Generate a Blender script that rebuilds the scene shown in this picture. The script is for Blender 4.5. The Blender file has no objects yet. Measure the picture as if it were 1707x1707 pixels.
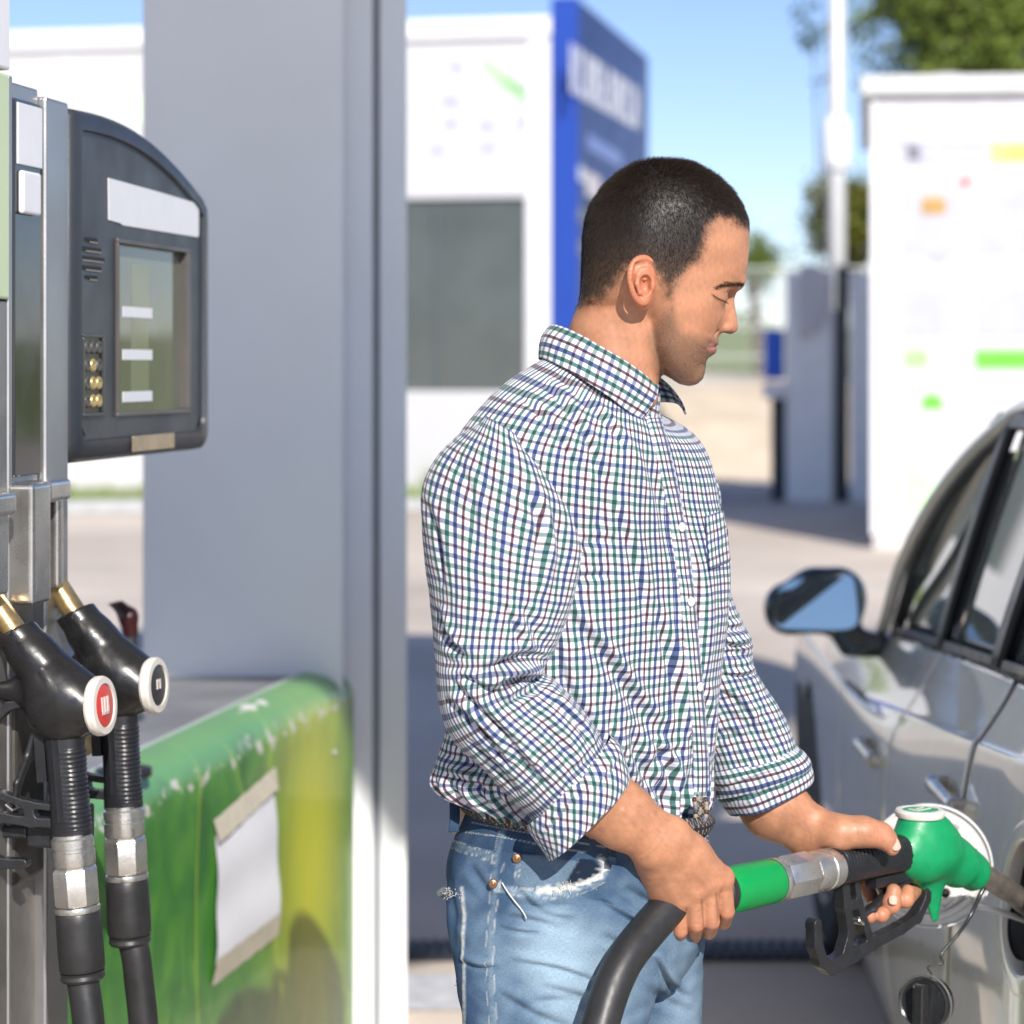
import bpy, math, random
import numpy as np
from mathutils import Vector, Matrix
C = bpy.context.scene
COL = C.collection
PI = math.pi

# ------------------------------------------------------------------ camera
FPX = 3900.0                       # focal length in photo pixels (photo is 1707 wide)
CAMZ = 1.55
cd = bpy.data.cameras.new('camera'); cam = bpy.data.objects.new('camera', cd); COL.objects.link(cam)
cam.location = (0, 0, CAMZ); cam.rotation_euler = (PI/2, 0, 0)
cd.sensor_width = 36; cd.lens = FPX/1707*36; cd.shift_y = -243.5/1707
cd.clip_start = .05; cd.clip_end = 3000
cd.dof.use_dof = True; cd.dof.focus_distance = 2.62; cd.dof.aperture_fstop = 4.6
C.camera = cam
# ------------------------------------------------------------------ light
SUN = Vector((.27, -1.0, .66)).normalized()
w = bpy.data.worlds.new('World'); C.world = w; w.use_nodes = True
nt = w.node_tree; nt.nodes.clear()
sky = nt.nodes.new('ShaderNodeTexSky'); sky.sky_type = 'NISHITA'; sky.sun_disc = False
sky.sun_elevation = math.asin(SUN.z); sky.sun_rotation = math.atan2(SUN.x, SUN.y)
sky.altitude = 600; sky.air_density = .85; sky.dust_density = .15; sky.ozone_density = 3.5
bg = nt.nodes.new('ShaderNodeBackground'); bg.inputs[1].default_value = .125
wo = nt.nodes.new('ShaderNodeOutputWorld')
gain = nt.nodes.new('ShaderNodeVectorMath'); gain.operation = 'MULTIPLY'; gain.inputs[1].default_value = (.95, .87, .92)
nt.links.new(sky.outputs[0], gain.inputs[0]); nt.links.new(gain.outputs[0], bg.inputs[0]); nt.links.new(bg.outputs[0], wo.inputs[0])
sd = bpy.data.lights.new('sun', 'SUN'); sd.energy = 4.6; sd.angle = math.radians(.53); sd.color = (1, .945, .87)
so = bpy.data.objects.new('sun', sd); COL.objects.link(so)
so.rotation_euler = SUN.to_track_quat('Z', 'Y').to_euler()
C.view_settings.view_transform = 'Standard'; C.view_settings.look = 'None'
C.view_settings.exposure = .37; C.view_settings.gamma = 1
C.render.engine = 'CYCLES'
C.cycles.use_denoising = True; C.cycles.max_bounces = 8; C.cycles.transparent_max_bounces = 12
C.cycles.sample_clamp_indirect = 6

# ------------------------------------------------------------------ helpers
def P(px, py, y):
    """point at distance y that stands where the photo shows pixel (px, py)"""
    return np.array(((px-853.5)*y/FPX, y, CAMZ-(py-610)*y/FPX))

def props(o, label=None, cat=None, group=None, kind=None):
    if label: o['label'] = label
    if cat: o['category'] = cat
    if group: o['group'] = group
    if kind: o['kind'] = kind
    return o

def thing(name, label, cat, loc=(0, 0, 0), group=None):
    o = bpy.data.objects.new(name, None); COL.objects.link(o)
    o.location = [float(v) for v in loc]; o.empty_display_size = .1
    return props(o, label, cat, group)

def base_of(o):
    v = Vector((0, 0, 0))
    while o is not None:
        v += o.location; o = o.parent
    return np.array(v)

def mesh(name, V, F, mat, parent=None, smooth=True, uv=None, col=None, bevel=0, seg=2, autos=None):
    V = np.asarray(V, float)
    if parent is not None: V = V - base_of(parent)
    me = bpy.data.meshes.new(name)
    me.from_pydata(V.tolist(), [], [tuple(int(i) for i in f) for f in F] if not isinstance(F, np.ndarray) else F.tolist())
    if uv is not None:
        ul = me.uv_layers.new(name='UVMap')
        li = np.empty(len(me.loops), np.int32); me.loops.foreach_get('vertex_index', li)
        ul.data.foreach_set('uv', np.asarray(uv, np.float32)[li].ravel())
    if col is not None:
        for k, arr in col.items():
            arr = np.asarray(arr, np.float32)
            if arr.ndim == 1:
                a = me.attributes.new(k, 'FLOAT', 'POINT'); a.data.foreach_set('value', arr)
            else:
                a = me.attributes.new(k, 'FLOAT_COLOR', 'POINT')
                c4 = np.ones((len(arr), 4), np.float32); c4[:, :3] = arr; a.data.foreach_set('color', c4.ravel())
    for m in (mat if isinstance(mat, (list, tuple)) else [mat]): me.materials.append(m)
    if smooth: me.polygons.foreach_set('use_smooth', np.ones(len(me.polygons), bool))
    me.update()
    o = bpy.data.objects.new(name, me); COL.objects.link(o)
    if parent is not None: o.parent = parent
    if bevel:
        b = o.modifiers.new('bevel', 'BEVEL'); b.width = bevel; b.segments = seg; b.limit_method = 'ANGLE'; b.angle_limit = .6
        b.harden_normals = False
        if smooth is None: me.polygons.foreach_set('use_smooth', np.ones(len(me.polygons), bool))
    if autos:
        me.set_sharp_from_angle(angle=autos)
    return o

class B:
    """collects simple shapes in a frame, then links them as one mesh"""
    def __init__(s, o=(0, 0, 0), ux=(1, 0, 0), uy=(0, 1, 0), uz=(0, 0, 1)):
        s.o = np.array(o, float); s.R = np.array([ux, uy, uz], float); s.V = []; s.F = []; s.n = 0
    def add(s, V, F):
        V = np.asarray(V, float) @ s.R + s.o
        s.F += [tuple(int(i)+s.n for i in f) for f in F]; s.V.append(V); s.n += len(V); return s
    def box(s, x0, x1, y0, y1, z0, z1):
        V = [(x, y, z) for z in (z0, z1) for y in (y0, y1) for x in (x0, x1)]
        return s.add(V, [(0, 2, 3, 1), (4, 5, 7, 6), (0, 1, 5, 4), (2, 6, 7, 3), (0, 4, 6, 2), (1, 3, 7, 5)])
    def prism(s, poly, a, b, axis='y'):
        n = len(poly); V = []
        for t in (a, b):
            for (p, q) in poly:
                V.append({'y': (p, t, q), 'z': (p, q, t), 'x': (t, p, q)}[axis])
        F = [tuple(range(n))[::-1], tuple(range(n, 2*n))] + [(i, (i+1) % n, n+(i+1) % n, n+i) for i in range(n)]
        if axis == 'y': F = [f[::-1] for f in F]
        return s.add(V, F)
    def tube(s, pts, r, n=12, cap=True, sq=1.0):
        pts = np.asarray(pts, float); m = len(pts); r = np.broadcast_to(r, (m,))
        T = np.gradient(pts, axis=0); T /= np.linalg.norm(T, axis=1)[:, None]+1e-12
        up = np.array((0, 0, 1.)) if abs(T[0][2]) < .9 else np.array((1., 0, 0))
        a = np.cross(T[0], up); a /= np.linalg.norm(a); V = []
        for i in range(m):
            a = a-T[i]*np.dot(a, T[i]); a /= np.linalg.norm(a); b = np.cross(T[i], a)
            for k in range(n):
                t = 2*PI*k/n; V.append(pts[i]+r[i]*(math.cos(t)*a+math.sin(t)*b*sq))
        F = [(i*n+k, i*n+(k+1) % n, (i+1)*n+(k+1) % n, (i+1)*n+k) for i in range(m-1) for k in range(n)]
        if cap: F += [tuple(range(n))[::-1], tuple(range((m-1)*n, m*n))]
        return s.add(V, F)
    def lathe(s, prof, p0, axis, n=24, cap=True):
        """prof: (distance along axis, radius)"""
        axis = np.asarray(axis, float); axis /= np.linalg.norm(axis); p0 = np.asarray(p0, float)
        up = np.array((0, 0, 1.)) if abs(axis[2]) < .9 else np.array((1., 0, 0))
        a = np.cross(axis, up); a /= np.linalg.norm(a); b = np.cross(axis, a); V = []
        for (t, r) in prof:
            for k in range(n):
                q = 2*PI*k/n; V.append(p0+axis*t+r*(math.cos(q)*a+math.sin(q)*b))
        m = len(prof)
        F = [(i*n+k, i*n+(k+1) % n, (i+1)*n+(k+1) % n, (i+1)*n+k) for i in range(m-1) for k in range(n)]
        if cap: F += [tuple(range(n))[::-1], tuple(range((m-1)*n, m*n))]
        return s.add(V, F)
    def build(s, name, mat, parent=None, **k):
        return mesh(name, np.concatenate(s.V), s.F, mat, parent, **k)

def spline(pts, n):
    """smooth curve through points (Catmull-Rom), n samples"""
    pts = np.asarray(pts, float); m = len(pts)
    t = np.linspace(0, m-1, n); i = np.minimum(t.astype(int), m-2); f = (t-i)[:, None]
    p0 = pts[np.maximum(i-1, 0)]; p1 = pts[i]; p2 = pts[i+1]; p3 = pts[np.minimum(i+2, m-1)]
    return .5*((2*p1)+(-p0+p2)*f+(2*p0-5*p1+4*p2-p3)*f**2+(-p0+3*p1-3*p2+p3)*f**3)

# ---- materials
def M(name, col, rough=.5, metal=0., var=.08, scale=6., bump=0., bscale=60., coat=0., sss=0., spec=.5, attr=None, var2=None):
    m = bpy.data.materials.new(name); m.use_nodes = True; t = m.node_tree; b = t.nodes['Principled BSDF']
    b.inputs['Roughness'].default_value = rough; b.inputs['Metallic'].default_value = metal
    b.inputs['Coat Weight'].default_value = coat; b.inputs['Coat Roughness'].default_value = .04
    b.inputs['Specular IOR Level'].default_value = spec
    tc = t.nodes.new('ShaderNodeTexCoord')
    n = t.nodes.new('ShaderNodeTexNoise'); n.inputs['Scale'].default_value = scale; n.inputs['Detail'].default_value = 6
    n.inputs['Roughness'].default_value = .6
    t.links.new(tc.outputs['Object'], n.inputs['Vector'])
    mr = t.nodes.new('ShaderNodeMapRange'); mr.inputs[1].default_value = .3; mr.inputs[2].default_value = .7
    mr.inputs[3].default_value = 1-var; mr.inputs[4].default_value = 1+var
    t.links.new(n.outputs[0], mr.inputs[0])
    vm = t.nodes.new('ShaderNodeVectorMath'); vm.operation = 'SCALE'
    if attr:
        at = t.nodes.new('ShaderNodeAttribute'); at.attribute_name = attr; t.links.new(at.outputs['Color'], vm.inputs[0])
    else: vm.inputs[0].default_value = col[:3]
    t.links.new(mr.outputs[0], vm.inputs['Scale']); t.links.new(vm.outputs[0], b.inputs['Base Color'])
    rr = t.nodes.new('ShaderNodeMapRange'); rr.inputs[1].default_value = .3; rr.inputs[2].default_value = .7
    rr.inputs[3].default_value = max(.02, rough-.06); rr.inputs[4].default_value = min(1, rough+.08)
    n2 = t.nodes.new('ShaderNodeTexNoise'); n2.inputs['Scale'].default_value = scale*2.7; n2.inputs['Detail'].default_value = 4
    t.links.new(tc.outputs['Object'], n2.inputs['Vector']); t.links.new(n2.outputs[0], rr.inputs[0]); t.links.new(rr.outputs[0], b.inputs['Roughness'])
    if bump:
        n3 = t.nodes.new('ShaderNodeTexNoise'); n3.inputs['Scale'].default_value = bscale; n3.inputs['Detail'].default_value = 5
        t.links.new(tc.outputs['Object'], n3.inputs['Vector'])
        bp = t.nodes.new('ShaderNodeBump'); bp.inputs['Strength'].default_value = bump; bp.inputs['Distance'].default_value = .002
        t.links.new(n3.outputs[0], bp.inputs['Height']); t.links.new(bp.outputs[0], b.inputs['Normal'])
    if sss:
        b.inputs['Subsurface Weight'].default_value = sss; b.inputs['Subsurface Radius'].default_value = (1, .35, .2)
        b.inputs['Subsurface Scale'].default_value = .006
    return m

def link(t, a, b): t.links.new(a, b)

# ---- implicit surfaces on a grid
def smin(a, b, k):
    if k <= 0: return np.minimum(a, b)
    h = np.clip(.5+.5*(b-a)/k, 0, 1)
    return b*(1-h)+a*h-k*h*(1-h)

class Field:
    def __init__(s, lo, hi, h):
        s.lo = np.array(lo, float); s.h = h
        s.n = np.ceil((np.array(hi)-s.lo)/h).astype(int)+1
        s.ax = [(s.lo[i]+h*np.arange(s.n[i])).astype(np.float32) for i in range(3)]
        s.f = np.full(s.n, 1e3, np.float32)
    def region(s, lo, hi, m):
        sl = []
        for i in range(3):
            a = int(max(0, math.floor((lo[i]-m-s.lo[i])/s.h))); b = int(min(s.n[i], math.ceil((hi[i]+m-s.lo[i])/s.h)+1))
            if b <= a: return None, None
            sl.append(slice(a, b))
        X = s.ax[0][sl[0]][:, None, None]; Y = s.ax[1][sl[1]][None, :, None]; Z = s.ax[2][sl[2]][None, None, :]
        return tuple(sl), (X, Y, Z)
    def comb(s, sl, d, k, op):
        if op == 'add': s.f[sl] = smin(s.f[sl], d, k)
        elif op == 'sub': s.f[sl] = -smin(-s.f[sl], d, k)
        elif op == 'int': s.f[sl] = -smin(-s.f[sl], -d, k)
    def cap(s, a, b, ra, rb=None, k=0., op='add', flat=None):
        """tapered capsule; flat=(direction, factor) squashes it along a direction"""
        rb = ra if rb is None else rb
        a = np.array(a, float); b = np.array(b, float); R = max(ra, rb)
        sl, X = s.region(np.minimum(a, b)-R, np.maximum(a, b)+R, k*1.3+3*s.h)
        if sl is None: return s
        ab = b-a; L2 = float(ab@ab)+1e-12
        rel = [X[i]-np.float32(a[i]) for i in range(3)]
        t = np.clip((rel[0]*ab[0]+rel[1]*ab[1]+rel[2]*ab[2])/L2, 0, 1)
        q = [rel[i]-t*ab[i] for i in range(3)]
        d2 = q[0]**2+q[1]**2+q[2]**2
        if flat:
            n = np.array(flat[0], float); n /= np.linalg.norm(n)
            c = q[0]*n[0]+q[1]*n[1]+q[2]*n[2]; d2 = d2+c*c*(flat[1]**2-1)
        d = np.sqrt(d2)-(ra+(rb-ra)*t)
        s.comb(sl, d.astype(np.float32), k, op); return s
    def chain(s, pts, rs, k=0., join=None, op='add', flat=None):
        for i in range(len(pts)-1):
            s.cap(pts[i], pts[i+1], rs[i], rs[i+1], k if i == 0 else (join if join is not None else min(k, .3*rs[i])), op, flat)
        return s
    def ell(s, c, r, k=0., rot=None, op='add'):
        c = np.array(c, float); r = np.array(r, float); R = r.max()
        sl, X = s.region(c-R, c+R, k*1.3+3*s.h)
        if sl is None: return s
        rel = [X[i]-np.float32(c[i]) for i in range(3)]
        if rot is not None:
            Mx = np.array(rot, float)
            rel = [rel[0]*Mx[i, 0]+rel[1]*Mx[i, 1]+rel[2]*Mx[i, 2] for i in range(3)]
        k0 = np.sqrt(sum((rel[i]/r[i])**2 for i in range(3)))
        k1 = np.sqrt(sum((rel[i]/r[i]**2)**2 for i in range(3)))+1e-9
        s.comb(sl, (k0*(k0-1)/k1).astype(np.float32), k, op); return s
    def mesh(s):
        f = s.f; h = s.h; S = f < 0
        nx, ny, nz = f.shape
        cnt = np.zeros((nx-1, ny-1, nz-1), np.int8)
        for a in (0, 1):
            for b in (0, 1):
                for c in (0, 1): cnt += S[a:nx-1+a, b:ny-1+b, c:nz-1+c]
        act = (cnt > 0) & (cnt < 8)
        idx = -np.ones(act.shape, np.int64); I, J, K = np.nonzero(act); idx[I, J, K] = np.arange(len(I))
        acc = np.zeros((len(I), 3)); num = np.zeros(len(I))
        cor = [(a, b, c) for a in (0, 1) for b in (0, 1) for c in (0, 1)]
        for p in cor:
            for ax in range(3):
                if p[ax]: continue
                q = list(p); q[ax] = 1
                fa = f[I+p[0], J+p[1], K+p[2]]; fb = f[I+q[0], J+q[1], K+q[2]]
                m = (fa < 0) != (fb < 0)
                t = np.where(m, fa/(np.where(m, fa-fb, 1)), 0)
                v = np.tile(np.array(p, float), (len(I), 1)); v[:, ax] += t
                acc[m] += v[m]; num += m
        V = acc/num[:, None]+np.stack([I, J, K], 1)
        V = V*h+s.lo
        Q = []
        for ax in range(3):
            A = [slice(None)]*3; Bs = [slice(None)]*3; A[ax] = slice(0, -1); Bs[ax] = slice(1, None)
            o = [i for i in range(3) if i != ax]
            d = S[tuple(A)] != S[tuple(Bs)]
            I2 = np.argwhere(d)
            ok = (I2[:, o[0]] > 0) & (I2[:, o[1]] > 0) & (I2[:, o[0]] < f.shape[o[0]]-1) & (I2[:, o[1]] < f.shape[o[1]]-1)
            I2 = I2[ok]
            if not len(I2): continue
            def g(da, db):
                c = I2.copy(); c[:, o[0]] -= da; c[:, o[1]] -= db; return idx[c[:, 0], c[:, 1], c[:, 2]]
            q = np.stack([g(1, 1), g(0, 1), g(0, 0), g(1, 0)], 1)
            inside = S[I2[:, 0], I2[:, 1], I2[:, 2]]
            flip = inside if ax != 1 else ~inside
            q[~flip] = q[~flip][:, ::-1]
            Q.append(q)
        return V, np.concatenate(Q)

def vnormals(V, F):
    V = np.asarray(V); F = np.asarray(F)
    n = np.cross(V[F[:, 2]]-V[F[:, 0]], V[F[:, 3]]-V[F[:, 1]]) if F.shape[1] == 4 else np.cross(V[F[:, 1]]-V[F[:, 0]], V[F[:, 2]]-V[F[:, 0]])
    N = np.zeros_like(V)
    for i in range(F.shape[1]): np.add.at(N, F[:, i], n)
    return N/(np.linalg.norm(N, axis=1)[:, None]+1e-12)

def grid_faces(n, m):
    i, j = np.meshgrid(np.arange(n-1), np.arange(m-1), indexing='ij')
    a = (i*m+j).ravel()
    return np.stack([a, a+1, a+m+1, a+m], 1)

rng = np.random.default_rng(7)
def waves(Pt, freq, seed, n=14, aniso=(1, 1, 1)):
    """smooth random field, roughly -1..1"""
    r = np.random.default_rng(seed); Pt = np.asarray(Pt)*np.array(aniso); out = np.zeros(len(Pt))
    for i in range(n):
        d = r.normal(size=3); d /= np.linalg.norm(d)
        out += np.sin(Pt@d*freq*r.uniform(.6, 1.6)*2*PI+r.uniform(0, 6.28))
    return out/math.sqrt(n)*.9
# ================================================================== SETTING
ang = math.radians(10.8)
U = np.array((math.sin(ang), math.cos(ang), 0)); NRM = np.array((math.cos(ang), -math.sin(ang), 0)); UP = np.array((0, 0, 1.))
G = lambda px, py: P(px, py, CAMZ*FPX/(py-610.))      # ground point under a photo pixel

def ground_mat():
    m = M('forecourt_concrete', (.50, .44, .38), .85, var=.10, scale=1.2, bump=.5, bscale=90, spec=.3)
    t = m.node_tree; b = t.nodes['Principled BSDF']
    tc = t.nodes.new('ShaderNodeTexCoord')
    n = t.nodes.new('ShaderNodeTexNoise'); n.inputs['Scale'].default_value = .35; n.inputs['Detail'].default_value = 8
    t.links.new(tc.outputs['Object'], n.inputs['Vector'])
    cr = t.nodes.new('ShaderNodeValToRGB'); cr.color_ramp.elements[0].position = .35; cr.color_ramp.elements[1].position = .65
    cr.color_ramp.elements[0].color = (.54, .465, .39, 1); cr.color_ramp.elements[1].color = (.70, .61, .515, 1)
    t.links.new(n.outputs[0], cr.inputs[0])
    vm = [x for x in t.nodes if x.type == 'VECT_MATH'][0]; t.links.new(cr.outputs[0], vm.inputs[0])
    return m
gm = ground_mat()
mesh('ground', [(-400, -60, 0), (400, -60, 0), (400, 900, 0), (-400, 900, 0)], [(0, 1, 2, 3)], gm, smooth=False)['kind'] = 'structure'
# drain channel crossing the forecourt, with its grate bars
dc = thing('drain_channel', 'dark slotted drain channel crossing the shaded forecourt behind the man', 'drain', (-.2, 6.15, 0))
dm = M('cast_iron', (.05, .055, .065), .6, .6, var=.2)
B().box(-3.0, 3.0, 6.08, 6.26, .004, .012).build('channel_frame', dm, dc, smooth=False)
gb = B()
gb2 = B().box(-.001, .012, -.075, .075, 0, .010)
V0 = np.concatenate(gb2.V)
me0 = None
for i in range(120):
    x = -1.8+i*.03
    if me0 is None:
        g0 = mesh('grate_bar', V0+np.array((x, 6.17, .012)), gb2.F, dm, dc, smooth=False); me0 = g0; x0 = x
    else:
        c = me0.copy(); COL.objects.link(c); c.location.x = me0.location.x+(x-x0)
st = mesh('painted_line', [(-3.2, 5.50, .004), (-.12, 5.62, .004), (-.12, 5.95, .004), (-3.2, 5.83, .004)], [(0, 1, 2, 3)],
          M('worn_white_paint', (.55, .55, .56), .7, var=.25, scale=20), smooth=False); st['kind'] = 'structure'
# far grass verge and meadow behind the fence
gmat = M('dry_grass', (.21, .25, .085), .9, var=.4, scale=3, bump=.8, bscale=30, spec=.2)
xs = np.linspace(-40, 60, 60); ys = np.linspace(0, 1, 14)
V = []
for y in ys:
    for x in xs:
        V.append((x, 40+y*90, -.3+(y**.8)*4.1+.35*math.sin(x*.3+y*5)))
mesh('meadow', V, grid_faces(14, 60), gmat, smooth=True)['kind'] = 'structure'
# grass tufts on verge by the building foot
kb = M('kerb_concrete', (.42, .43, .44), .85, var=.15, scale=8, bump=.4)
k0 = G(-200, 858); k1 = G(230, 855)
kerb = B(k0, (k1-k0)/np.linalg.norm(k1-k0), (0, 1, 0)).box(-3, 7.3, 0, .25, 0, .13).build('kerb', kb, None, smooth=False, bevel=.02); kerb['kind'] = 'structure'
gr = []
grF = []
r = random.Random(3)
kd = (k1-k0)/np.linalg.norm(k1-k0)
for i in range(5200):
    t = r.uniform(-3, 7.2); d = r.uniform(.3, 2.6)
    b0 = k0+kd*t+np.array((0, d, 0)); hh = r.uniform(.08, .28)*(1.8 if math.sin(t*2.1+1) > .3 else 1)
    a = r.uniform(0, PI); dx = np.array((math.cos(a), math.sin(a), 0))*.018; ln = np.array((r.uniform(-.1, .1), r.uniform(-.1, .1), 0))
    n = len(gr); gr += [b0-dx, b0+dx, b0+ln+np.array((0, 0, hh))]; grF.append((n, n+1, n+2))
mesh('grass', gr, grF, M('verge_grass', (.20, .27, .07), .8, var=.35, scale=2, spec=.2), smooth=False)['kind'] = 'stuff'

# ------------------------------------------------------------------ car wash building (white, glazed) with a blue side wing
wht = M('white_cladding', (.56, .56, .57), .45, var=.03, scale=2)
wht2 = M('white_frame', (.78, .78, .80), .4, var=.04, scale=4)
grn = M('pale_green_print', (.42, .72, .36), .5, var=.05)
grey_print = M('pale_grey_print', (.44, .45, .53), .5, var=.05)
blu = M('blue_cladding', (.024, .052, .21), .42, var=.06, scale=2)
blu2 = M('blue_cladding_edge', (.008, .052, .34), .4, var=.05)
gls = M('tinted_glass', (.085, .10, .10), .10, 0, var=.12, scale=1.5, spec=.5)
c0 = P(919, 832, 27.0); c0[2] = 0
bw = thing('wash_building', 'white clad building with a dark glazed opening and pale green print behind the pillar', 'building', c0)
fr = B(c0, -NRM, U)      # x runs left along the front, y into the depth
zt = CAMZ+583*27/FPX
zw0, zw1 = CAMZ-47*27.3/FPX, CAMZ+283*27.3/FPX
def sub(): return B(c0, -NRM, U)
sx0, sx1 = .285, 2.1
sub().box(0, sx0, 0, .3, 0, zt-.02).build('corner_column', wht2, bw, smooth=False, bevel=.02)
sub().box(sx0+.003, 7.4, 0.02, 6, zw1, zt-.25).build('upper_wall', wht, bw, smooth=False)
sub().box(-.003, 7.45, -.06, 6.05, zt-.24, zt).build('parapet', wht2, bw, smooth=False, bevel=.03)
sub().box(sx0+.003, 7.4, 0.02, 6, 0, zw0).build('lower_wall', wht, bw, smooth=False)
sub().box(sx1, 7.4, 0.02, 6, zw0+.002, zw1-.002).build('side_wall', wht, bw, smooth=False)
wf = sub().box(sx0+.003, sx1-.003, .10, .16, zw0+.003, zw1-.003).build('window', gls, bw, smooth=False)
for (a, b, q0, q1) in ((sx0+.003, sx0+.025, zw0, zw1), (sx1-.025, sx1-.003, zw0, zw1), (sx0+.025, sx1-.025, zw1-.025, zw1-.003), (sx0+.025, sx1-.025, zw0+.003, zw0+.03)):
    sub().box(a+.001, b-.001, .03, .099, q0+.001, q1-.001).build('frame', wht2, wf, smooth=False)
sub().box(sx0+1.07, sx0+1.10, .06, .099, zw0+.1, zw1-.1).build('mullion', M('grey_mullion', (.10, .12, .13), .5), wf, smooth=False)
sub().box(.0, 7.4, .015, .10, zt-1.02, zt-1.0).build('cladding_joint', grey_print, bw, smooth=False)
# pale prints on the upper wall: green swoosh and car outlines
def strip(px0, py0, px1, py1, wd, mat, name, root, dist=27.05, off=-.004):
    a = P(px0, py0, dist); b = P(px1, py1, dist)
    A = np.array([(a-c0)@-NRM, a[2]]); Bq = np.array([(b-c0)@-NRM, b[2]])
    t = (Bq-A)/np.linalg.norm(Bq-A); n = np.array((-t[1], t[0]))*wd/2
    poly = [tuple(A-n*.4), tuple(A*.5+Bq*.5-n), tuple(Bq-n*.6), tuple(Bq+n*.5), tuple(A*.5+Bq*.5+n), tuple(A+n*.3)]
    return B(c0, -NRM, U).prism(poly, .02+off-.004, .02+off, 'y').build(name, mat, root, smooth=False)
strip(800, 100, 885, 170, .16, grn, 'green_swoosh', bw)
strip(835, 130, 880, 160, .08, M('green_print', (.3, .6, .35), .5), 'green_swoosh', bw)
strip(40, 90, 200, 180, .5, M('faint_green_print', (.66, .80, .60), .5), 'green_swoosh', bw)
for (x, y) in ((755, 110), (745, 165), (745, 205), (808, 210), (872, 205), (722, 248), (810, 246)):
    strip(x-14, y, x+14, y+2, .09, grey_print, 'car_print', bw)
    strip(x-8, y-7, x+8, y-6, .07, grey_print, 'car_print', bw)
# blue wing running back along the right side
bl = thing('blue_wing', 'tall blue side panel with blurred white lettering next to the white building', 'panel', c0+NRM*.02)
dw = 6.3
zb0 = CAMZ+612*27/FPX; zb1 = CAMZ+515*33/FPX
B(c0, NRM, U).prism([(0, 0), (dw, 0), (dw, zb1), (0, zb0)], .004, .30, 'x').build('wing_wall', blu, bl, smooth=False)
B(c0, NRM, U).box(.008, .32, -.045, -.002, 0, zb0+.01).build('edge_trim', blu2, bl, smooth=False)
def on_wing(px, py):
    k = (px-853.5)/FPX; o = c0+NRM*.3
    t = (k*o[1]-o[0])/(U[0]-k*U[1]); d = (o+U*t)[1]; return t, CAMZ-(py-610)*d/FPX
lm = M('white_lettering', (.72, .74, .80), .5)
xsl = np.linspace(950, 1054, 9)
for i in range(9):                     # nine blurred capital letters, too soft to read
    ta, zc = on_wing(xsl[i]+1, 112+ (xsl[i]-950)*.62); tb, _ = on_wing(xsl[i]+9.5, 0)
    tm = (ta+tb)/2; e = (tb-ta)
    hgt = .28
    b = B(c0+NRM*.3, U, NRM)
    b.box(ta, ta+e*.3, .001, .01, zc-hgt, zc+hgt)
    if i % 3 != 1: b.box(ta+e*.7, tb, .001, .01, zc-hgt, zc+hgt)
    b.box(ta+e*.3, ta+e*.7, .001, .01, (zc+hgt-.12) if i % 2 else zc-.06, (zc+hgt) if i % 2 else zc+.06)
    if i % 3 == 1: b.box(ta+e*.3, tb, .001, .01, zc-hgt, zc-hgt+.12)
    b.build('letter', lm, bl, smooth=False)
def wing_patch(px0, px1, py0, py1, mat, name):
    a, z1 = on_wing(px0, py0); b_, _ = on_wing(px1, py0); _, z0 = on_wing(px0, py1)
    B(c0+NRM*.3, U, NRM).box(a, b_, .001, .008, z0, z1).build(name, mat, bl, smooth=False)
wing_patch(980, 1036, 222, 248, M('soft_blue_print', (.22, .30, .62), .5), 'small_lettering')
wing_patch(964, 974, 275, 300, lm, 'pictogram'); wing_patch(978, 1000, 285, 325, M('pinkish_white', (.72, .66, .66), .5), 'pictogram')
wing_patch(980, 990, 330, 350, M('dark_pictogram', (.04, .045, .07), .5), 'pictogram')
pw = M('khaki_pictogram', (.26, .25, .20), .5)
for y in (345, 400): wing_patch(964, 974, y, y+24, pw, 'pictogram')

# ------------------------------------------------------------------ white sign kiosk on the right
kd_ = 19.8
q0 = P(1452, 915, kd_); q0[2] = 0
kz = CAMZ+450*kd_/FPX
kk = thing('sign_kiosk', 'tall white kiosk with green and yellow notices under a flat roof, by the car', 'kiosk', q0)
KX = np.array((.996, -.09, 0)); KY = np.array((.150, .9887, 0))
def kb_(): return B(q0, KX, KY)
kb_().box(0, 3.2, 0, 5.0, .12, kz-.02).build('body', wht, kk, smooth=False, bevel=.01)  # depth stretched so the kiosk shades the vacuum booth
kb_().box(.02, 3.18, .03, 4.97, 0, .12).build('plinth', M('pale_plinth', (.62, .58, .54), .8, var=.1), kk, smooth=False)
kb_().box(-.09, 3.3, -.12, 5.1, kz, kz+.16).build('roof', M('white_roof_edge', (.62, .63, .62), .5), kk, smooth=False, bevel=.02)
kb_().box(.55, .75, .3, .5, kz+.16, kz+.22).build('roof_vent', wht, kk, smooth=False)
kb_().box(.055, 3.2, -.022, -.002, kz-.40, kz-.02).build('fascia', M('fascia_grey', (.58, .57, .62), .5), kk, smooth=False)
kb_().box(.0, .05, -.03, -.002, .12, kz-.02).build('corner_trim', wht2, kk, smooth=False)
def kp(px0, px1, py0, py1, mat, name, lift=.006):
    a = (px0-1452)*kd_/FPX; b = (px1-1452)*kd_/FPX
    z1 = CAMZ-(py0-610)*kd_/FPX; z0 = CAMZ-(py1-610)*kd_/FPX
    return kb_().box(a, b, -.004-lift, -.003, z0, z1).build(name, mat, kk, smooth=False)
mg = M('kiosk_green', (.14, .66, .04), .5); mg2 = M('kiosk_pale_green', (.36, .80, .25), .5)
my = M('kiosk_yellow', (.80, .66, .20), .5); mb = M('kiosk_brown', (.45, .27, .08), .5); md = M('kiosk_dark', (.16, .16, .20), .5)
mp = M('poster_white', (.46, .47, .53), .5)
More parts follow.
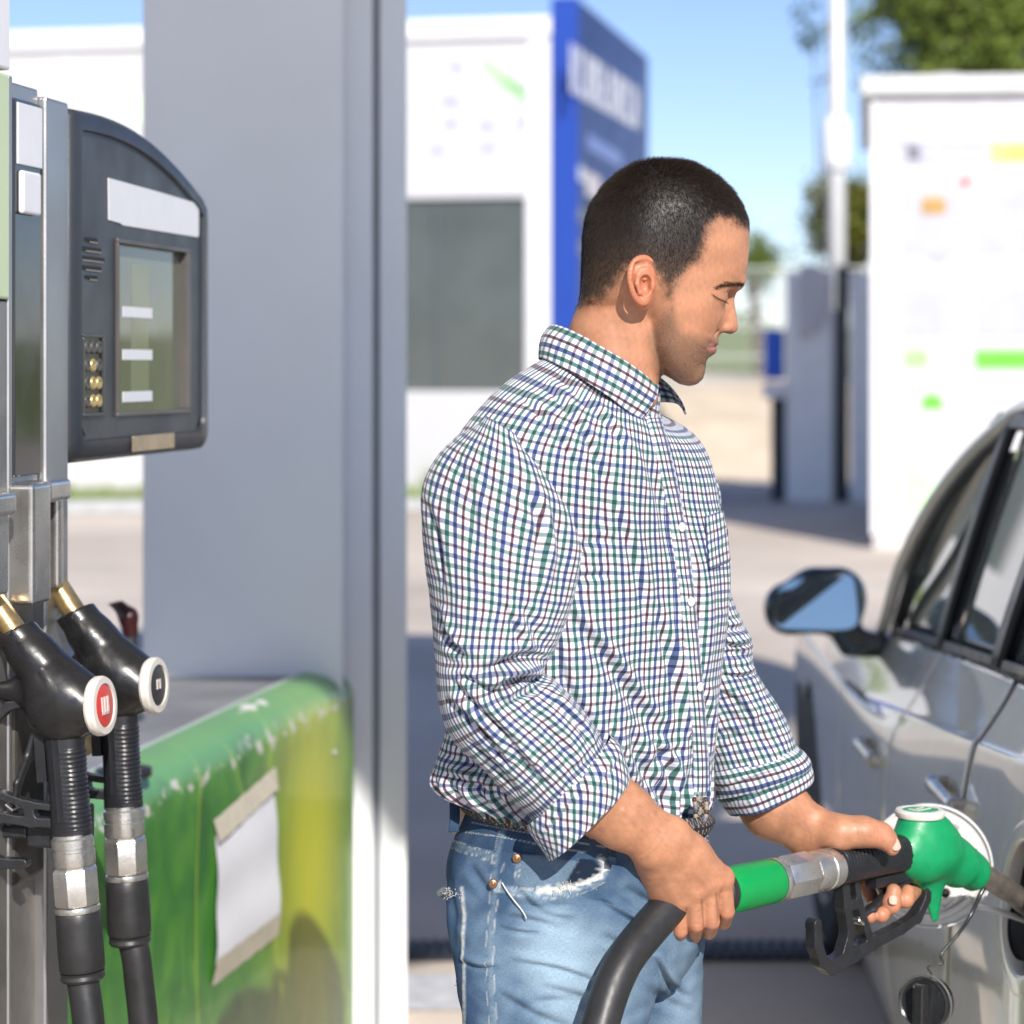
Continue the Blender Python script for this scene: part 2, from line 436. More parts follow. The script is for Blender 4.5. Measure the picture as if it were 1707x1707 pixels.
kp(1503, 1760, 236, 274, mp, 'poster'); kp(1512, 1532, 243, 268, md, 'print', .010); kp(1534, 1548, 250, 268, grey_print, 'print', .010)
kp(1648, 1760, 241, 272, my, 'print', .010)
for i, x in enumerate((1676, 1690, 1704, 1720)):
    kp(x, x+4, 247, 267, mb, 'letter', .014); kp(x+5, x+10, 247 if i % 2 else 255, 252 if i % 2 else 260, mb, 'letter', .014)
kp(1503, 1600, 300, 425, mp, 'poster', .004); kp(1535, 1575, 331, 358, mb, 'print', .010); kp(1540, 1570, 322, 331, M('tan_print', (.6, .5, .42), .5), 'print', .008)
kp(1602, 1614, 296, 312, M('red_print', (.80, .12, .12), .5), 'print', .010)
kp(1625, 1760, 300, 425, mp, 'poster', .004); kp(1503, 1600, 480, 560, mp, 'poster', .004); kp(1625, 1760, 480, 560, mp, 'poster', .004)
kp(1550, 1578, 428, 436, grey_print, 'print', .010)
kp(1508, 1546, 583, 611, mg2, 'print'); kp(1624, 1760, 584, 614, mg, 'print')
kp(1536, 1570, 664, 682, mg, 'print'); kp(1542, 1563, 657, 664, mg, 'print')
a = (1508-1452)*kd_/FPX
zf = lambda py: CAMZ-(py-610)*kd_/FPX
kb_().prism([(a, zf(850)), (a+.36, zf(850)), (a+.36, zf(822)), (a, zf(758))], -.010, -.003, 'y').build('print', M('mint_print', (.50, .78, .45), .5), kk, smooth=False)

# ------------------------------------------------------------------ vacuum booth between the man and the kiosk
vb0 = P(1310, 835, 26.5); vb0[2] = 0
vb = thing('vacuum_booth', 'grey vacuum booth with a blue box on its left side left of the white kiosk', 'booth', vb0)
bm_ = M('booth_grey', (.84, .85, .86), .6, var=.06); bd = M('booth_dark', (.035, .05, .065), .5)
sc = 26.5/FPX
def vbb(): return B(vb0, KX, KY)
vbb().box(0, .52, 0, .9, 0, 2.62).build('cabinet', bm_, vb, smooth=False, bevel=.03)
vbb().box(.56, .70, .25, .8, 0, 2.7).build('post', bd, vb, smooth=False)
vbb().box(.72, 1.15, .1, .9, 0, 2.60).build('side_panel', bm_, vb, smooth=False, bevel=.02)
vbb().box(-.18, -.02, .3, .8, 0, 1.35).build('hose_bin', bd, vb, smooth=False, bevel=.02)
vbb().box(-.25, -.03, .02, .35, 1.40, 1.96).build('blue_box', M('bright_blue_box', (.012, .11, .62), .4), vb, smooth=False, bevel=.02)
vbb().box(-.26, 0, -.02, .33, 1.18, 1.36).build('white_tray', wht2, vb, smooth=False, bevel=.02)
vbb().prism([(.16, 1.85), (.38, 1.95), (.53, 2.45), (.48, 2.62), (.2, 2.72), (.12, 2.5)], -.1, -.02, 'y').build('white_hood', wht, vb, smooth=False, bevel=.02)

# lamp pole
lp0 = P(1394, 800, 28.0); lp0[2] = 0
lp = thing('lamp_pole', 'tall pale grey lamp pole rising behind the vacuum booth', 'lamp pole', lp0)
pm = M('galvanised_pole', (.60, .61, .60), .5, .2, var=.06)
B(lp0).lathe([(0, .115), (4.2, .11), (9, .09)], (0, 0, 0), (0, 0, 1)).build('pole', pm, lp)
B(lp0).lathe([(3.9, .15), (3.92, .17), (4.05, .17), (4.5, .16), (4.52, .13)], (0, 0, 0), (0, 0, 1)).build('collar', wht2, lp)
B(lp0).tube([(0, 0, 9), (.1, -.3, 9.2), (.2, -1.2, 9.3)], .05).box(.05, .35, -1.7, -1.1, 9.24, 9.36).build('lamp_head', pm, lp, smooth=False)

# mesh fence in front of the meadow
bk = [(32.6, -.05), (33.4, .35), (35.2, 1.18), (36.2, 1.30), (45, 1.42)]
V = [(x, y+.25*math.sin(x*1.3), z+(.04*math.sin(x*2.1+y) if z > 0 else 0)) for (y, z) in bk for x in np.linspace(1.2, 14, 30)]
mesh('sandy_bank', V, grid_faces(5, 30), M('sandy_soil', (.60, .50, .38), .9, var=.15, scale=1.5, bump=.6, bscale=12))['kind'] = 'structure'
fp0 = np.array((1.6, 36.4, 1.25)); fn = thing('mesh_fence', 'pale wire mesh fence in front of the green meadow', 'fence', fp0)
fm = M('fence_wire', (.50, .53, .52), .5, .3)
for i in range(6):
    B(fp0).box(i*1.3-.03, i*1.3+.03, -.03, .03, 0, 1.86).build('post', fm, fn, smooth=False)
wv = B(fp0)
for i in range(int(6.5/.07)): wv.box(i*.07-.005, i*.07+.005, -.005, .005, .05, 1.82)
wo_ = wv.build('wires', fm, fn, smooth=False); wo_['kind'] = 'stuff'
for z in (.05, .45, .9, 1.35, 1.82):
    B(fp0).box(-.2, 6.6, -.035, -.012, z-.014, z+.014).build('rail', fm, fn, smooth=False)

# ------------------------------------------------------------------ trees
def tree(base, h, crown_c, crown_r, nclump, leafmat, label, seed, leaf=.16, name='leafy_tree'):
    rr = np.random.default_rng(seed)
    t = thing(name, label, 'tree', base)
    tr = B(base); top = np.array(crown_c)-base
    tr.tube(spline([(0, 0, 0), top*.35+np.array((.1, 0, 0)), top*.7, top], 12), np.linspace(.22, .07, 12), n=8)
    ends = []
    for i in range(26):
        d = rr.normal(size=3); d /= np.linalg.norm(d); d[2] = abs(d[2])*.8-.15
        e = top+d*np.array(crown_r)*.85; s = top*rr.uniform(.55, .95)
        tr.tube(spline([s, s*.45+e*.55+rr.normal(size=3)*.15, e], 6), np.linspace(.06, .012, 6), n=5); ends.append(e)
    tr.build('trunk', M('bark', (.10, .075, .055), .9, var=.2, bump=.6, bscale=20), t)
    V = []; n = 0
    cs = []
    for i in range(nclump):
        if i < 26*2: c = ends[i % 26]+rr.normal(size=3)*.25
        else:
            d = rr.normal(size=3); d /= np.linalg.norm(d); c = top+d*np.array(crown_r)*rr.uniform(.35, 1.05)
        k = int(rr.integers(60, 150)); rad = rr.uniform(.25, .6)
        p = c+rr.normal(size=(k, 3))*rad*np.array((.6, .6, .45))
        a = rr.normal(size=(k, 3)); a /= np.linalg.norm(a, axis=1)[:, None]
        b = np.cross(a, rr.normal(size=(k, 3))); b /= np.linalg.norm(b, axis=1)[:, None]
        L = leaf*rr.uniform(.6, 1.2, (k, 1))
        V.append(np.stack([p, p+a*L*.5+b*L*.28, p+a*L, p+a*L*.5-b*L*.28], 1).reshape(-1, 3)); cs.append(np.repeat(rr.uniform(.6, 1.35), 4*k))
    V = np.concatenate(V)+base; F = np.arange(len(V)).reshape(-1, 4)
    return mesh('crown', V, F, leafmat, t, smooth=False)
lf = M('leaf_green', (.135, .185, .03), .55, var=.6, scale=1.4, spec=.3)
lf.node_tree.nodes['Principled BSDF'].inputs['Transmission Weight'].default_value = 0
tb = P(1640, 700, 36); tb[2] = 0
cc = P(1668, 40, 36)
tree(tb, 9, cc, (2.0, 1.9, 2.3), 250, lf, 'large sunlit green tree standing behind the white kiosk roof', 11)
tb2 = P(1420, 650, 46); tb2[2] = 0
tree(tb2, 5, P(1430, 385, 46), (.7, .8, 1.1), 60, M('leaf_olive', (.14, .15, .02), .6, var=.4, spec=.3), 'small olive green tree seen between the lamp pole and the kiosk', 5, name='small_tree')
tb3 = P(1262, 640, 60); tb3[2] = 0
tree(tb3, 3, P(1258, 432, 60), (.25, .3, .4), 14, lf, 'small bush like tree just in front of the man\'s brow', 8, name='small_tree')
tb4 = P(1348, 640, 38); tb4[2] = 0
t4 = thing('sapling', 'thin sapling with loose leaf sprays left of the lamp pole', 'tree', tb4)
tt = P(1356, 30, 38)-tb4
sp = B(tb4).tube(spline([(0, 0, 0), tt*.5+np.array((.12, 0, 0)), tt], 10), np.linspace(.035, .01, 10), n=6)
for (x, y) in ((1335, 18), (1352, 65), (1372, 45), (1374, 130), (1376, 380)):
    e = P(x, y, 38)-tb4; sp.tube([tt*(.97*e[2]/tt[2])-np.array((0, 0, .2)), e], .008, n=4)
sp.build('trunk', M('thin_bark', (.12, .10, .08), .9), t4)
V = []; rr = np.random.default_rng(4)
for (x, y, k, rad) in ((1335, 18, 34, .11), (1352, 65, 40, .11), (1372, 45, 16, .08), (1340, 62, 20, .08), (1376, 130, 12, .08), (1376, 385, 22, .09)):
    p = P(x, y, 38)+rr.normal(size=(k, 3))*rad; a = rr.normal(size=(k, 3)); a /= np.linalg.norm(a, axis=1)[:, None]; b = np.cross(a, rr.normal(size=(k, 3)))
    V.append(np.stack([p, p+a*.06+b*.03, p+a*.12, p+a*.06-b*.03], 1).reshape(-1, 3))
V = np.concatenate(V); mesh('crown', V, np.arange(len(V)).reshape(-1, 4), M('leaf_dark', (.04, .09, .05), .5), t4, smooth=False)
# wooded hill line far off
V = []; rr = np.random.default_rng(2)
for i in range(900):
    x = rr.uniform(-60, 60); c = np.array((x, 150+rr.uniform(0, 10), 3.3+rr.uniform(-1.5, .5)+.4*math.sin(x*.2)))
    k = 14; p = c+rr.normal(size=(k, 3))*.6; a = rr.normal(size=(k, 3)); b = rr.normal(size=(k, 3))
    V.append(np.stack([p, p+a*.3+b*.2, p+a*.6, p+a*.3-b*.2], 1).reshape(-1, 3))
V = np.concatenate(V); mesh('far_woods', V, np.arange(len(V)).reshape(-1, 4), lf, smooth=False)['kind'] = 'stuff'

# ------------------------------------------------------------------ canopy over the pumps (above the frame, outline shaped for its shade) and its pillar
cz = 4.6
off = np.array((SUN.x, SUN.y))/SUN.z*cz
foot = [(-14, 14.5), (-.57, 12.9), (1.2, 12.46), (1.56, 11.6), (.66, 7.7), (.1, 6.5), (-.25, 6.05), (-.45, 5.93), (-.62, 6.17), (-.80, 6.19), (-1.19, 6.28), (-14, 6.3)]  # wanted shade on the ground; the unseen slab is cut to cast it
cp = [(x+off[0], y+off[1]) for (x, y) in foot]
cn = thing('forecourt_canopy', 'flat grey forecourt canopy over the pump island, unseen, outline shaped for its shade', 'canopy', (-3, 4.5, cz))
B().prism(cp, cz, cz+.45, 'z').build('roof_slab', M('canopy_grey', (.55, .57, .6), .5), cn, smooth=False)
pl0 = P(238, 1120, 4.93); pl0[2] = 0
pl = thing('canopy_pillar', 'broad blue grey clad pillar rising behind the green plinth', 'pillar', pl0)
pgm = M('pillar_paint', (.84, .86, .87), .42, var=.06, scale=1.1, bump=.15, bscale=30)
PX = np.array((.9976, .07, 0)); PY = np.array((-.07, .9976, 0))
s45 = 4.93/FPX; s52 = 5.22/FPX
def plb(): return B(pl0, PX, PY)
W1 = (571-238)*s45
plb().box(0, W1, 0, .25, 0, cz-.002).build('front_panel', pgm, pl, smooth=False, bevel=.004)
plb().box(.01, W1-.01, .252, .75, 0, cz-.002).build('core', pgm, pl, smooth=False)
pr0 = P(560, 1120, 5.22); pr0[2] = 0
def prb(): return B(pr0, PX, PY)
x1, x2, x3 = (621-560)*s52, (633-560)*s52, (678-560)*s52
prb().box(0, x1, 0, .40, 0, cz-.002).build('corner_panel', pgm, pl, smooth=False, bevel=.004)
prb().box(x1, x2, .018, .40, 0, cz-.002).build('joint_strip', M('pillar_joint', (.33, .35, .38), .5), pl, smooth=False)
prb().box(x2, x3, -.006, .42, 0, cz-.002).build('edge_panel', pgm, pl, smooth=False, bevel=.006)
# ================================================================== GREEN PLINTH (pump island end)
pa = math.radians(10.7); PU = np.array((math.sin(pa), math.cos(pa), 0)); PN = np.array((math.cos(pa), -math.sin(pa), 0))
pp0 = np.array((-.5867, 3.73, 0)); ZP = .90
def green_mat():
    m = bpy.data.materials.new('green_wrap_print'); m.use_nodes = True; t = m.node_tree; b = t.nodes['Principled BSDF']
    b.inputs['Roughness'].default_value = .34; b.inputs['Coat Weight'].default_value = .25
    uv = t.nodes.new('ShaderNodeUVMap'); sp = t.nodes.new('ShaderNodeSeparateXYZ'); link(t, uv.outputs[0], sp.inputs[0])
    def math_(op, a, b_=None, c=None):
        n = t.nodes.new('ShaderNodeMath'); n.operation = op
        for i, v in enumerate((a, b_, c)):
            if v is None: continue
            if isinstance(v, (int, float)): n.inputs[i].default_value = v
            else: link(t, v, n.inputs[i])
        return n.outputs[0]
    # base green leaf gradient with grain
    n1 = t.nodes.new('ShaderNodeTexNoise'); n1.inputs['Scale'].default_value = 9; n1.inputs['Detail'].default_value = 7; n1.inputs['Distortion'].default_value = 1.2
    mp = t.nodes.new('ShaderNodeMapping'); mp.inputs['Rotation'].default_value = (0, 0, .5); mp.inputs['Scale'].default_value = (1, .75, 1)
    link(t, uv.outputs[0], mp.inputs[0]); link(t, mp.outputs[0], n1.inputs[0])
    cr = t.nodes.new('ShaderNodeValToRGB'); e = cr.color_ramp.elements
    e[0].position = .3; e[0].color = (.030, .15, .022, 1); e[1].position = .75; e[1].color = (.12, .33, .035, 1)
    x = cr.color_ramp.elements.new(.5); x.color = (.055, .23, .032, 1)
    link(t, n1.outputs[0], cr.inputs[0])
    cur = cr.outputs[0]
    def mix(fac, a, col):
        n = t.nodes.new('ShaderNodeMix'); n.data_type = 'RGBA'; link(t, fac, n.inputs[0]); link(t, a, n.inputs[6])
        if isinstance(col, tuple): n.inputs[7].default_value = col+(1,)
        else: link(t, col, n.inputs[7])
        return n.outputs[2]
    # bright yellow sun burst of the print
    du = math_('SUBTRACT', sp.outputs[0], .99); du = math_('MULTIPLY', du, 3.5); dv = math_('SUBTRACT', sp.outputs[1], .55); dv = math_('MULTIPLY', dv, 2.4)
    r2 = math_('ADD', math_('MULTIPLY', du, du), math_('MULTIPLY', dv, dv)); g = math_('POWER', 2.718, math_('MULTIPLY', r2, -1.5))
    cur = mix(math_('MULTIPLY', g, 1.0), cur, (.60, .60, .008))
    # thin blades of grass as bright lines
    for (u0, v0, sl, wd, cv) in ((1.12, .9, -.16, .0035, .05), (1.2, .9, .22, .004, -.3), (1.02, .9, -.02, .003, .12), (.93, .9, -.10, .003, .2), (.86, .9, .16, .003, -.2), (1.33, .9, -.35, .003, .2), (.3, .9, .25, .003, .4), (.45, .9, -.45, .003, 1.1), (.75, .3, .5, .006, .6), (.80, .3, -.5, .006, .6), (1.0, .6, .9, .003, .5)):
        v = math_('SUBTRACT', sp.outputs[1], v0)
        l = math_('ADD', math_('MULTIPLY', v, sl), math_('MULTIPLY', math_('MULTIPLY', v, v), cv))
        d = math_('ABSOLUTE', math_('SUBTRACT', math_('SUBTRACT', sp.outputs[0], u0), l))
        f = t.nodes.new('ShaderNodeMapRange'); link(t, d, f.inputs[0]); f.inputs[1].default_value = 0; f.inputs[2].default_value = wd*2; f.inputs[3].default_value = .75; f.inputs[4].default_value = 0
        cur = mix(f.outputs[0], cur, (.42, .55, .03))
    # scuffed top band: paler green and chips of bare white along the edge
    f = t.nodes.new('ShaderNodeMapRange'); link(t, sp.outputs[1], f.inputs[0]); f.inputs[1].default_value = .85; f.inputs[2].default_value = .885; f.inputs[4].default_value = .75
    cur = mix(f.outputs[0], cur, (.17, .40, .17))
    n2 = t.nodes.new('ShaderNodeTexNoise'); n2.inputs['Scale'].default_value = 26; n2.inputs['Detail'].default_value = 6; link(t, uv.outputs[0], n2.inputs[0])
    ed = math_('MULTIPLY', math_('ABSOLUTE', math_('SUBTRACT', sp.outputs[1], .845)), 6.0)
    f = t.nodes.new('ShaderNodeMapRange'); link(t, math_('SUBTRACT', n2.outputs[0], ed), f.inputs[0]); f.inputs[1].default_value = .50; f.inputs[2].default_value = .56
    cur = mix(f.outputs[0], cur, (.55, .53, .47))
    ed = math_('MULTIPLY', math_('ABSOLUTE', math_('SUBTRACT', sp.outputs[1], .925)), 12.0)
    dd = math_('MULTIPLY', math_('ABSOLUTE', math_('SUBTRACT', sp.outputs[0], .76)), 2.2)
    f = t.nodes.new('ShaderNodeMapRange'); link(t, math_('SUBTRACT', math_('SUBTRACT', n2.outputs[0], ed), dd), f.inputs[0]); f.inputs[1].default_value = .28; f.inputs[2].default_value = .33
    cur = mix(f.outputs[0], cur, (.75, .76, .72))
    link(t, cur, b.inputs['Base Color'])
    return m
gm_ = green_mat()
pt = thing('island_plinth', 'waist high green printed plinth with scuffed rounded top edge in front of the pillar', 'plinth', pp0)
# face profile (u along, v up): rolled top edge; the far end is rounded in plan
prof = [(0, 0), (0, .80), (0, .835), (-.006, .858), (-.020, .880), (-.042, .893), (-.068, ZP), (-.085, ZP)]
us = list(np.linspace(-1.7, 1.32, 60))+list(1.32+.05*np.sin(np.linspace(.1, PI/2, 9)))
V = []; UVc = []
vl = [0]
for i in range(1, len(prof)): vl.append(vl[-1]+math.dist(prof[i], prof[i-1]))
for u in us:
    ins = 0 if u <= 1.32 else .05*(1-math.sqrt(max(0, 1-((u-1.32)/.05)**2)))
    for (k, (q, z)) in enumerate(prof):
        V.append(pp0+PU*u+PN*(q-ins)+UP*z*1); UVc.append((u, vl[k]))
mesh('wrap_panel', V, grid_faces(len(us), len(prof))[:, ::-1], gm_, pt, uv=UVc)
slate = M('plinth_top_slate', (.23, .235, .25), .55, var=.25, scale=4, bump=.3, bscale=25)
B(pp0, PU, PN).box(-1.7, 1.32, -1.1, -.087, 0, ZP-.006).build('top_slab', slate, pt, smooth=False)
B(pp0, PU, PN).box(-1.7, 1.30, -.0905, -.0845, ZP-.03, ZP+.003).build('edge_strip', M('aluminium_strip', (.75, .75, .74), .35, .5), pt, smooth=False)
# rivet on the plinth face
rv = P(553, 1208, 4.95)
B(pp0, PU, PN).lathe([(0, .009), (.004, .007), (.006, .003)], (1.16, .001, .745), (0, 1, 0), n=12).build('rivet', M('rivet_metal', (.6, .6, .62), .3, .9), pt)
# paper notice taped on the plinth
def on_plinth(px, py):
    k = (px-853.5)/FPX; t_ = (k*pp0[1]-pp0[0])/(PU[0]-k*PU[1]); p = pp0+PU*t_; return t_, CAMZ-(py-610)*p[1]/FPX
pa_ = [on_plinth(*q) for q in ((357, 1395), (455, 1305), (460, 1530), (354, 1610))]
nt_ = thing('paper_notice', 'blank white paper taped to the green plinth with yellowed tape at top and bottom', 'notice', pp0+PU*pa_[3][0]+UP*pa_[3][1])
n = 14; V = []
r = np.random.default_rng(5)
for j in range(n):
    for i in range(n):
        a, b_ = i/(n-1), j/(n-1)
        q = (1-a)*((1-b_)*np.array(pa_[3])+b_*np.array(pa_[0]))+a*((1-b_)*np.array(pa_[2])+b_*np.array(pa_[1]))
        wob = .004+.0025*math.sin(a*7+b_*4)+.002*math.sin(b_*11)
        V.append(pp0+PU*q[0]+UP*(q[1]+.002*math.sin(a*9)*(b_ < .1))+PN*(.002+wob))
ppm = M('paper', (.74, .75, .80), .75, var=.02, scale=20)
mesh('sheet', V, grid_faces(n, n), ppm, nt_)
tape = M('old_tape', (.55, .50, .40), .5, var=.12, scale=30)
for (q, hh) in (((pa_[0], pa_[1]), .030), ((pa_[3], pa_[2]), -.035)):
    V = []
    for i in range(12):
        a = i/11; c = np.array(q[0])*(1-a)+np.array(q[1])*a
        for k in (0, 1): V.append(pp0+PU*(c[0]+.01*(a*2-1)*k)+UP*(c[1]+(hh if k else -hh*.35)+.0015*math.sin(a*30+k))+PN*(.011-.009*k))
    mesh('tape_strip', V, grid_faces(12, 2)[:, ::-1] if hh < 0 else grid_faces(12, 2), tape, nt_)

# ================================================================== FUEL DISPENSER
steel = M('brushed_steel', (.42, .42, .42), .38, .85, var=.12, scale=3, bump=.08, bscale=120)
steel2 = M('worn_steel', (.36, .34, .32), .42, .8, var=.25, scale=9, bump=.15, bscale=60)
blackp = M('anthracite_plastic', (.030, .034, .042), .38, var=.15, scale=5, bump=.12, bscale=220)
blackg = M('black_glossy_strip', (.016, .018, .022), .12, var=.2, coat=.5)
whs = M('white_sticker', (.72, .73, .76), .5, var=.03, scale=20)
f0 = np.array((-.532, 3.15, 0))            # on the face plane
fdp = thing('fuel_dispenser', 'steel fuel dispenser post with black strip and holsters at the left edge', 'fuel dispenser', f0+U*-.3)
def fb(): return B(f0, U, NRM)              # x along the face, y out of it
zt_ = 1.886
fb().box(-.237, -.163, -.5, -.004, 0, 1.886).build('steel_post', steel, fdp, smooth=False, bevel=.004)
fb().box(-.332, -.2375, -.5, -.015, 1.38, 1.895).build('strip_housing', steel, fdp, smooth=False, bevel=.003)
fb().box(-.326, -.243, -.0148, -.009, 1.415, 1.875).build('black_strip', blackg, fdp, smooth=False, bevel=.002)
fb().box(-.322, -.245, -.0088, -.006, 1.795, 1.870).build('white_label', whs, fdp, smooth=False, bevel=.001)
lb = fb().box(-.318, -.260, -.0088, -.001, 1.735, 1.788).build('white_key_tag', whs, fdp, smooth=False, bevel=.008, seg=3)
fb().box(-.3445, -.333, -.5, -.008, 0, 1.90).build('steel_edge', steel, fdp, smooth=False, bevel=.003)
fb().box(-.90, -.3455, -.5, -.006, 1.905, 2.3).build('white_head_panel', whs, fdp, smooth=False, bevel=.003)
fb().box(-.90, -.3455, -.5, -.007, 1.63, 1.9).build('pale_green_panel', M('pale_green_panel', (.52, .62, .40), .45, var=.04), fdp, smooth=False, bevel=.003)
fb().box(-.90, -.3455, -.5, -.010, 0, 1.628).build('lower_steel_panel', steel2, fdp, smooth=False, bevel=.003)
fb().box(-.332, -.2375, -.5, -.020, 0, 1.378).build('holster_panel', steel2, fdp, smooth=False)

# display head
dh = thing('price_display', 'charcoal fuel price display head with arched top, blank white sticker and keypad', 'display', f0+U*.1+UP*1.424)
t0, t1, z0 = -.161, .398, 1.424
def arch(t): a = (t-t0)/(t1-t0); return 1.882-.008*a-.078*max(0, a)**2.2+.012*math.sin(a*PI)
def outline(ins, n=26, r=.022):
    a, b_ = t0+ins, t1-ins; pts = []
    for k in range(7): q = PI+PI/2*k/6; pts.append((a+r+r*math.cos(q), z0+ins+r+r*math.sin(q)))
    for k in range(7): q = -PI/2+PI/2*k/6; pts.append((b_-r+r*math.cos(q), z0+ins+r+r*math.sin(q)))
    tt_ = np.linspace(b_-r*.15, a+r*.3, n)
    pts.append((b_, arch(b_)-ins-r*1.1))
    pts += [(t, arch(t)-ins-(.25*r if k == 0 else 0)) for k, t in enumerate(tt_)]
    pts.append((a, arch(a)-ins-.3*r))
    return pts
def fbx(): return B(f0, U, NRM)
o_ = outline(0)
# bezel with the recessed field: shell rings stepping in
loops = [(outline(.0), -.24), (outline(.0), -.02), (outline(.003), -.006), (outline(.009), .0), (outline(.028), .002), (outline(.030), -.003), (outline(.034), -.003)]
V = []; n = len(o_)
for (lp_, y) in loops:
    for (a, z) in lp_: V.append(f0+U*a+NRM*y+UP*z)
F = [(i*n+k, i*n+(k+1) % n, (i+1)*n+(k+1) % n, (i+1)*n+k) for i in range(len(loops)-1) for k in range(n)]
F = [f[::-1] for f in F]
F += [tuple(range(n))]
mesh('housing', V, F, blackp, dh, autos=.7)
# face plate built as border around the screen opening
sx0_, sx1_, sz0, sz1 = -.006, .285, z0+.057, z0+.298
sx0_, sx1_ = .002, .305
inn = outline(.034)
kx0, kx1, kz0, kz1 = -.125, -.046, z0+.060, z0+.168
fpl = B(f0, U, NRM)
cell = []
import itertools
# face plate as fan of quads between outline and the screen hole, keypad sits in a sunk tray on top
hole = []
m_ = len(inn)
for (a, z) in inn:
    ca, cz_ = (sx0_+sx1_)/2, (sz0+sz1)/2
    dx, dz = a-ca, z-cz_; s_ = min((sx1_-sx0_)/2/max(abs(dx), 1e-6), (sz1-sz0)/2/max(abs(dz), 1e-6)); hole.append((ca+dx*s_, cz_+dz*s_))
xa_, xb_ = inn[0][0]-.022+.022, max(a for a, z in inn); xa_ = min(a for a, z in inn); zb_ = min(z for a, z in inn)
top_in = sorted([p for p in inn if p[1] > sz1+.02 and sx0_ < p[0] < sx1_], key=lambda p: p[0])
tz = lambda a: arch(a)-.034
fpl = B(f0, U, NRM)
tl = np.linspace(xa_+.006, sx0_, 8); fpl.prism([(xa_, zb_+.02), (xa_+.02, zb_), (sx0_, zb_)]+[(a, tz(a)) for a in tl[::-1]]+[(xa_, tz(xa_)-.01)], -.013, -.003, 'y')
tl = np.linspace(sx0_+.0005, sx1_-.0005, 14); fpl.prism([(sx0_+.0005, sz1), (sx1_-.0005, sz1)]+[(a, tz(a)) for a in tl[::-1]], -.013, -.003, 'y')
fpl.prism([(sx0_+.0005, zb_), (sx1_-.0005, zb_), (sx1_-.0005, sz0), (sx0_+.0005, sz0)], -.013, -.003, 'y')
tl = np.linspace(sx1_, xb_-.004, 8); fpl.prism([(sx1_, zb_), (xb_-.02, zb_), (xb_, zb_+.02), (xb_, tz(xb_)-.02)]+[(a, tz(a)) for a in tl[::-1]], -.013, -.003, 'y')
fpl.build('face_plate', blackp, dh, smooth=False)
# screen: frame, glass, three white stickers inside
frm = M('screen_rim', (.085, .075, .07), .35, var=.2)
sf = fb()
for (a, b_, c, d) in ((sx0_, sx1_, sz0, sz0+.006), (sx0_, sx1_, sz1-.006, sz1), (sx0_, sx0_+.006, sz0+.006, sz1-.006), (sx1_-.014, sx1_, sz0+.006, sz1-.006)): sf.box(a, b_, -.0125, .0015, c, d)
sf.build('screen_rim', frm, dh, smooth=False, bevel=.0015)
sg = M('display_glass', (.13, .14, .105), .06, var=.25, scale=3, spec=.6, coat=.3)
t = sg.node_tree; b = t.nodes['Principled BSDF']
scg = fb().box(sx0_+.006, sx1_-.014, -.0125, -.0105, sz0+.006, sz1-.006).build('screen_glass', sg, dh, smooth=False)
for zc in (sz0+.062, sz0+.032, sz0+.003):
    pass
for py in (519, 591, 662):
    zc = CAMZ-(py-610)*3.19/FPX
    fb().box(.050, .168, -.0104, -.0096, zc-.0072, zc+.0072).build('screen_sticker', whs, scg, smooth=False)
fb().box(.085, .155, -.01045, -.0102, sz0+.02, sz1-.03).build('reflected_band', M('painted_reflection', (.21, .225, .15), .1, var=.2, scale=4), scg, smooth=False)  # paler strip painted as a reflection across the screen glass
# white sticker above screen: slanted to the arch
st_ = B(f0, U, NRM)
st_.prism([(-.026, 1.745), (.02, 1.743), (.025, 1.741), (.345, 1.742), (.350, 1.745), (.350, 1.792), (.17, 1.797), (-.028, 1.801)], -.0025, -.0012, 'y').build('white_sticker', whs, dh, smooth=False)
fb().box(.052, .226, .0022, .0034, 1.432, 1.454).build('metal_plate', M('copper_plate', (.50, .38, .26), .3, .7, var=.2, scale=30), dh, smooth=False, bevel=.0008)
# speaker slots
slot = M('slot_dark', (.006, .006, .007), .6); slotl = M('slot_lip', (.34, .31, .27), .4, .3)
for k, (w_, dz) in enumerate(((.020, .058), (.034, .043), (.046, .028), (.034, .013), (.020, -.002))):
    zc = 1.668+dz*.82
    fb().box(-.088-w_, -.088+w_, -.0025, -.0016, zc-.003, zc+.002).build('speaker_slot', slot, dh, smooth=False)
    for j in range(int(w_*2/.0095)):
        x = -.088-w_+.004+j*.0095
        fb().box(x, x+.006, -.0024, -.0008, zc-.0042, zc-.0028).build('slot_rib', slotl, dh, smooth=False) if j else None
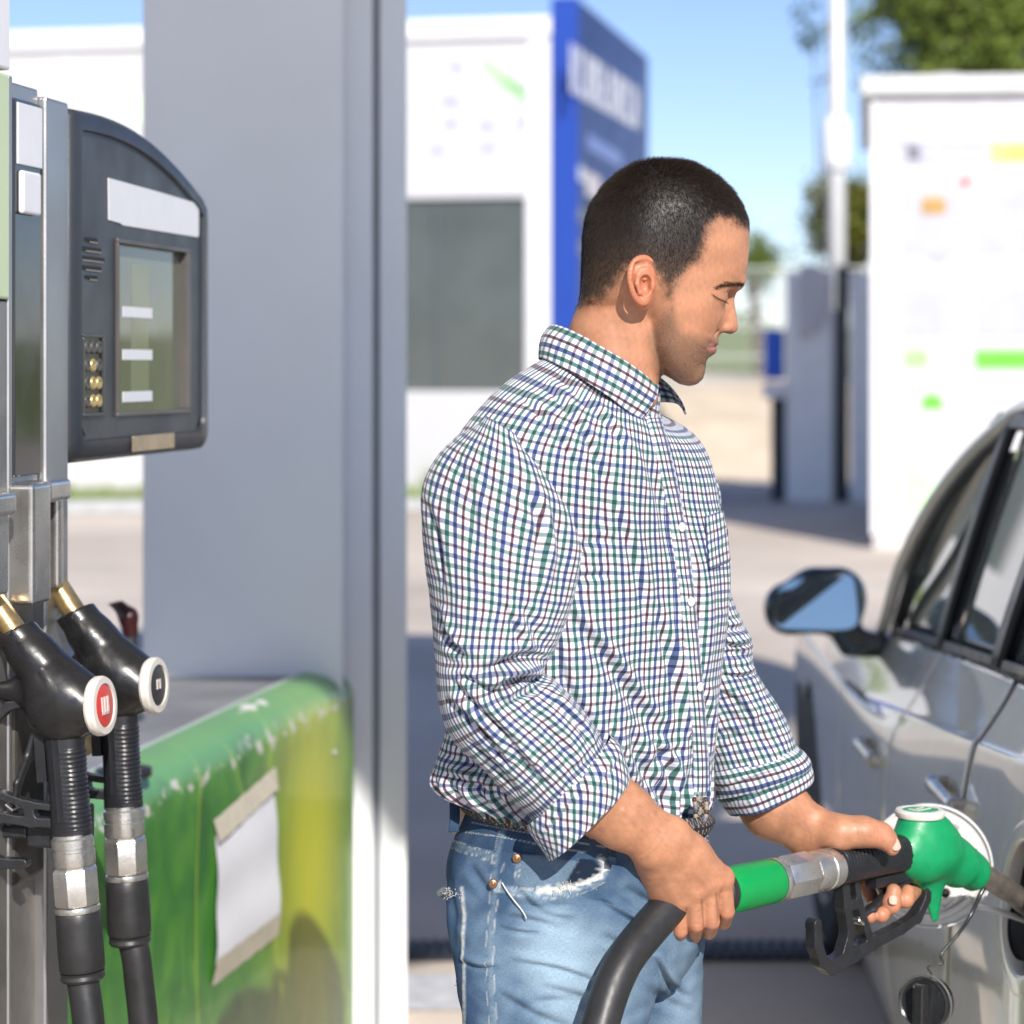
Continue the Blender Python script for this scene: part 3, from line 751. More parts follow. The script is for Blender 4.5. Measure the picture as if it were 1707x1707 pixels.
# keypad
kp_ = fb()
for (a, b_, c, d) in ((kx0, kx1, kz0, kz0+.005), (kx0, kx1, kz1-.005, kz1), (kx0, kx0+.007, kz0+.005, kz1-.005), (kx1-.007, kx1, kz0+.005, kz1-.005)): kp_.box(a, b_, -.0028, .0012, c, d)
kp_ = kp_.build('keypad_frame', M('keypad_frame', (.05, .05, .05), .3, .2), dh, smooth=False, bevel=.001)
fb().box(kx0+.007, kx1-.007, -.0028, -.0022, kz0+.005, kz1-.005).build('keypad_plate', M('keypad_plate', (.012, .012, .012), .25), kp_, smooth=False)
gold = M('brass_button', (.62, .47, .20), .3, .6, var=.1); dk = M('dull_button', (.07, .068, .06), .4)
for rr_ in range(4):
    for cc_ in range(3):
        g_ = (rr_ == 0 and cc_ > 0) or (rr_ == 1 and cc_ > 0) or (rr_ == 2 and cc_ == 1)
        x = kx0+.0185+cc_*.021; z = kz0+.020+rr_*.0235
        B(f0, U, NRM).lathe([(0, .0088), (.002, .0088), (.0032, .0075), (.0032, .0052), (.0022, .0045), (.0022, .0001)], (x, -.0022, z), (0, 1, 0), n=20, cap=False).build('button', gold if g_ else dk, kp_)

# ================================================================== NOZZLE (used three times)
def nozzle_geo(cr_=.0345, st=1.0, cz_=.054):
    """fuel nozzle; x along the grip from the hose, z towards the cap, metres"""
    g = {}
    # body
    f = Field((.12, -.05, -.115), (.36, .05, .075), .0021)
    f.cap((.150, 0, .000), (.20, 0, -.004), .0275, .033, k=.02, flat=((0, 1, 0), 1.12))
    f.cap((.172, 0, -.008), (.172, 0, cz_-.014), .034, cr_, k=.02, flat=((0, 1, 0), 1.05))
    f.cap((.193, 0, .006), (.248, 0, -.030), .0345+.1*(cr_-.0285), .0275, k=.02, flat=((0, 1, 0), 1.12))
    hi = .013 if st > 1.25 else 0
    f.cap((.245, 0, -.028+hi*.4), (.287-hi*.7, 0, -.052+hi), .027, .0235, k=.012)
    f.cap((.275-hi*.7, 0, -.046+hi), (.305-hi, 0, -.063+hi*1.2), .0255, .0235, k=.002)
    if st > 1.25: f.f = np.maximum(f.f, np.where(f.ax[0][:, None, None] > .25, (f.ax[0][:, None, None]-.289)*.92-(f.ax[2][None, None, :]+.047)*.39, -1))
    if st < 1.25: f.f = np.maximum(f.f, np.where(f.ax[0][:, None, None] > .24, (f.ax[0][:, None, None]-.283)*.88-(f.ax[2][None, None, :]+.050)*.47, -1))
    f.cap((.196, 0, -.030), (.205, 0, -.088), .027, .007, k=.015, flat=((0, 1, 0), 2.0))
    # flat cut where the cap sits, and at the nose
    X = f.ax[0][:, None, None]; Z = f.ax[2][None, None, :]
    f.f = np.maximum(f.f, (Z-cz_)+0*X)
    d = (X-.318)*.88-(Z+.070)*.47
    f.f = np.maximum(f.f, np.where(X > .27, d, -1))
    g['body'] = f.mesh()
    # grip
    b = B(); prof = []
    xs_ = np.linspace(0, .152, 120)
    V = []; n = 40
    for x in xs_:
        for k in range(n):
            q = 2*PI*k/n; cy, sz_ = math.cos(q), math.sin(q)
            e = .9; ry = .0195*np.sign(cy)*abs(cy)**e; rz = (.0235-.0015*math.sin(x/.152*PI))*np.sign(sz_)*abs(sz_)**e
            rr_ = 1.0
            if sz_ > .1: rr_ += .055*(0.5+.5*math.sin(x*2*PI/.0062))*(min(1, (sz_-.1)*3))*(1 if .008 < x < .118 else 0)
            elif abs(sz_) < .75: rr_ += .05*(0.5+.5*math.cos(q*22))*(1 if .02 < x < .138 else 0)
            V.append((x, ry*rr_, rz*rr_))
    F = [(i*n+k, i*n+(k+1) % n, (i+1)*n+(k+1) % n, (i+1)*n+k) for i in range(len(xs_)-1) for k in range(n)]+[tuple(range(n))[::-1]]
    g['grip'] = (np.array(V), F)
    def lat(prof, p0=(0, 0, 0), ax=(1, 0, 0), n=32): b = B(); b.lathe([(t*(st if p0[0] == 0 and t < 0 else 1), r) for t, r in prof], p0, ax, n); return np.concatenate(b.V), b.F
    g['swivel'] = lat([(-.034, .0205), (-.034, .0235), (-.030, .0245), (-.018, .0245), (-.017, .0232), (-.014, .0232), (-.013, .0245), (-.004, .0245), (-.002, .0225), (.002, .0225)])
    g['hex_nut'] = lat([(-.078, .0225), (-.078, .0255), (-.075, .0268), (-.040, .0268), (-.037, .0255), (-.034, .0225)], n=8)
    g['collar_ring'] = lat([(-.086, .021), (-.086, .0255), (-.083, .0262), (-.080, .0255), (-.078, .021)])
    g['sleeve'] = lat([(-.152, .018), (-.152, .0248), (-.149, .0262), (-.125, .0262), (-.100, .0256), (-.089, .0256), (-.0865, .0245), (-.0865, .02)])
    g['end_ring'] = lat([(-.163, .015), (-.163, .0235), (-.160, .0255), (-.156, .0245), (-.1535, .0255), (-.1525, .022)])
    cs_ = cr_/.0345 if st < 1.25 else cr_*.92/.0345
    g['cap_ring'] = lat([(0, .0385*cs_), (.003, .0405*cs_), (.009*cs_, .0405*cs_), (.012*cs_, .0385*cs_), (.0125*cs_, .030*cs_), (.009*cs_, .0292*cs_), (.009*cs_, .001)], (.172, 0, cz_-.003), (.0, 0, 1)); g['_'] = (cs_, cz_)
    b = B(); pts = spline([(.262, 0, -.040+hi*.8), (.292, 0, -.056+hi), (.33, 0, -.076+hi*1.1), (.37, 0, -.100+hi*1.4), (.44, 0, -.150+hi*2)], 14); b.tube(pts, .0148, n=24, cap=False); b.tube(pts[::-1]*1.0, .0125, n=24, cap=False)
    g['spout'] = (np.concatenate(b.V), b.F)
    # trigger guard with hook: flat bars in the xz plane
    f = Field((-.05, -.012, -.14), (.24, .012, .01), .0012)
    fl = dict(flat=((0, 1, 0), .01))
    def bar(p, rs, k=.004):
        f.chain([(a, 0, c*.95) for (a, c) in p], rs, k=k, join=.004, flat=((0, 1, 0), .02))
    bar([(.018, -.018), (.022, -.050), (.030, -.085), (.020, -.112)], [.0065, .0062, .0065, .008])
    bar([(.040, -.022), (.046, -.052), (.066, -.098)], [.0045, .0048, .006])
    bar([(-.034, -.064), (-.032, -.090), (-.022, -.112), (-.006, -.122), (.014, -.119)], [.0068, .0068, .0072, .008, .008])
    bar([(.0, -.121), (.04, -.113), (.075, -.105), (.13, -.096), (.163, -.087), (.181, -.066), (.186, -.034)], [.009, .0088, .0075, .0062, .006, .0055, .0055])
    bar([(.022, -.048), (.044, -.05)], [.006, .006])
    Y = f.ax[1][None, :, None]
    f.f = np.maximum(f.f, np.abs(Y)-.0075)
    g['trigger_guard'] = f.mesh()
    f = Field((.03, -.012, -.10), (.19, .012, .0), .0016)
    f.chain([(.048, 0, -.066), (.075, 0, -.060), (.110, 0, -.045), (.150, 0, -.033), (.178, 0, -.036)], [.0038, .0046, .0048, .0044, .0045], k=.003, join=.004, flat=((0, 1, 0), .6))
    g['lever'] = f.mesh()
    b = B(); b.box(.075, .150, -.008, .008, -.034, -.022); g['lever_stop'] = (np.concatenate(b.V), b.F)
    b = B(); b.tube([(.040, -.010, -.066), (.040, .010, -.066), (.048, .010, -.072), (.048, -.010, -.072), (.040, -.010, -.066)], .0016, n=8); g['latch_clip'] = (np.concatenate(b.V), b.F)
    b = B(); b.box(-.0, .001, -.001, .001, -.001, .001)
    return g
NG_HANG = nozzle_geo(.0345, 1.2, .043); NG_GREEN = nozzle_geo(.0285, 1.27, .043)
nz_black = M('nozzle_black', (.012, .012, .013), .30, var=.3, scale=30, bump=.1, bscale=90, coat=.15)
grip_m = M('grip_rubber', (.014, .015, .019), .36, var=.2, scale=40)
alu = M('cast_aluminium', (.62, .61, .58), .30, .9, var=.12, scale=40, bump=.2, bscale=150)
brass = M('brass_spout', (.50, .36, .17), .32, .85, var=.3, scale=60, bump=.2)
spm = M('steel_spout', (.42, .38, .34), .36, .8, var=.35, scale=50, bump=.2)
grn_n = M('nozzle_green', (.002, .27, .095), .44, var=.13, scale=55, coat=.05, bump=.35, bscale=70)
grn_s = M('sleeve_green', (.002, .27, .060), .34, var=.06, scale=40)
rub = M('hose_rubber', (.022, .022, .023), .42, var=.2, scale=30, bump=.25, bscale=60)
guard_m = M('guard_black', (.018, .019, .022), .36, var=.3, scale=60, bump=.2, bscale=200)
capw = M('cap_ring_white', (.70, .66, .60), .45, var=.1, scale=40)
def make_nozzle(root, R, o, body_m, sleeve_m, spout_m, logo, NG):
    cs_, cz_ = NG['_']
    mats = dict(body=body_m, grip=grip_m, swivel=alu, hex_nut=alu, collar_ring=alu, sleeve=sleeve_m, end_ring=rub, cap_ring=capw, spout=spout_m, trigger_guard=guard_m, lever=guard_m, lever_stop=grip_m, latch_clip=alu)
    out = {}
    for k, (V, F) in NG.items():
        if k == '_': continue
        W = np.asarray(V)@R+o
        out[k] = mesh(k, W, F, mats[k], root, smooth=True, autos=.55 if k not in ('body', 'trigger_guard', 'lever') else None)
    b = B(o, *R); b.lathe([(0, .0285*cs_), (.0015, .0285*cs_), (.002, .027*cs_), (.002, .0005)], (.172, 0, cz_-.003+.0095*cs_), (0, 0, 1), n=32); b.build('cap_disc', logo[0], root, autos=.5)
    if logo[1]:
        b = B(o+R[2]*(cz_-.0008+.0095*cs_), R[0], R[1], R[2])
        for (x0, x1, y0, y1) in logo[2]: b.box(.172+x0*cs_, .172+x1*cs_, y0*cs_, y1*cs_, 0, .0008)
        b.build('cap_emblem', logo[1], root, smooth=False)
    return out
def frame(x, zhint):
    x = np.array(x, float); x /= np.linalg.norm(x); z = np.array(zhint, float); z -= x*(x@z); z /= np.linalg.norm(z); y = np.cross(z, x)
    return np.array([x, y, z])
# --- two black nozzles hanging on the dispenser
redm = M('red_disc', (.62, .05, .035), .4); dkd = M('dark_disc', (.03, .03, .03), .4); alm = M('pale_emblem', (.75, .66, .62), .4)
hose_paths = []
def hang(px, py, y, lean, root, logo, hose):
    g0_ = P(px, py, y)                       # lower end of the grip
    R = frame((lean, 0.04, 1.0), (.98, -.16, 0))*np.array([[.87], [1.10], [1.03]])
    make_nozzle(root, R, g0_, nz_black, rub, brass, logo, NG_HANG)
    root.location = root.location
n1_ = thing('fuel_nozzle', 'front black fuel nozzle with a red disc in its white cap ring', 'fuel nozzle', P(130, 1395, 2.96), 'black nozzles hanging on the dispenser')
hang(120, 1392, 2.77, -.085, n1_, (redm, alm, [(-.012, .012, -.011, -.006), (-.012, .012, -.002, .003), (-.012, .012, .007, .011), (-.012, -.008, -.011, .011)]), None)
n2_ = thing('fuel_nozzle', 'rear black fuel nozzle with a black disc in its white cap ring', 'fuel nozzle', P(212, 1345, 3.32), 'black nozzles hanging on the dispenser')
hang(206, 1345, 2.93, -.055, n2_, (dkd, alm, [(-.005, .009, -.007, -.003), (-.005, .009, .003, .007), (.005, .009, -.003, .003)]), None)
h1 = thing('fuel_hose', 'black hose hanging down from the nozzle with the red disc', 'hose', P(150, 1600, 2.95))
pts = spline([P(120, 1392, 2.77)+np.array((.0130, -.006, -.155)), P(139, 1640, 2.76), P(146, 1690, 2.755), P(153, 1760, 2.75), P(170, 1900, 2.74), P(190, 2300, 2.72)], 40)
B().tube(pts, .0190, n=20).build('hose', rub, h1)
h2 = thing('fuel_hose', 'black hose hanging down from the nozzle with the black disc', 'hose', P(230, 1560, 3.32))
pts = spline([P(206, 1345, 2.93)+np.array((.0085, -.006, -.155)), P(226, 1590, 2.92), P(232, 1640, 2.92), P(240, 1720, 2.92), P(250, 1900, 2.92), P(262, 2300, 2.92)], 40)
B().tube(pts, .0185, n=20).build('hose', rub, h2)
# holster boots the spouts sit in
chrome = M('boot_chrome', (.58, .57, .55), .25, .9, var=.2, scale=12)
boot_brown = M('boot_inside', (.12, .08, .05), .6, .3, var=.5, scale=30)  # dark brown metal behind the boot opening
def boot(t_, z_, w_, h_):
    root = fdp
    q = B(f0, U, NRM)
    ring = []
    for k in range(28):
        a = 2*PI*k/28; ring.append((t_+w_/2*np.sign(math.cos(a))*abs(math.cos(a))**.55, .028, z_+h_/2*np.sign(math.sin(a))*abs(math.sin(a))**.6))
    ring.append(ring[0]); ring.append(ring[1])
    q.tube(ring, .010, n=8, cap=False)
    bo = q.build('nozzle_boot', chrome, root)
    fb().box(t_-w_/2+.006, t_+w_/2-.006, -.0195, .004, z_-h_/2+.01, z_+h_/2-.01).build('boot_back', boot_brown, bo, smooth=False)
def boot2(ta, tb, tc, td, z_0, z_1):
    b = fb(); b.box(ta, tb, -.018, .022, z_0, z_1).box(tc, td, -.018, .010, z_0+.01, z_1-.004).box(tb-.001, td-.001, -.017, .020, z_1-.026, z_1+.001)
    bo = b.build('nozzle_boot', chrome, fdp, smooth=False, bevel=.006, seg=4)
    fb().box(tb, tc, -.0179, -.010, z_0, z_1-.033).build('boot_back', boot_brown, bo, smooth=False)
boot2(-.343, -.285, -.232, -.212, 1.262, 1.408); boot2(-.60, -.50, -.42, -.385, 1.27, 1.40)
# bracket with lugs below the nozzle bodies and dark arms of the second nozzle rest
fb().box(-.36, -.17, -.02, .020, .985, 1.000).box(-.36, -.345, .02, .06, .975, 1.01).box(-.25, -.225, .0, .055, .955, 1.005).build('rest_bracket', guard_m, fdp, smooth=False, bevel=.003)
fb().box(-.33, -.24, -.019, -.006, .92, 1.16).build('rest_plate', M('rest_plate', (.10, .09, .08), .5, .6, var=.4, scale=14), fdp, smooth=False, bevel=.006)
fb().box(-.20, -.168, -.004, .03, 1.055, 1.085).build('small_lug', brass, fdp, smooth=False, bevel=.003)
# red and black hook tip of a nozzle on the far side of the island
hk = thing('nozzle_hook', 'small dark red nozzle hook showing past the rear black nozzle', 'nozzle hook', P(205, 1035, 3.75))
f = Field(P(170, 1075, 3.75)-.02, P(240, 990, 3.75)+.02, .0022)
f.chain([P(182, 1007, 3.75), P(200, 1012, 3.75), P(214, 1028, 3.75), P(218, 1055, 3.75)], [.002, .010, .016, .012], k=.004)
V, F = f.mesh(); mesh('hook', V, F, M('dark_red_plastic', (.035, .006, .008), .3, coat=.3), hk)
q_ = P(217, 1052, 3.75); B().tube([q_, q_+np.array((.0, 0, -.05)), np.array((q_[0]-.01, q_[1], ZP+.01))], [.011, .014, .016], n=14).lathe([(0, .045), (.012, .045), (.016, .03)], (q_[0]-.01, q_[1], ZP-.007), (0, 0, 1)).build('hook_stand', guard_m, hk)
# --- green nozzle in the car
A0 = P(1387, 1447, 2.775); A1 = P(1507, 1421, 2.872)
ax_ = (A1-A0)/np.linalg.norm(A1-A0)
RN = frame(ax_, (0.02, .02, 1))
NZ = thing('fuel_nozzle', 'green fuel nozzle held in both hands with its spout in the car', 'fuel nozzle', A0)
make_nozzle(NZ, RN, A0, grn_n, grn_s, spm, (M('green_disc', (.02, .33, .13), .4), capw, [(-.018, .018, -.010, -.006), (-.018, -.012, -.006, .010), (-.004, .014, .002, .006)]), NG_GREEN)
noz = lambda x, y, z: A0+np.array((x, y, z))@RN
e0 = noz(-.200, 0, 0)
hs = thing('fuel_hose', 'thick black hose curving up from the bottom edge into the man\'s right fist', 'hose', P(1100, 1530, 2.63))
HP = spline([noz(-.19, 0, 0), e0, noz(-.235, 0, -.003), P(1128, 1502, 2.583), P(1078, 1553, 2.548), P(1035, 1612, 2.515), P(1003, 1700, 2.49), P(985, 1800, 2.47), P(985, 2000, 2.45)], 60)
B().tube(HP, .0205, n=32).build('hose', rub, hs)

# ================================================================== CAR
CY = lambda y: .64+.049*(y-2.98)+.35*np.maximum(0, 3.25-y)**2
zc_ = lambda y: .968-.100*(y-3.6)           # crease
zs_ = lambda y: np.where(y < 5.25, 1.062-.073*(y-3.68), .948-.10*(y-5.25))   # glass sill
def car_pt(y, t):
    """t: 0 sill bottom, 1..: stations up the side"""
    y = np.asarray(y, float); t = np.asarray(t, float)
    zc, zs = zc_(y), zs_(y); X0 = CY(y)
    ts = np.array([0, 1, 2, 3, 4, 4.25, 5, 6, 7])
    X = np.stack([X0+.06, X0+.012, X0-.006, X0+.004, X0+.032, X0+.042, X0+.080, X0+.112, X0+.135], -1)
    Z = np.stack([0*y+.16, 0*y+.34, 0*y+.58, 0*y+.80, zc, zc+.012, (zc+zs)/2+.012, zs, zs+.004], -1)
    # smooth interpolation per point
    out = np.empty(y.shape+(3,))
    i = np.clip(np.searchsorted(ts, t, 'right')-1, 0, len(ts)-2)
    f = (t-ts[i])/(ts[i+1]-ts[i])
    def cr(A):
        g = lambda k: np.take_along_axis(A, np.clip(k, 0, len(ts)-1)[..., None], -1)[..., 0]
        tg = lambda k: np.clip(k, 0, len(ts)-1)
        p0, p1, p2, p3 = g(i-1), g(i), g(i+1), g(i+2)
        h = ts[i+1]-ts[i]; h0 = np.maximum(ts[i]-ts[tg(i-1)], 1e-3); h1 = np.maximum(ts[tg(i+2)]-ts[i+1], 1e-3)
        m1 = np.where(i > 0, ((p1-p0)/h0+(p2-p1)/h)/2, (p2-p1)/h); m2 = np.where(i < len(ts)-2, ((p2-p1)/h+(p3-p2)/h1)/2, (p2-p1)/h)
        f2, f3 = f*f, f*f*f
        return (2*f3-3*f2+1)*p1+(f3-2*f2+f)*h*m1+(-2*f3+3*f2)*p2+(f3-f2)*h*m2
    out[..., 0] = cr(X); out[..., 1] = y; out[..., 2] = cr(Z)
    return out
paint = M('champagne_paint', (.68, .66, .60), .33, .25, var=.05, scale=7, coat=1.0)
paint.node_tree.nodes['Principled BSDF'].inputs['Coat Roughness'].default_value = .03
trimb = M('car_black_trim', (.014, .015, .018), .35, var=.1)
sealb = M('rubber_seal', (.01, .01, .01), .6)
cr0 = np.array((.72, 4.4, 0)); car = thing('parked_car', 'pale grey hatchback with open fuel flap at the right edge', 'car', cr0)
FC = np.array([CY(3.055)+.012, 3.055, .842])      # fuel door centre
def surf_x(y, z):
    """outer surface x at given y, z by search along t"""
    tt = np.linspace(1.5, 5, 400); p = car_pt(np.full(400, y), tt); return np.interp(z, p[:, 2], p[:, 0])
def side_patch(name, ya, yb, t0, t1, ny, ntt, mat, cut=None, rear=None, parent=None, off=0, snap=None):
    tv = np.linspace(t0, t1, ntt)
    ys_ = np.linspace(0, 1, ny)
    T, Yf = np.meshgrid(tv, ys_, indexing='xy')
    ya_ = ya(T) if callable(ya) else ya+0*T; yb_ = yb(T) if callable(yb) else yb+0*T
    Y = ya_+(yb_-ya_)*Yf
    Pt = car_pt(Y, T)
    F = grid_faces(ny, ntt)
    V = Pt.reshape(-1, 3)
    if cut is not None:
        cen = V[F].mean(1); keep = ~cut(cen); F = F[keep]
    if snap is not None:
        used = np.zeros(len(V), bool); used[F.ravel()] = True; V = V.copy()
        dy, dz = V[:, 1]-snap[0], V[:, 2]-snap[1]; rr_ = np.hypot(dy, dz); m_ = used & (rr_ < snap[2]+snap[3])
        sc_ = snap[2]/rr_[m_]; yn = snap[0]+dy[m_]*sc_; zn = snap[1]+dz[m_]*sc_; V[m_, 0] = [surf_x(a_, b_) for a_, b_ in zip(yn, zn)]; V[m_, 1] = yn; V[m_, 2] = zn
    o = mesh(name, V, F[:, ::-1], mat, parent or car)
    if snap is None: s = o.modifiers.new('thick', 'SOLIDIFY'); s.thickness = .004; s.offset = -1
    return o
def gap_r(t): return 3.53+.05*np.clip(t-4, 0, 3)**1.6*.55+.02*np.clip(3-t, 0, 3)
def gap_m(t): return 4.43+.0*t
def gap_f(t): return 5.36+.03*np.clip(t-4, 0, 3)
ARC = np.array((6.22, .33)); ARR = .375
g = .0035
R_F = .0855
# quarter panel with a round hole: build the grid, then snap a polar collar around the fuel opening
def fuel_cut(c): return (c[:, 1]-FC[1])**2+(c[:, 2]-FC[2])**2 < (R_F+.011)**2
qp = side_patch('rear_quarter_panel', 2.3, lambda T: gap_r(T)-g, 0, 6.0, 240, 200, paint, cut=fuel_cut, snap=(FC[1], FC[2], R_F+.006, .0125))
# collar ring between grid and hole: sits a hair proud, follows the surface
V = []; ncol = 64; rad = [R_F+.029, R_F+.026, R_F+.022, R_F+.012, R_F+.004, R_F+.001, R_F, R_F-.002]
dep = [.0006, -.0006, -.0011, -.0013, -.0012, -.0008, .003, .022]
for j, (rd, dp) in enumerate(zip(rad, dep)):
    for k in range(ncol):
        a = 2*PI*k/ncol; y = FC[1]+rd*math.cos(a); z = FC[2]+rd*math.sin(a); V.append((surf_x(y, z)+dp, y, z))
F = [(i*ncol+k, i*ncol+(k+1) % ncol, (i+1)*ncol+(k+1) % ncol, (i+1)*ncol+k) for i in range(len(rad)-1) for k in range(ncol)]
fo = mesh('fuel_opening', V, F, paint, car)
V = []
for j, (rd, dp) in enumerate(((R_F-.002, .02), (R_F-.006, .055), (R_F-.03, .075), (.03, .078), (.001, .078))):
    for k in range(ncol):
        a = 2*PI*k/ncol; y = FC[1]+rd*math.cos(a); z = FC[2]+rd*math.sin(a); V.append((surf_x(y, z)+dp, y, z))
F = [(i*ncol+k, i*ncol+(k+1) % ncol, (i+1)*ncol+(k+1) % ncol, (i+1)*ncol+k) for i in range(4) for k in range(ncol)]
mesh('fuel_pocket', V, F, M('pocket_dark', (.07, .06, .05), .45, .3, var=.4, scale=40), fo)
tipn = noz(.425, 0, -.139)
inlet = np.array((1, .25, -.12)); inlet /= np.linalg.norm(inlet)
B().lathe([(0, .040), (.012, .042), (.012, .030), (.03, .028), (.08, .026)], tipn-inlet*.02, inlet, n=32, cap=False).build('filler_neck', M('filler_black', (.012, .012, .013), .5), fo)
side_patch('rear_door', lambda T: gap_r(T)+g, lambda T: gap_m(T)-g, .3, 6.0, 50, 120, paint)
side_patch('front_door', lambda T: gap_m(T)+g, lambda T: gap_f(T)-g, .3, 6.0, 50, 120, paint)
side_patch('front_fender', lambda T: gap_f(T)+g, 6.75, .3, 6.6, 90, 120, paint, cut=lambda c: (c[:, 1]-ARC[0])**2+(c[:, 2]-ARC[1])**2 < ARR**2)
side_patch('sill_trim', 2.3, 5.6, -.0, .28, 60, 6, trimb)
inn_ = side_patch('inner_body', 2.05, 5.5, .1, 5.9, 60, 50, sealb, cut=lambda c: (c[:, 1]-FC[1])**2+(c[:, 2]-FC[2])**2 < .15**2); inn_.location.x += .014
# greenhouse: x, z of a point on the glass surface, q = 0 at the sill, 1 at the roof rail
def glass_pt(y, q):
    zs = zs_(np.minimum(y, 5.25)); X = CY(y)+.118+(.135)*q**1.15
    return np.stack([X, y+0*q, zs+.006+(1.475-zs)*q-.02*np.maximum(0, q-.85)*6*.4], -1)
def gpatch(name, quad, mat, parent=None, off=0., n=18, th=.004, curve=0.):
    """quad: ((y,q) rear bottom, front bottom, front top, rear top)"""
    V = []
    for j in range(n):
        for i in range(n):
            a, b_ = i/(n-1), j/(n-1)
            y = (1-b_)*((1-a)*quad[0][0]+a*quad[1][0])+b_*((1-a)*quad[3][0]+a*quad[2][0])
            q = (1-b_)*((1-a)*quad[0][1]+a*quad[1][1])+b_*((1-a)*quad[3][1]+a*quad[2][1])
            if curve: y += a*curve*b_*(1-b_)
            p = glass_pt(np.array(y), np.array(max(q, 0.))); p[0] -= off; V.append(p)
    o = mesh(name, V, grid_faces(n, n), mat, parent or car); s = o.modifiers.new('thick', 'SOLIDIFY'); s.thickness = th; s.offset = -1
    return o
cg = bpy.data.materials.new('car_glass'); cg.use_nodes = True; bb = cg.node_tree.nodes['Principled BSDF']
bb.inputs['Base Color'].default_value = (.50, .55, .52, 1); bb.inputs['Roughness'].default_value = .02; bb.inputs['Transmission Weight'].default_value = .72; bb.inputs['IOR'].default_value = 1.5
bb.inputs['Coat Weight'].default_value = .6
fd = [o for o in car.children if o.name == 'front_door'][0]; rd_ = [o for o in car.children if o.name == 'rear_door'][0]
gpatch('front_window', ((4.48, .02), (5.16, .02), (4.56, .90), (4.40, .92)), cg, fd, off=-.004, curve=.50)
gpatch('rear_window', ((3.80, .02), (4.36, .02), (4.30, .90), (3.72, .90)), cg, rd_, off=-.004)
gpatch('quarter_window', ((3.30, .04), (3.70, .03), (3.64, .88), (3.50, .86)), cg, qp, off=-.004)
gpatch('belt_seal', ((3.25, -.03), (5.24, -.03), (5.22, .028), (3.25, .04)), trimb, None, off=.006, th=.012)
gpatch('pillar_trim', ((4.42, .0), (4.475, .0), (4.395, .96), (4.345, .96)), trimb, None, off=.003, th=.02)
gpatch('pillar_trim', ((3.73, .0), (3.80, .0), (3.72, .96), (3.66, .96)), trimb, None, off=.003, th=.02)
gpatch('rear_pillar', ((2.75, -.03), (3.32, .02), (3.50, .99), (3.0, .99)), paint, None, off=.006, th=.03)
gpatch('window_rail', ((3.45, .90), (4.58, .89), (4.50, .955), (3.45, .96)), trimb, None, off=.004, th=.02)
# front pillar and roof rail: a swept bar, painted, with its black seal
def gl(y, q, off=0): p = glass_pt(np.array(float(y)), np.array(float(q))); p[0] -= off; return p
bar = spline([P(1462, 1072, 5.42), P(1478, 1030, 5.27), P(1504, 940, 5.05), P(1550, 848, 4.85), P(1604, 774, 4.65), P(1660, 717, 4.45), P(1710, 681, 4.28), gl(3.9, 1.02, .006), gl(3.3, 1.0, .006)], 60)
B().tube(bar, .015, n=12).build('roof_rail', paint, car)
bar2 = spline([P(1490, 1056, 5.24), P(1506, 1000, 5.12), P(1530, 920, 4.95), P(1574, 838, 4.76), P(1622, 775, 4.60), P(1672, 730, 4.44), P(1712, 702, 4.3), gl(3.9, .965, .010), gl(3.4, .95, .01)], 60)
B().tube(bar2, .010, n=10).build('window_seal', trimb, car)
V = []
for j, x in enumerate(np.linspace(0, 1, 14)):
    for i, y in enumerate(np.linspace(3.0, 4.45, 16)):
        p = gl(y, 1.0); V.append((p[0]-.01+x*1.2, y, p[2]+.012+.05*math.sin(PI*x)))
mesh('roof', V, grid_faces(14, 16), paint, car)
V = []
for x in np.linspace(0, 1, 8):
    for q in np.linspace(0, 1, 8):
        p = bar[int(2+q*30)]; V.append((p[0]+.03+x*1.15, p[1]+.12*math.sin(PI*x), p[2]))
o = mesh('windscreen', V, grid_faces(8, 8), cg, car)
V = []
for x in np.linspace(0, 1, 8):
    for y in np.linspace(5.4, 6.75, 8):
        V.append((float(CY(y))+.12+x*1.18, y, float(zs_(np.array(y)))+.004+.05*math.sin(PI*x)))
mesh('bonnet', V, grid_faces(8, 8)[:, ::-1], paint, car)
# interior: dark tub, seats, far side
itm = M('car_interior', (.05, .05, .052), .7); sm_ = M('seat_fabric', (.10, .10, .105), .8, bump=.3)
B().box(.86, 2.0, 3.0, 5.35, .40, .62).build('cabin_floor', itm, car, smooth=False)
B().box(.86, 2.02, 5.1, 5.4, .62, .93).build('dashboard', itm, car, smooth=False, bevel=.04)
for (x, y) in ((1.12, 4.30), (1.68, 4.30), (1.12, 3.45), (1.68, 3.45)):
    sb = B().prism([(y+.04, .62), (y+.20, .66), (y-.02, 1.18), (y-.12, 1.16)], x-.22, x+.22, 'x').build('seat', sm_, car, smooth=False, bevel=.03)
    B().box(x-.12, x+.12, y-.13, y-.05, 1.22, 1.40).build('headrest', sm_, sb, smooth=False, bevel=.03)
# far side of body
far = B().box(2.02, 2.06, 2.4, 6.6, .2, .95).box(2.0, 2.03, 4.33, 4.45, .95, 1.44).box(2.0, 2.03, 3.0, 3.3, .95, 1.44).box(1.98, 2.03, 3.0, 4.7, 1.40, 1.46)
far.build('far_side', paint, car, smooth=False)
B().box(.80, 2.04, 1.9, 2.0, .2, 1.0).build('tail_panel', paint, car, smooth=False)
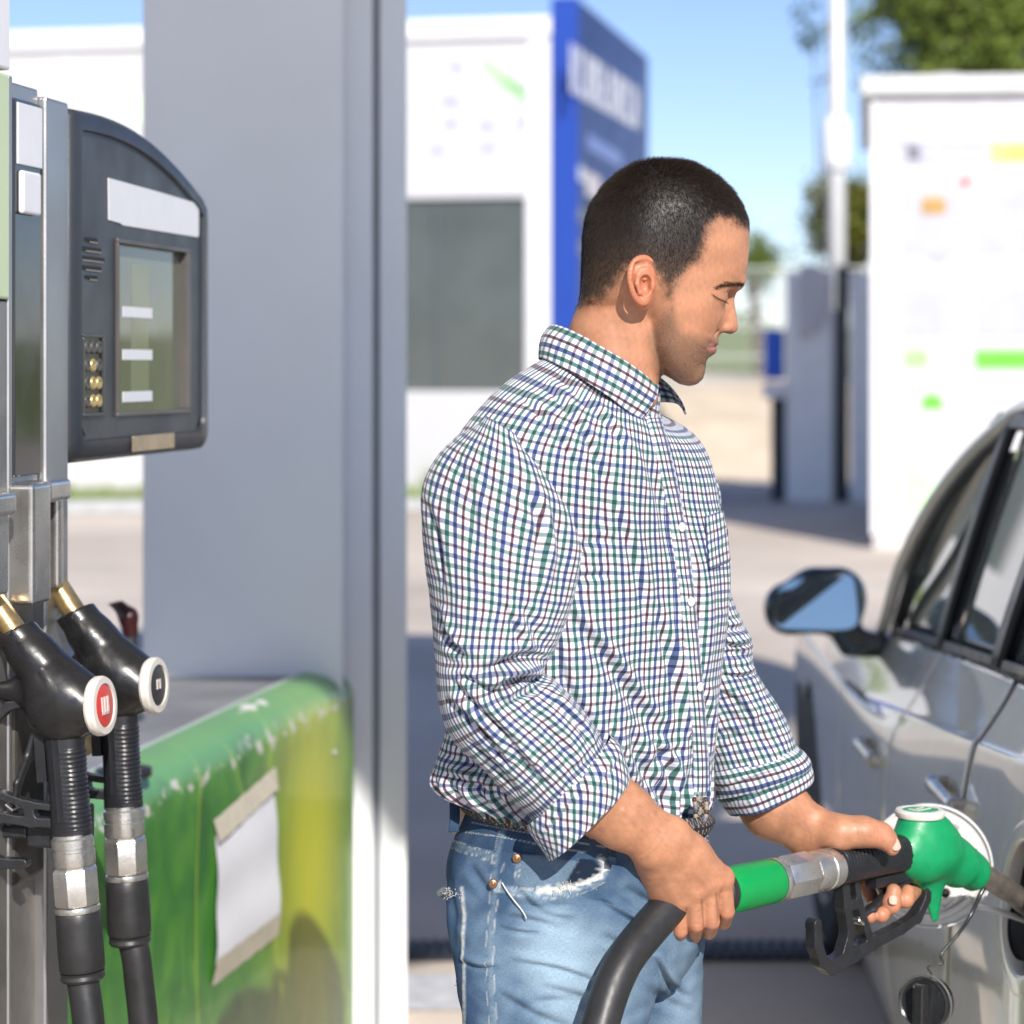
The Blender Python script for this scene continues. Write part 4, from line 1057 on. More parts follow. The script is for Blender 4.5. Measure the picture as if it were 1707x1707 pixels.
# front wheel
for wy in (6.22,):
    wh = np.array((float(CY(wy))+.03, wy, .325))
    b = B(); b.lathe([(0, .20), (.004, .24), (-.006, .29), (.01, .320), (.10, .325), (.19, .31), (.2, .2)], wh, (1, 0, 0), n=48)
    wv_ = b.build('wheel', M('tyre_rubber', (.02, .02, .022), .8, bump=.3), car)
    b = B(); b.lathe([(.008, .205), (.0, .21), (-.004, .19), (.03, .17), (.035, .05), (.01, .045), (.01, .001)], wh, (1, 0, 0), n=36, cap=False)
    b.build('rim', M('alloy_rim', (.4, .4, .41), .35, .9), wv_)
B().box(.80, .98, 5.5, 6.6, .25, .66).build('wheel_housing', sealb, car, smooth=False)
# door handles
hm = M('handle_paint', (.42, .41, .37), .22, .6, coat=1.0)
hd = M('handle_cup', (.16, .15, .11), .3, .5, coat=.8)
for (yc, door) in ((3.62, rd_), (4.66, fd)):
    z = float(zc_(np.array(yc)))-.082
    x = surf_x(yc, z)
    f = Field((x-.075, yc-.15, z-.06), (x+.03, yc+.15, z+.06), .003)
    f.cap((x-.022, yc-.075, z), (x-.022, yc+.075, z+.004), .012, .014, k=.01, flat=((1, 0, 0), 1.3))
    f.cap((x-.018, yc-.09, z), (x+.01, yc-.10, z), .014, .014, k=.012); f.cap((x-.018, yc+.085, z+.004), (x+.01, yc+.095, z+.004), .013, .013, k=.012)
    V, F = f.mesh(); hh_ = mesh('handle', V, F, hm, door)
    V = []
    for j, rd in enumerate((1.0, .85, .5, .02)):
        for k in range(32):
            a = 2*PI*k/32; y = yc+.065*rd*math.cos(a); zz = z+.006+.038*rd*math.sin(a); V.append((surf_x(y, zz)-.0012-.0005*j, y, zz))
    mesh('handle_cup', V, [(i*32+k, i*32+(k+1) % 32, (i+1)*32+(k+1) % 32, (i+1)*32+k) for i in range(3) for k in range(32)], hd, door)
# wing mirror
mb_ = P(1362, 1005, 5.35); 
f = Field(mb_-np.array((.15, .12, .12)), mb_+np.array((.16, .12, .20*0+.12)), .0045)
Rm = frame((1, .10, 0.0), (0, 0, 1))
def mp_(px, py, d=0): return P(px, py, 5.35)+np.array((0, d, 0))
f.chain([mp_(1318, 1012, .04), mp_(1362, 1000, .045), mp_(1402, 998, .04)], [.052, .066, .064], k=.03, flat=((0, 1, 0), 1.0))
f.cap(mp_(1310, 1028, .02), mp_(1310, 1012, .02), .040, .040, k=.03); f.cap(mp_(1408, 985, .02), mp_(1408, 1025, .02), .036, .040, k=.03); f.cap(mp_(1360, 985, .02), mp_(1395, 980, .02), .036, k=.03)
f.cap(mp_(1330, 1035, .02), mp_(1400, 1038, .02), .030, .030, k=.02)
X = f.ax[1][None, :, None]; f.f = np.maximum(f.f, (mb_[1]-.012)-X)
f.cap(mp_(1405, 1045, .04), P(1432, 1092, 5.33), .026, .030, k=.03); f.cap(P(1420, 1068, 5.35), P(1465, 1075, 5.31), .028, .028, k=.03)
V, F = f.mesh(); mir = mesh('wing_mirror', V, F, M('mirror_shell', (.012, .022, .026), .25, coat=.6), car)
msh = [(1287, 1032), (1285, 1012), (1292, 992), (1312, 972), (1340, 964), (1380, 959), (1412, 957), (1423, 964), (1428, 990), (1430, 1030), (1424, 1044), (1400, 1050), (1330, 1050), (1298, 1047)]
pp = [P(x, y, 5.335) for (x, y) in msh]; cen = np.mean(pp, 0)
V = []; nn = len(pp)
ppn = spline(pp+[pp[0]], 56)[:-1]; nn = len(ppn)
for sc_ in (.98, .7, .35, .01):
    for p in ppn: q = cen+(p-cen)*sc_; q[1] = 5.337-.10*(q[0]-cen[0])*.9+.115*(q[2]-cen[2]); V.append(q)
mmat = M('mirror_glass', (.30, .36, .40), .03, 1.0, var=.0)
mesh('mirror_glass', V, [(i*nn+k, i*nn+(k+1) % nn, (i+1)*nn+(k+1) % nn, (i+1)*nn+k)[::1] for i in range(3) for k in range(nn)], mmat, mir)
# fuel flap, standing open
hinge = np.array((surf_x(FC[1]+R_F, FC[2])-.002, FC[1]+R_F+.004, FC[2]))
fw = P(1550, 1443, 3.10)
fl = np.array((-.985, .17, 0)); fl /= np.linalg.norm(fl); fn_ = np.cross(fl, (0, 0, 1)); fn_ = fn_*np.sign(-fn_[1])   # faces the camera
FR = np.array([fl, fn_, (0, 0, 1.)])
flin = M('flap_inner_white', (.66, .66, .65), .35, .1, var=.06, scale=30, coat=.3)
b = B(fw, *FR); b.lathe([(-.006, .078), (-.002, .0825), (.004, .0825), (.0045, .0800), (.0, .0790), (-.001, .072), (.003, .068), (.003, .055), (.0015, .0535), (.0015, .001)], (0, 0, 0), (0, 1, 0), n=72)
fp_ = b.build('fuel_flap', flin, car, autos=.6)
b = B(fw, *FR); b.lathe([(.0015, .016), (.004, .0155), (.004, .0075), (.0025, .007), (.0025, .001)], (-.020, 0, -.035), (0, 1, 0), n=28)
b.build('flap_boss', flin, fp_, autos=.6)
b = B(fw, *FR); b.lathe([(.0028, .0062), (.0030, .0001)], (-.020, .0002, -.035), (0, 1, 0), n=20); b.build('boss_hole', slot, fp_)
b = B(fw, *FR)
for i in range(9):
    a = .15+i*PI*1.9/9; b.box(.0, .001, 0, .001, 0, .001)
    c_, s_ = math.cos(a), math.sin(a)
    q = [(.062*c_-.004*s_, .0032, .062*s_+.004*c_), (.066*c_-.004*s_, .0032, .066*s_+.004*c_), (.066*c_+.004*s_, .0032, .066*s_-.004*c_), (.062*c_+.004*s_, .0032, .062*s_-.004*c_)]
    b.add(q+[(x, y+.002, z) for (x, y, z) in q], [(0, 1, 2, 3)[::-1], (4, 5, 6, 7), (0, 1, 5, 4), (1, 2, 6, 5), (2, 3, 7, 6), (3, 0, 4, 7)])
b.build('flap_clip', M('clip_grey', (.36, .36, .36), .5), fp_, smooth=False)
b = B(fw, *FR); b.tube(spline([(-.055, .004, -.038), (-.03, .006, -.058), (.0, .007, -.068), (.028, .006, -.062)], 14), .005, n=10); b.tube([(-.02, .004, -.055), (-.05, .006, -.03)], .0035, n=8)
b.build('flap_ribs', flin, fp_)
arm = B(); arm.tube(spline([fw+np.array((.055, -.012, -.05)), fw+np.array((.085, -.02, -.055)), FC+np.array((.03, .05, -.035))], 10), .0075, n=10, sq=.5)
arm.build('hinge_arm', flin, fp_)
# filler cap hanging on its strap
capc = P(1541, 1672, 2.95); capc[0] = surf_x(2.95, capc[2])-.034 if False else capc[0]
fc = thing('filler_cap', 'dark filler cap hanging on a thin strap below the open fuel flap', 'filler cap', capc)
cn_ = np.array((-.55, -.80, .12)); cn_ /= np.linalg.norm(cn_)
cl = M('cap_plastic', (.020, .021, .022), .22, var=.15, scale=40, coat=.6)
pr = [(-.020, .030), (-.018, .0325), (0, .0330), (.004, .0325), (.006, .031), (.0045, .029), (.0045, .001)]
B().lathe(pr, capc, cn_, n=48).build('cap_body', cl, fc, autos=.6)
RC = frame((0.02, 0, 1), cn_)
b = B(capc, *RC); b.box(-.027, .027, -.0085, .0085, .004, .020); b.build('cap_grip', cl, fc, smooth=False, bevel=.004, seg=3)
rg = B(capc, *RC); rg.tube([(.0355*math.cos(a), .0355*math.sin(a), -.002) for a in np.linspace(0, 2*PI, 40)], .0014, n=8, cap=False); rg.build('strap_ring', M('strap_grey', (.12, .12, .11), .4), fc)
stp = [P(1640, 1480, 2.99), P(1632, 1495, 2.985), P(1618, 1525, 2.98), P(1598, 1556, 2.965), P(1577, 1580, 2.955), P(1568, 1594, 2.95), P(1573, 1606, 2.95), P(1560, 1608, 2.95), P(1546, 1612, 2.95), P(1552, 1622, 2.95), P(1552, 1632, 2.95), P(1547, 1640, 2.95)]
B().tube(spline(stp, 70), np.concatenate([np.linspace(.0035, .0016, 35), np.full(35, .0011)]), n=8).build('strap', cl, fc)
# ================================================================== THE MAN
YM = 2.65; PX_ = YM/FPX                                   # metres per photo pixel at the man
man = thing('person', 'man in a checked shirt and faded jeans filling the car, looking down at the nozzle', 'person', (.10, YM, 0))
def Mw(px, py, dp=0.):                                   # dp: depth offset in photo pixels, negative = towards the camera
    return P(px, py, YM+dp*PX_)
def to_px(V):
    V = np.asarray(V); return np.stack([853.5+V[:, 0]*FPX/V[:, 1], 610-(V[:, 2]-CAMZ)*FPX/V[:, 1]], 1)
def seg_d(Q, pl):
    """distance and signed side of 2-D points to a polyline, plus position along it 0..1"""
    pl = np.asarray(pl, float); L = np.r_[0, np.cumsum(np.linalg.norm(np.diff(pl, axis=0), axis=1))]
    best = np.full(len(Q), 1e9); sg = np.zeros(len(Q)); s = np.zeros(len(Q))
    for i in range(len(pl)-1):
        a, b = pl[i], pl[i+1]; ab = b-a; L2 = ab@ab
        t = np.clip(((Q-a)@ab)/L2, 0, 1); r = Q-a-t[:, None]*ab; d = np.hypot(r[:, 0], r[:, 1])
        c = (ab[0]*r[:, 1]-ab[1]*r[:, 0]); m = d < best
        best[m] = d[m]; sg[m] = np.sign(c[m]); s[m] = (L[i]+t[m]*math.sqrt(L2))/L[-1]
    return best, sg, s
def sstep(a, b, x): t = np.clip((x-a)/(b-a), 0, 1); return t*t*(3-2*t)
def in_poly(Q, poly):
    poly = np.asarray(poly, float); c = np.zeros(len(Q), bool); n = len(poly)
    for i in range(n):
        a, b = poly[i], poly[(i+1) % n]
        if a[1] == b[1]: continue
        m = ((a[1] > Q[:, 1]) != (b[1] > Q[:, 1])) & (Q[:, 0] < (b[0]-a[0])*(Q[:, 1]-a[1])/(b[1]-a[1])+a[0]); c ^= m
    return c
def poly_sd(Q, poly):
    d, _, _ = seg_d(Q, list(poly)+[poly[0]]); return np.where(in_poly(Q, poly), -d, d)

# ---------------- head, in photo pixels (x, depth, -y)
face = [(1060, 273), (1083, 267), (1106, 267), (1132, 268), (1157, 273), (1194, 295), (1219, 318), (1236, 343), (1247, 366), (1250, 392), (1249, 420), (1245.5, 454),
        (1243, 468), (1240, 475), (1235, 482), (1227, 488), (1223.5, 497), (1224, 508), (1227, 521), (1230, 535), (1231.5, 546), (1229.5, 553), (1224, 557), (1215, 557), (1207, 554.5), (1201, 558),
        (1198.5, 564), (1197.5, 570), (1197.5, 575), (1192.5, 578), (1195, 582), (1193.5, 588), (1187, 595), (1181, 602), (1176, 611), (1174, 621), (1171, 631), (1161, 640.5), (1148, 643.5), (1132, 640), (1114, 629),
        (1098, 612), (1080, 585), (1066, 545), (1030, 540), (990, 530), (965, 508), (967, 486), (969, 446), (971, 395), (976, 365), (986, 340), (1007, 312), (1031, 290)]
f = Field((940, -135, -740), (1262, 135, -255), 2.3)
X2 = np.repeat(f.ax[0][:, None], f.n[2], 1); Z2 = np.repeat(f.ax[2][None, :], f.n[0], 0)
Q = np.stack([X2.ravel(), -Z2.ravel()], 1).astype(float)
D = poly_sd(Q, face).reshape(X2.shape)
ctl = np.array([(1080, 330, 108, 100), (1080, 390, 115, 105), (1010, 400, 108, 95), (990, 470, 96, 72), (1050, 450, 112, 95), (1150, 330, 100, 88), (1215, 365, 82, 58), (1228, 420, 70, 42),
                (1175, 410, 96, 70), (1205, 470, 68, 36), (1150, 470, 98, 60), (1105, 500, 104, 85), (1168, 520, 86, 42), (1130, 550, 92, 55), (1185, 560, 60, 34), (1180, 590, 48, 30), (1150, 590, 68, 40),
                (1162, 622, 36, 27), (1130, 620, 56, 30), (1098, 585, 84, 40), (1080, 530, 98, 75), (1020, 520, 85, 60), (1195, 520, 66, 36), (1190, 545, 64, 36)])
def tps(xy, v, q, lam=60.):
    U_ = lambda r2: .5*r2*np.log(r2+1e-9)
    n = len(xy); K = U_(((xy[:, None]-xy[None])**2).sum(2))/1e4+lam*np.eye(n)/1e4; Pm = np.c_[np.ones(n), xy/100]
    A = np.block([[K, Pm], [Pm.T, np.zeros((3, 3))]]); c = np.linalg.solve(A, np.r_[v, 0, 0, 0])
    return U_(((q[:, None]-xy[None])**2).sum(2))/1e4@c[:n]+np.c_[np.ones(len(q)), q/100]@c[n:]
Wm = np.clip(tps(ctl[:, :2], ctl[:, 2], Q), 22, 117).reshape(X2.shape); Rr = np.clip(tps(ctl[:, :2], ctl[:, 3], Q), 20, 106).reshape(X2.shape)
# the nose is narrow: built separately, so the broad face stops at this line
base_face = [p for p in face[:14]]+[(1230, 484), (1220, 491), (1215, 505), (1209, 530), (1203, 548), (1198, 560)]+face[27:]
Dh = poly_sd(Q, base_face).reshape(X2.shape)
e = np.clip(1+Dh/Rr, 0, None)                             # 0 deep inside, 1 on the outline
yy = np.abs(f.ax[1])[None, :, None]
q = yy/Wm[:, None, :]
hf = (np.sqrt(q**2+e[:, None, :]**2)-1)*np.minimum(Wm, Rr)[:, None, :]
f.f = hf.astype(np.float32)
def both(fn, *a, **k):
    pass
def ell2(c, r, k, op='add', rot=None):
    for s in (-1, 1): f.ell((c[0], s*c[2], -c[1]), (r[0], r[2], r[1]), k, op=op)
def cap2(a, b, ra, rb, k, op='add', flat=None):
    for s in (-1, 1): f.cap((a[0], s*a[2], -a[1]), (b[0], s*b[2], -b[1]), ra, rb, k, op=op, flat=flat)
# neck
f.chain([(1042, 0, -500), (1029, 0, -560), (1012, 0, -625), (985, 0, -740)], [66, 76, 82, 66], k=16, join=20, flat=((0, 1, 0), 1.12))
cap2((1050, 530, 56), (1080, 665, 34), 14, 12, 26)         # neck muscle

# brows, sockets, eyes, cheekbones
cap2((1226, 476, 22), (1196, 476, 52), 11, 9, 16)
ell2((1216, 500, 38), (13, 11, 18), 14, 'sub')
ell2((1191, 498, 42), (18, 12.5, 17), 10)
cap2((1180, 487, 61), (1207, 489, 52), 1.2, 1.0, 3, 'sub')
cap2((1178, 497, 63), (1204, 505, 56), 1.0, .8, 2, 'sub')

# nose
f.chain([(1221, 0, -484), (1214, 0, -505), (1213, 0, -528), (1215.5, 0, -543)], [8, 10, 12.5, 15], k=14, join=4)
f.cap((1219, 0, -486), (1203, 0, -530), 10, 22, 18)
ell2((1206.5, 546, 16), (13.5, 10, 10.5), 3.5)
cap2((1193, 537, 29), (1192, 551, 30), 1.6, 1.4, 4, 'sub')
ell2((1213, 557, 9), (7.5, 3.5, 4.5), 1.5, 'sub')
# mouth and chin
f.chain([(1176, 24, -577.5), (1190, 12, -572.5), (1192.5, 0, -571.5), (1190, -12, -572.5), (1176, -24, -577.5)], [2.5, 5.5, 6, 5.5, 2.5], k=5, join=2)
f.chain([(1175, 23, -580), (1186, 12, -584.5), (1189, 0, -585), (1186, -12, -584.5), (1175, -23, -580)], [2.5, 6, 6.5, 6, 2.5], k=5, join=2)
f.chain([(1167, 30, -579), (1186, 17, -578.3), (1196, 0, -578.3), (1186, -17, -578.3), (1167, -30, -579)], [1.6, 1.3, 1.3, 1.3, 1.6], k=3.0, join=1, op='sub')
ell2((1165, 580, 33), (5, 5, 4), 6, 'sub')
cap2((1189, 554, 34), (1170, 574, 46), 1.6, 1.6, 8, 'sub')
f.ell((1152, 0, -622), (23, 26, 20), 14)
f.ell((1183, 0, -600), (9, 20, 6), 8, op='sub')
# trim to the traced profile (face side only), softly
Dt = poly_sd(Q, face[:41]+[(1114, 760), (900, 760), (900, 540), (964, 508)]+face[47:]).reshape(X2.shape)
f.f = -smin(-f.f, np.repeat(-(Dt[:, None, :]), f.n[1], 1).astype(np.float32), 5)
head_field = f
HV, HF = f.mesh()
print('head', len(HV))
def head_y(px, py):
    """depth (px) of the camera side of the head at a photo pixel"""
    i = np.clip((px-f0_lo[0])/f0_h, 0, head_field.n[0]-2); k = np.clip((-py-f0_lo[2])/f0_h, 0, head_field.n[2]-2)
    i0, k0 = int(i), int(k); a, b = i-i0, k-k0
    col_ = (head_field.f[i0, :, k0]*(1-a)*(1-b)+head_field.f[i0+1, :, k0]*a*(1-b)+head_field.f[i0, :, k0+1]*(1-a)*b+head_field.f[i0+1, :, k0+1]*a*b)
    j = np.argmax(col_ < 0)
    if j == 0: return 0.
    t = col_[j-1]/(col_[j-1]-col_[j]); return float(head_field.ax[1][j-1]+t*f0_h)
f0_lo, f0_h = head_field.lo, head_field.h
def h2w(V):                                              # head pixels -> world
    V = np.asarray(V, float)
    return np.stack([(V[:, 0]-853.5)*PX_, YM+V[:, 1]*PX_, CAMZ-(-V[:, 2]-610)*PX_], 1)
# ---------------- ear
def ear(sgn):
    e_ = Field((1028, 88, -526), (1098, 150, -422), 1.15)
    base = abs(head_y(1072, 475)); b0 = base
    hx = [(1079, 462, 1), (1083, 450, 2), (1079, 440, 5), (1069, 435.5, 9), (1056, 438, 15), (1046.5, 450, 21), (1043.5, 467, 24), (1046.5, 486, 22), (1053, 500, 17), (1061, 508, 11)]
    hp = spline([(x, b0+d, -y) for x, y, d in hx], 26)
    e_.chain(list(hp), list(np.interp(np.arange(26), [0, 6, 14, 20, 25], [3.6, 5.0, 5.2, 4.6, 5])), k=3, join=1.5)
    # bowl
    for (c, r) in (((1064, b0+3, -470), (22, 12, 34)), ((1060, b0+10, -462), (17, 8, 24)), ((1066, b0+6, -498), (11, 7, 12))): e_.ell(c, r, 5)
    e_.ell((1066, b0+7, -505), (10, 5.5, 9), 4); e_.ell((1066, b0-4, -484), (19, 14, 36), 4)
    e_.ell((1070, b0+19, -480), (12, 17, 17), 3, op='sub')
    e_.cap((1056, b0+22, -448), (1050, b0+27, -474), 4.5, 3.0, 4, op='sub')
    e_.cap((1068, b0+16, -446), (1056, b0+21, -448), 4.0, 4.5, 4, op='sub')
    e_.chain([(1066, b0+9, -452), (1057, b0+15, -463), (1055, b0+17, -478), (1060, b0+14, -492), (1068, b0+9, -497)], [3, 4, 4.2, 4, 3], k=4, join=2)
    e_.ell((1081, b0+4, -480), (5, 6, 8), 4)
    e_.cap((1079, b0+1, -462), (1068, b0+7, -470), 3.2, 2.5, 3)
    V, F = e_.mesh(); V[:, 1] *= sgn*-1
    return V, (F if sgn < 0 else F[:, ::-1])
EV, EF = ear(1); EV2, EF2 = ear(-1)
# flip check: near ear is at negative depth
V_parts = [(h2w(HV), HF), (h2w(EV), EF[:, ::-1] if False else EF), (h2w(EV2), EF2)]

# ---------------- arms and hands (metres)
k_ = PX_
def hand_near():
    f = Field(np.array((P(860,1590,2.39)[0], 2.39, P(860, 1600, 2.72)[2])), np.array((P(1245, 1500, 2.7)[0], 2.70, P(1000, 1150, 2.5)[2])), .00155)
    p = lambda x, y, d: P(x, y, d-.036)
    el, wr = p(892, 1222, 2.556), p(1092, 1398, 2.578)
    mid = p(984, 1322, 2.560)
    f.cap(el, mid, .039, .0415, k=.0, flat=((-.3, 1, 0), 1.25))
    f.cap(mid, p(1038, 1361, 2.568), .0415, .0350, k=.010, flat=((-.3, 1, 0), 1.25))
    f.cap(p(1038, 1361, 2.568), wr, .0350, .0275, k=.010, flat=((-.3, 1, 0), 1.25))
    # back of the hand and fingers: index .. little
    MC = [p(1205, 1463, 2.618), p(1182, 1472, 2.606), p(1157, 1484, 2.603), p(1131, 1500, 2.605)]
    WB = [p(1128, 1398, 2.590), p(1112, 1402, 2.582), p(1096, 1410, 2.582), p(1086, 1424, 2.586)]
    for i in range(4): f.cap(WB[i], MC[i], .0185, .0118, k=.016)
    f.cap(p(1150, 1425, 2.60), p(1120, 1470, 2.61), .020, .022, k=.016)
    f.cap(wr, WB[1], .0265, .024, k=.014, flat=((0, 1, 0), 1.25))
    f.cap(p(1088, 1440, 2.60), p(1106, 1515, 2.625), .019, .016, k=.015)          # heel of the hand
    PI_ = [p(1211, 1519, 2.620), p(1186, 1536, 2.610), p(1160, 1541, 2.608), p(1134, 1551, 2.612)]
    DI_ = [p(1206, 1537, 2.650), p(1182, 1553, 2.646), p(1157, 1560, 2.642), p(1132, 1564, 2.640)]
    TP_ = [p(1200, 1515, 2.680), p(1176, 1527, 2.680), p(1152, 1536, 2.676), p(1130, 1545, 2.668)]
    rr_ = [.0098, .0100, .0096, .0090]
    for i in range(4):
        f.cap(MC[i], PI_[i], rr_[i]*1.06, rr_[i]*.92, k=.0045)
        f.ell(MC[i]+np.array((0, -.0015, 0)), (.0112, .0105, .0115), k=.006)
    # fingers rendered as separate chains so gaps stay open
    for i in range(4):
        f.cap(PI_[i], DI_[i], rr_[i]*.95, rr_[i]*.85, k=.001)
        f.cap(DI_[i], TP_[i], rr_[i]*.85, rr_[i]*.72, k=.001)
    for i in range(3):                                       # clefts between the fingers
        a = (np.array(MC[i])+MC[i+1])/2; b = (np.array(PI_[i])+PI_[i+1])/2
        f.cap(a+np.array((.001, -.0135, -.016)), b+np.array((0, -.0105, -.004)), .0012, .0028, k=.0035, op='sub')
    # thumb goes round the far side of the hose
    f.chain([p(1140, 1415, 2.62), p(1175, 1440, 2.655), p(1195, 1475, 2.685), p(1190, 1505, 2.69)], [.016, .0125, .011, .009], k=.01, join=.003)
    # veins on the back of the hand and wrist
    for pts in ([(1095, 1392, 2.562), (1122, 1420, 2.571), (1150, 1452, 2.583)], [(1110, 1440, 2.577), (1140, 1462, 2.583), (1170, 1466, 2.588)], [(1040, 1352, 2.538), (1075, 1385, 2.552), (1100, 1428, 2.570)]):
        f.chain([p(*q) for q in pts], [.0022, .0026, .0020], k=.005, join=.001)
    # tendons and knuckle skin
    for i in range(4): f.cap(np.array(WB[i])*.35+np.array(MC[i])*.65+np.array((0, -.0125, 0)), MC[i]+np.array((0, -.009, 0)), .0026, .003, k=.008)
    return f.mesh(), (MC, PI_)
def hand_far():
    f = Field(np.array((P(1180, 1500, 2.75)[0], 2.72, P(1300, 1580, 2.97)[2])), np.array((P(1545, 1500, 2.96)[0], 2.975, P(1300, 1290, 2.8)[2])), .0015)
    p = lambda x, y, d: P(x, y, d)
    f.cap(p(1215, 1255, 2.822), p(1290, 1345, 2.812), .034, .0380, k=0, flat=((0, 1, 0), 1.1))
    f.cap(p(1290, 1345, 2.812), p(1345, 1386, 2.815), .0385, .028, k=.012, flat=((0, 1, 0), 1.2))
    f.cap(p(1318, 1335, 2.80), p(1372, 1376, 2.80), .016, .014, k=.014)
    # palm behind the grip
    MC = [p(1502, 1420, 2.925), p(1480, 1432, 2.918), p(1458, 1446, 2.905), p(1434, 1456, 2.89)]
    WB = [p(1385, 1392, 2.84), p(1378, 1402, 2.835), p(1368, 1412, 2.83), p(1356, 1418, 2.825)]
    for i in range(4): f.cap(WB[i], MC[i], .0195, .0125, k=.014)
    f.cap(p(1352, 1392, 2.815), WB[1], .0285, .026, k=.014, flat=((0, 1, 0), 1.15))
    f.cap(p(1375, 1418, 2.83), p(1415, 1470, 2.865), .020, .015, k=.014)
    # thumb over the top, towards the camera
    f.chain([p(1362, 1385, 2.805), p(1400, 1388, 2.787), p(1438, 1386, 2.785), p(1466, 1391, 2.789)], [.0225, .0190, .0150, .0132], k=.014, join=.014)
    f.chain([p(1466, 1391, 2.789), p(1480, 1402, 2.786), p(1487, 1414, 2.786)], [.0132, .0112, .0088], k=.005, join=.003)
    f.cap(p(1440, 1387, 2.786), p(1470, 1393, 2.788), .0138, .0126, k=.010)
    PI_ = [p(1530, 1478, 2.925), p(1507, 1492, 2.915), p(1487, 1508, 2.895), p(1462, 1514, 2.88)]
    TP_ = [p(1509, 1499, 2.852), p(1485, 1505, 2.832), p(1469, 1525, 2.828), p(1449, 1527, 2.824)]
    r1 = [.0098, .0105, .0092, .0088]; r2 = [.0106, .0114, .0098, .0092]
    for i in range(4):
        f.cap(MC[i], PI_[i], r1[i]*1.05, r1[i]*.95, k=.005)
        f.cap(PI_[i], TP_[i], r1[i]*.95, r2[i], k=.0015)
    f.cap(TP_[1]+np.array((.001, 0, -.004)), TP_[1]+np.array((.004, .004, .013)), .0098, .0092, k=.004)
    f.cap(TP_[0], TP_[0]+np.array((.004, .006, .008)), .0098, .0085, k=.004)
    return f.mesh()
(NV, NF), nkn = hand_near()
(FV, FF) = hand_far()
print('hands', len(NV), len(FV))
# hidden trunk and legs under the clothes join everything into one figure
fb_ = Field((-.10, 2.38, .05), (.34, 2.92, 1.50), .012)
def mp3(px, py, dp): return Mw(px, py, dp)
fb_.chain([mp3(985, 700, 0), mp3(985, 900, 0), mp3(975, 1150, 0), mp3(965, 1400, 0)], [.045, .062, .062, .07], k=.03, join=.04)
fb_.chain([mp3(985, 720, -20), mp3(850, 800, -140), mp3(825, 1150, -185), P(892, 1222, 2.52)], [.045, .045, .036, .034], k=.03, join=.01)
fb_.chain([mp3(1020, 720, 20), mp3(1090, 800, 120), P(1150, 1150, 2.81), P(1215, 1255, 2.825)], [.045, .04, .034, .032], k=.04, join=.01)
fb_.chain([mp3(940, 1420, -40), mp3(925, 2000, -80), np.array((.06, 2.60, .10))], [.040, .035, .03], k=.04, join=.01)
fb_.chain([mp3(1010, 1420, 80), mp3(1040, 2000, 90), np.array((.13, 2.74, .10))], [.055, .045, .035], k=.04, join=.01)
TV, TF = fb_.mesh()

# ---------------- join into one body mesh with a skin colour per vertex
parts_ = V_parts+[(NV, NF), (FV, FF), (TV, TF)]
off_ = 0; BV = []; BF = []
for V, F in parts_: BV.append(V); BF.append(np.asarray(F)+off_); off_ += len(V)
nh = len(HV); ne = len(EV); nn_ = len(NV); nf_ = len(FV)
BV = np.concatenate(BV); BF = np.concatenate(BF)
skin = np.tile(np.array((.445, .208, .115)), (len(BV), 1))
HPX = np.stack([HV[:, 0], -HV[:, 2]], 1)                     # head vertices in photo pixels
hair_poly = [(1262, 392), (1250, 390), (1228, 386), (1206, 379), (1190, 377), (1181, 383), (1177, 402), (1173, 422), (1161, 444), (1143, 460), (1126, 478), (1113, 502), (1104, 503), (1096, 485), (1086, 470), (1066, 448),
             (1048, 456), (1036, 474), (1022, 490), (1000, 508), (955, 520), (930, 300), (1090, 230), (1262, 280)]
hd_ = poly_sd(HPX, hair_poly)
hair_m = (1-sstep(-22, 6, hd_+3.5*waves(HV, .05, 3)+2*waves(HV, .15, 4)))
st_ = 1.0
stub = sstep(0, 26, -poly_sd(HPX, [(1108, 505), (1120, 500), (1140, 545), (1172, 556), (1200, 556), (1215, 560), (1210, 660), (1085, 650), (1062, 560), (1090, 520)]))
mo = np.clip(1-seg_d(HPX, [(1198, 561), (1180, 566), (1172, 576)])[0]/9, 0, 1)
sk = skin[:nh].copy()
sk *= (1+.07*waves(HV, .02, 9)+.05*waves(HV, .10, 10)+.04*waves(HV, .3, 12))[:, None]; sk[:, 0] *= 1+.03*waves(HV, .05, 14)
sk *= (1-.0*stub)[:, None]
shad = np.clip((stub*.78+mo*.35)*(1+.25*waves(HV, .25, 15)), 0, .82)[:, None]; sk = sk*(1-shad)+shad*np.array((.215, .125, .078))
cheek = np.exp(-(((HPX[:, 0]-1165)/32)**2+((HPX[:, 1]-535)/22)**2))[:, None]; sk = sk*(1-cheek*.25)+cheek*.25*np.array((.47, .19, .11))
nosem = np.exp(-(((HPX[:, 0]-1220)/16)**2+((HPX[:, 1]-545)/16)**2))[:, None]; sk = sk*(1-nosem*.35)+nosem*.35*np.array((.50, .20, .12))
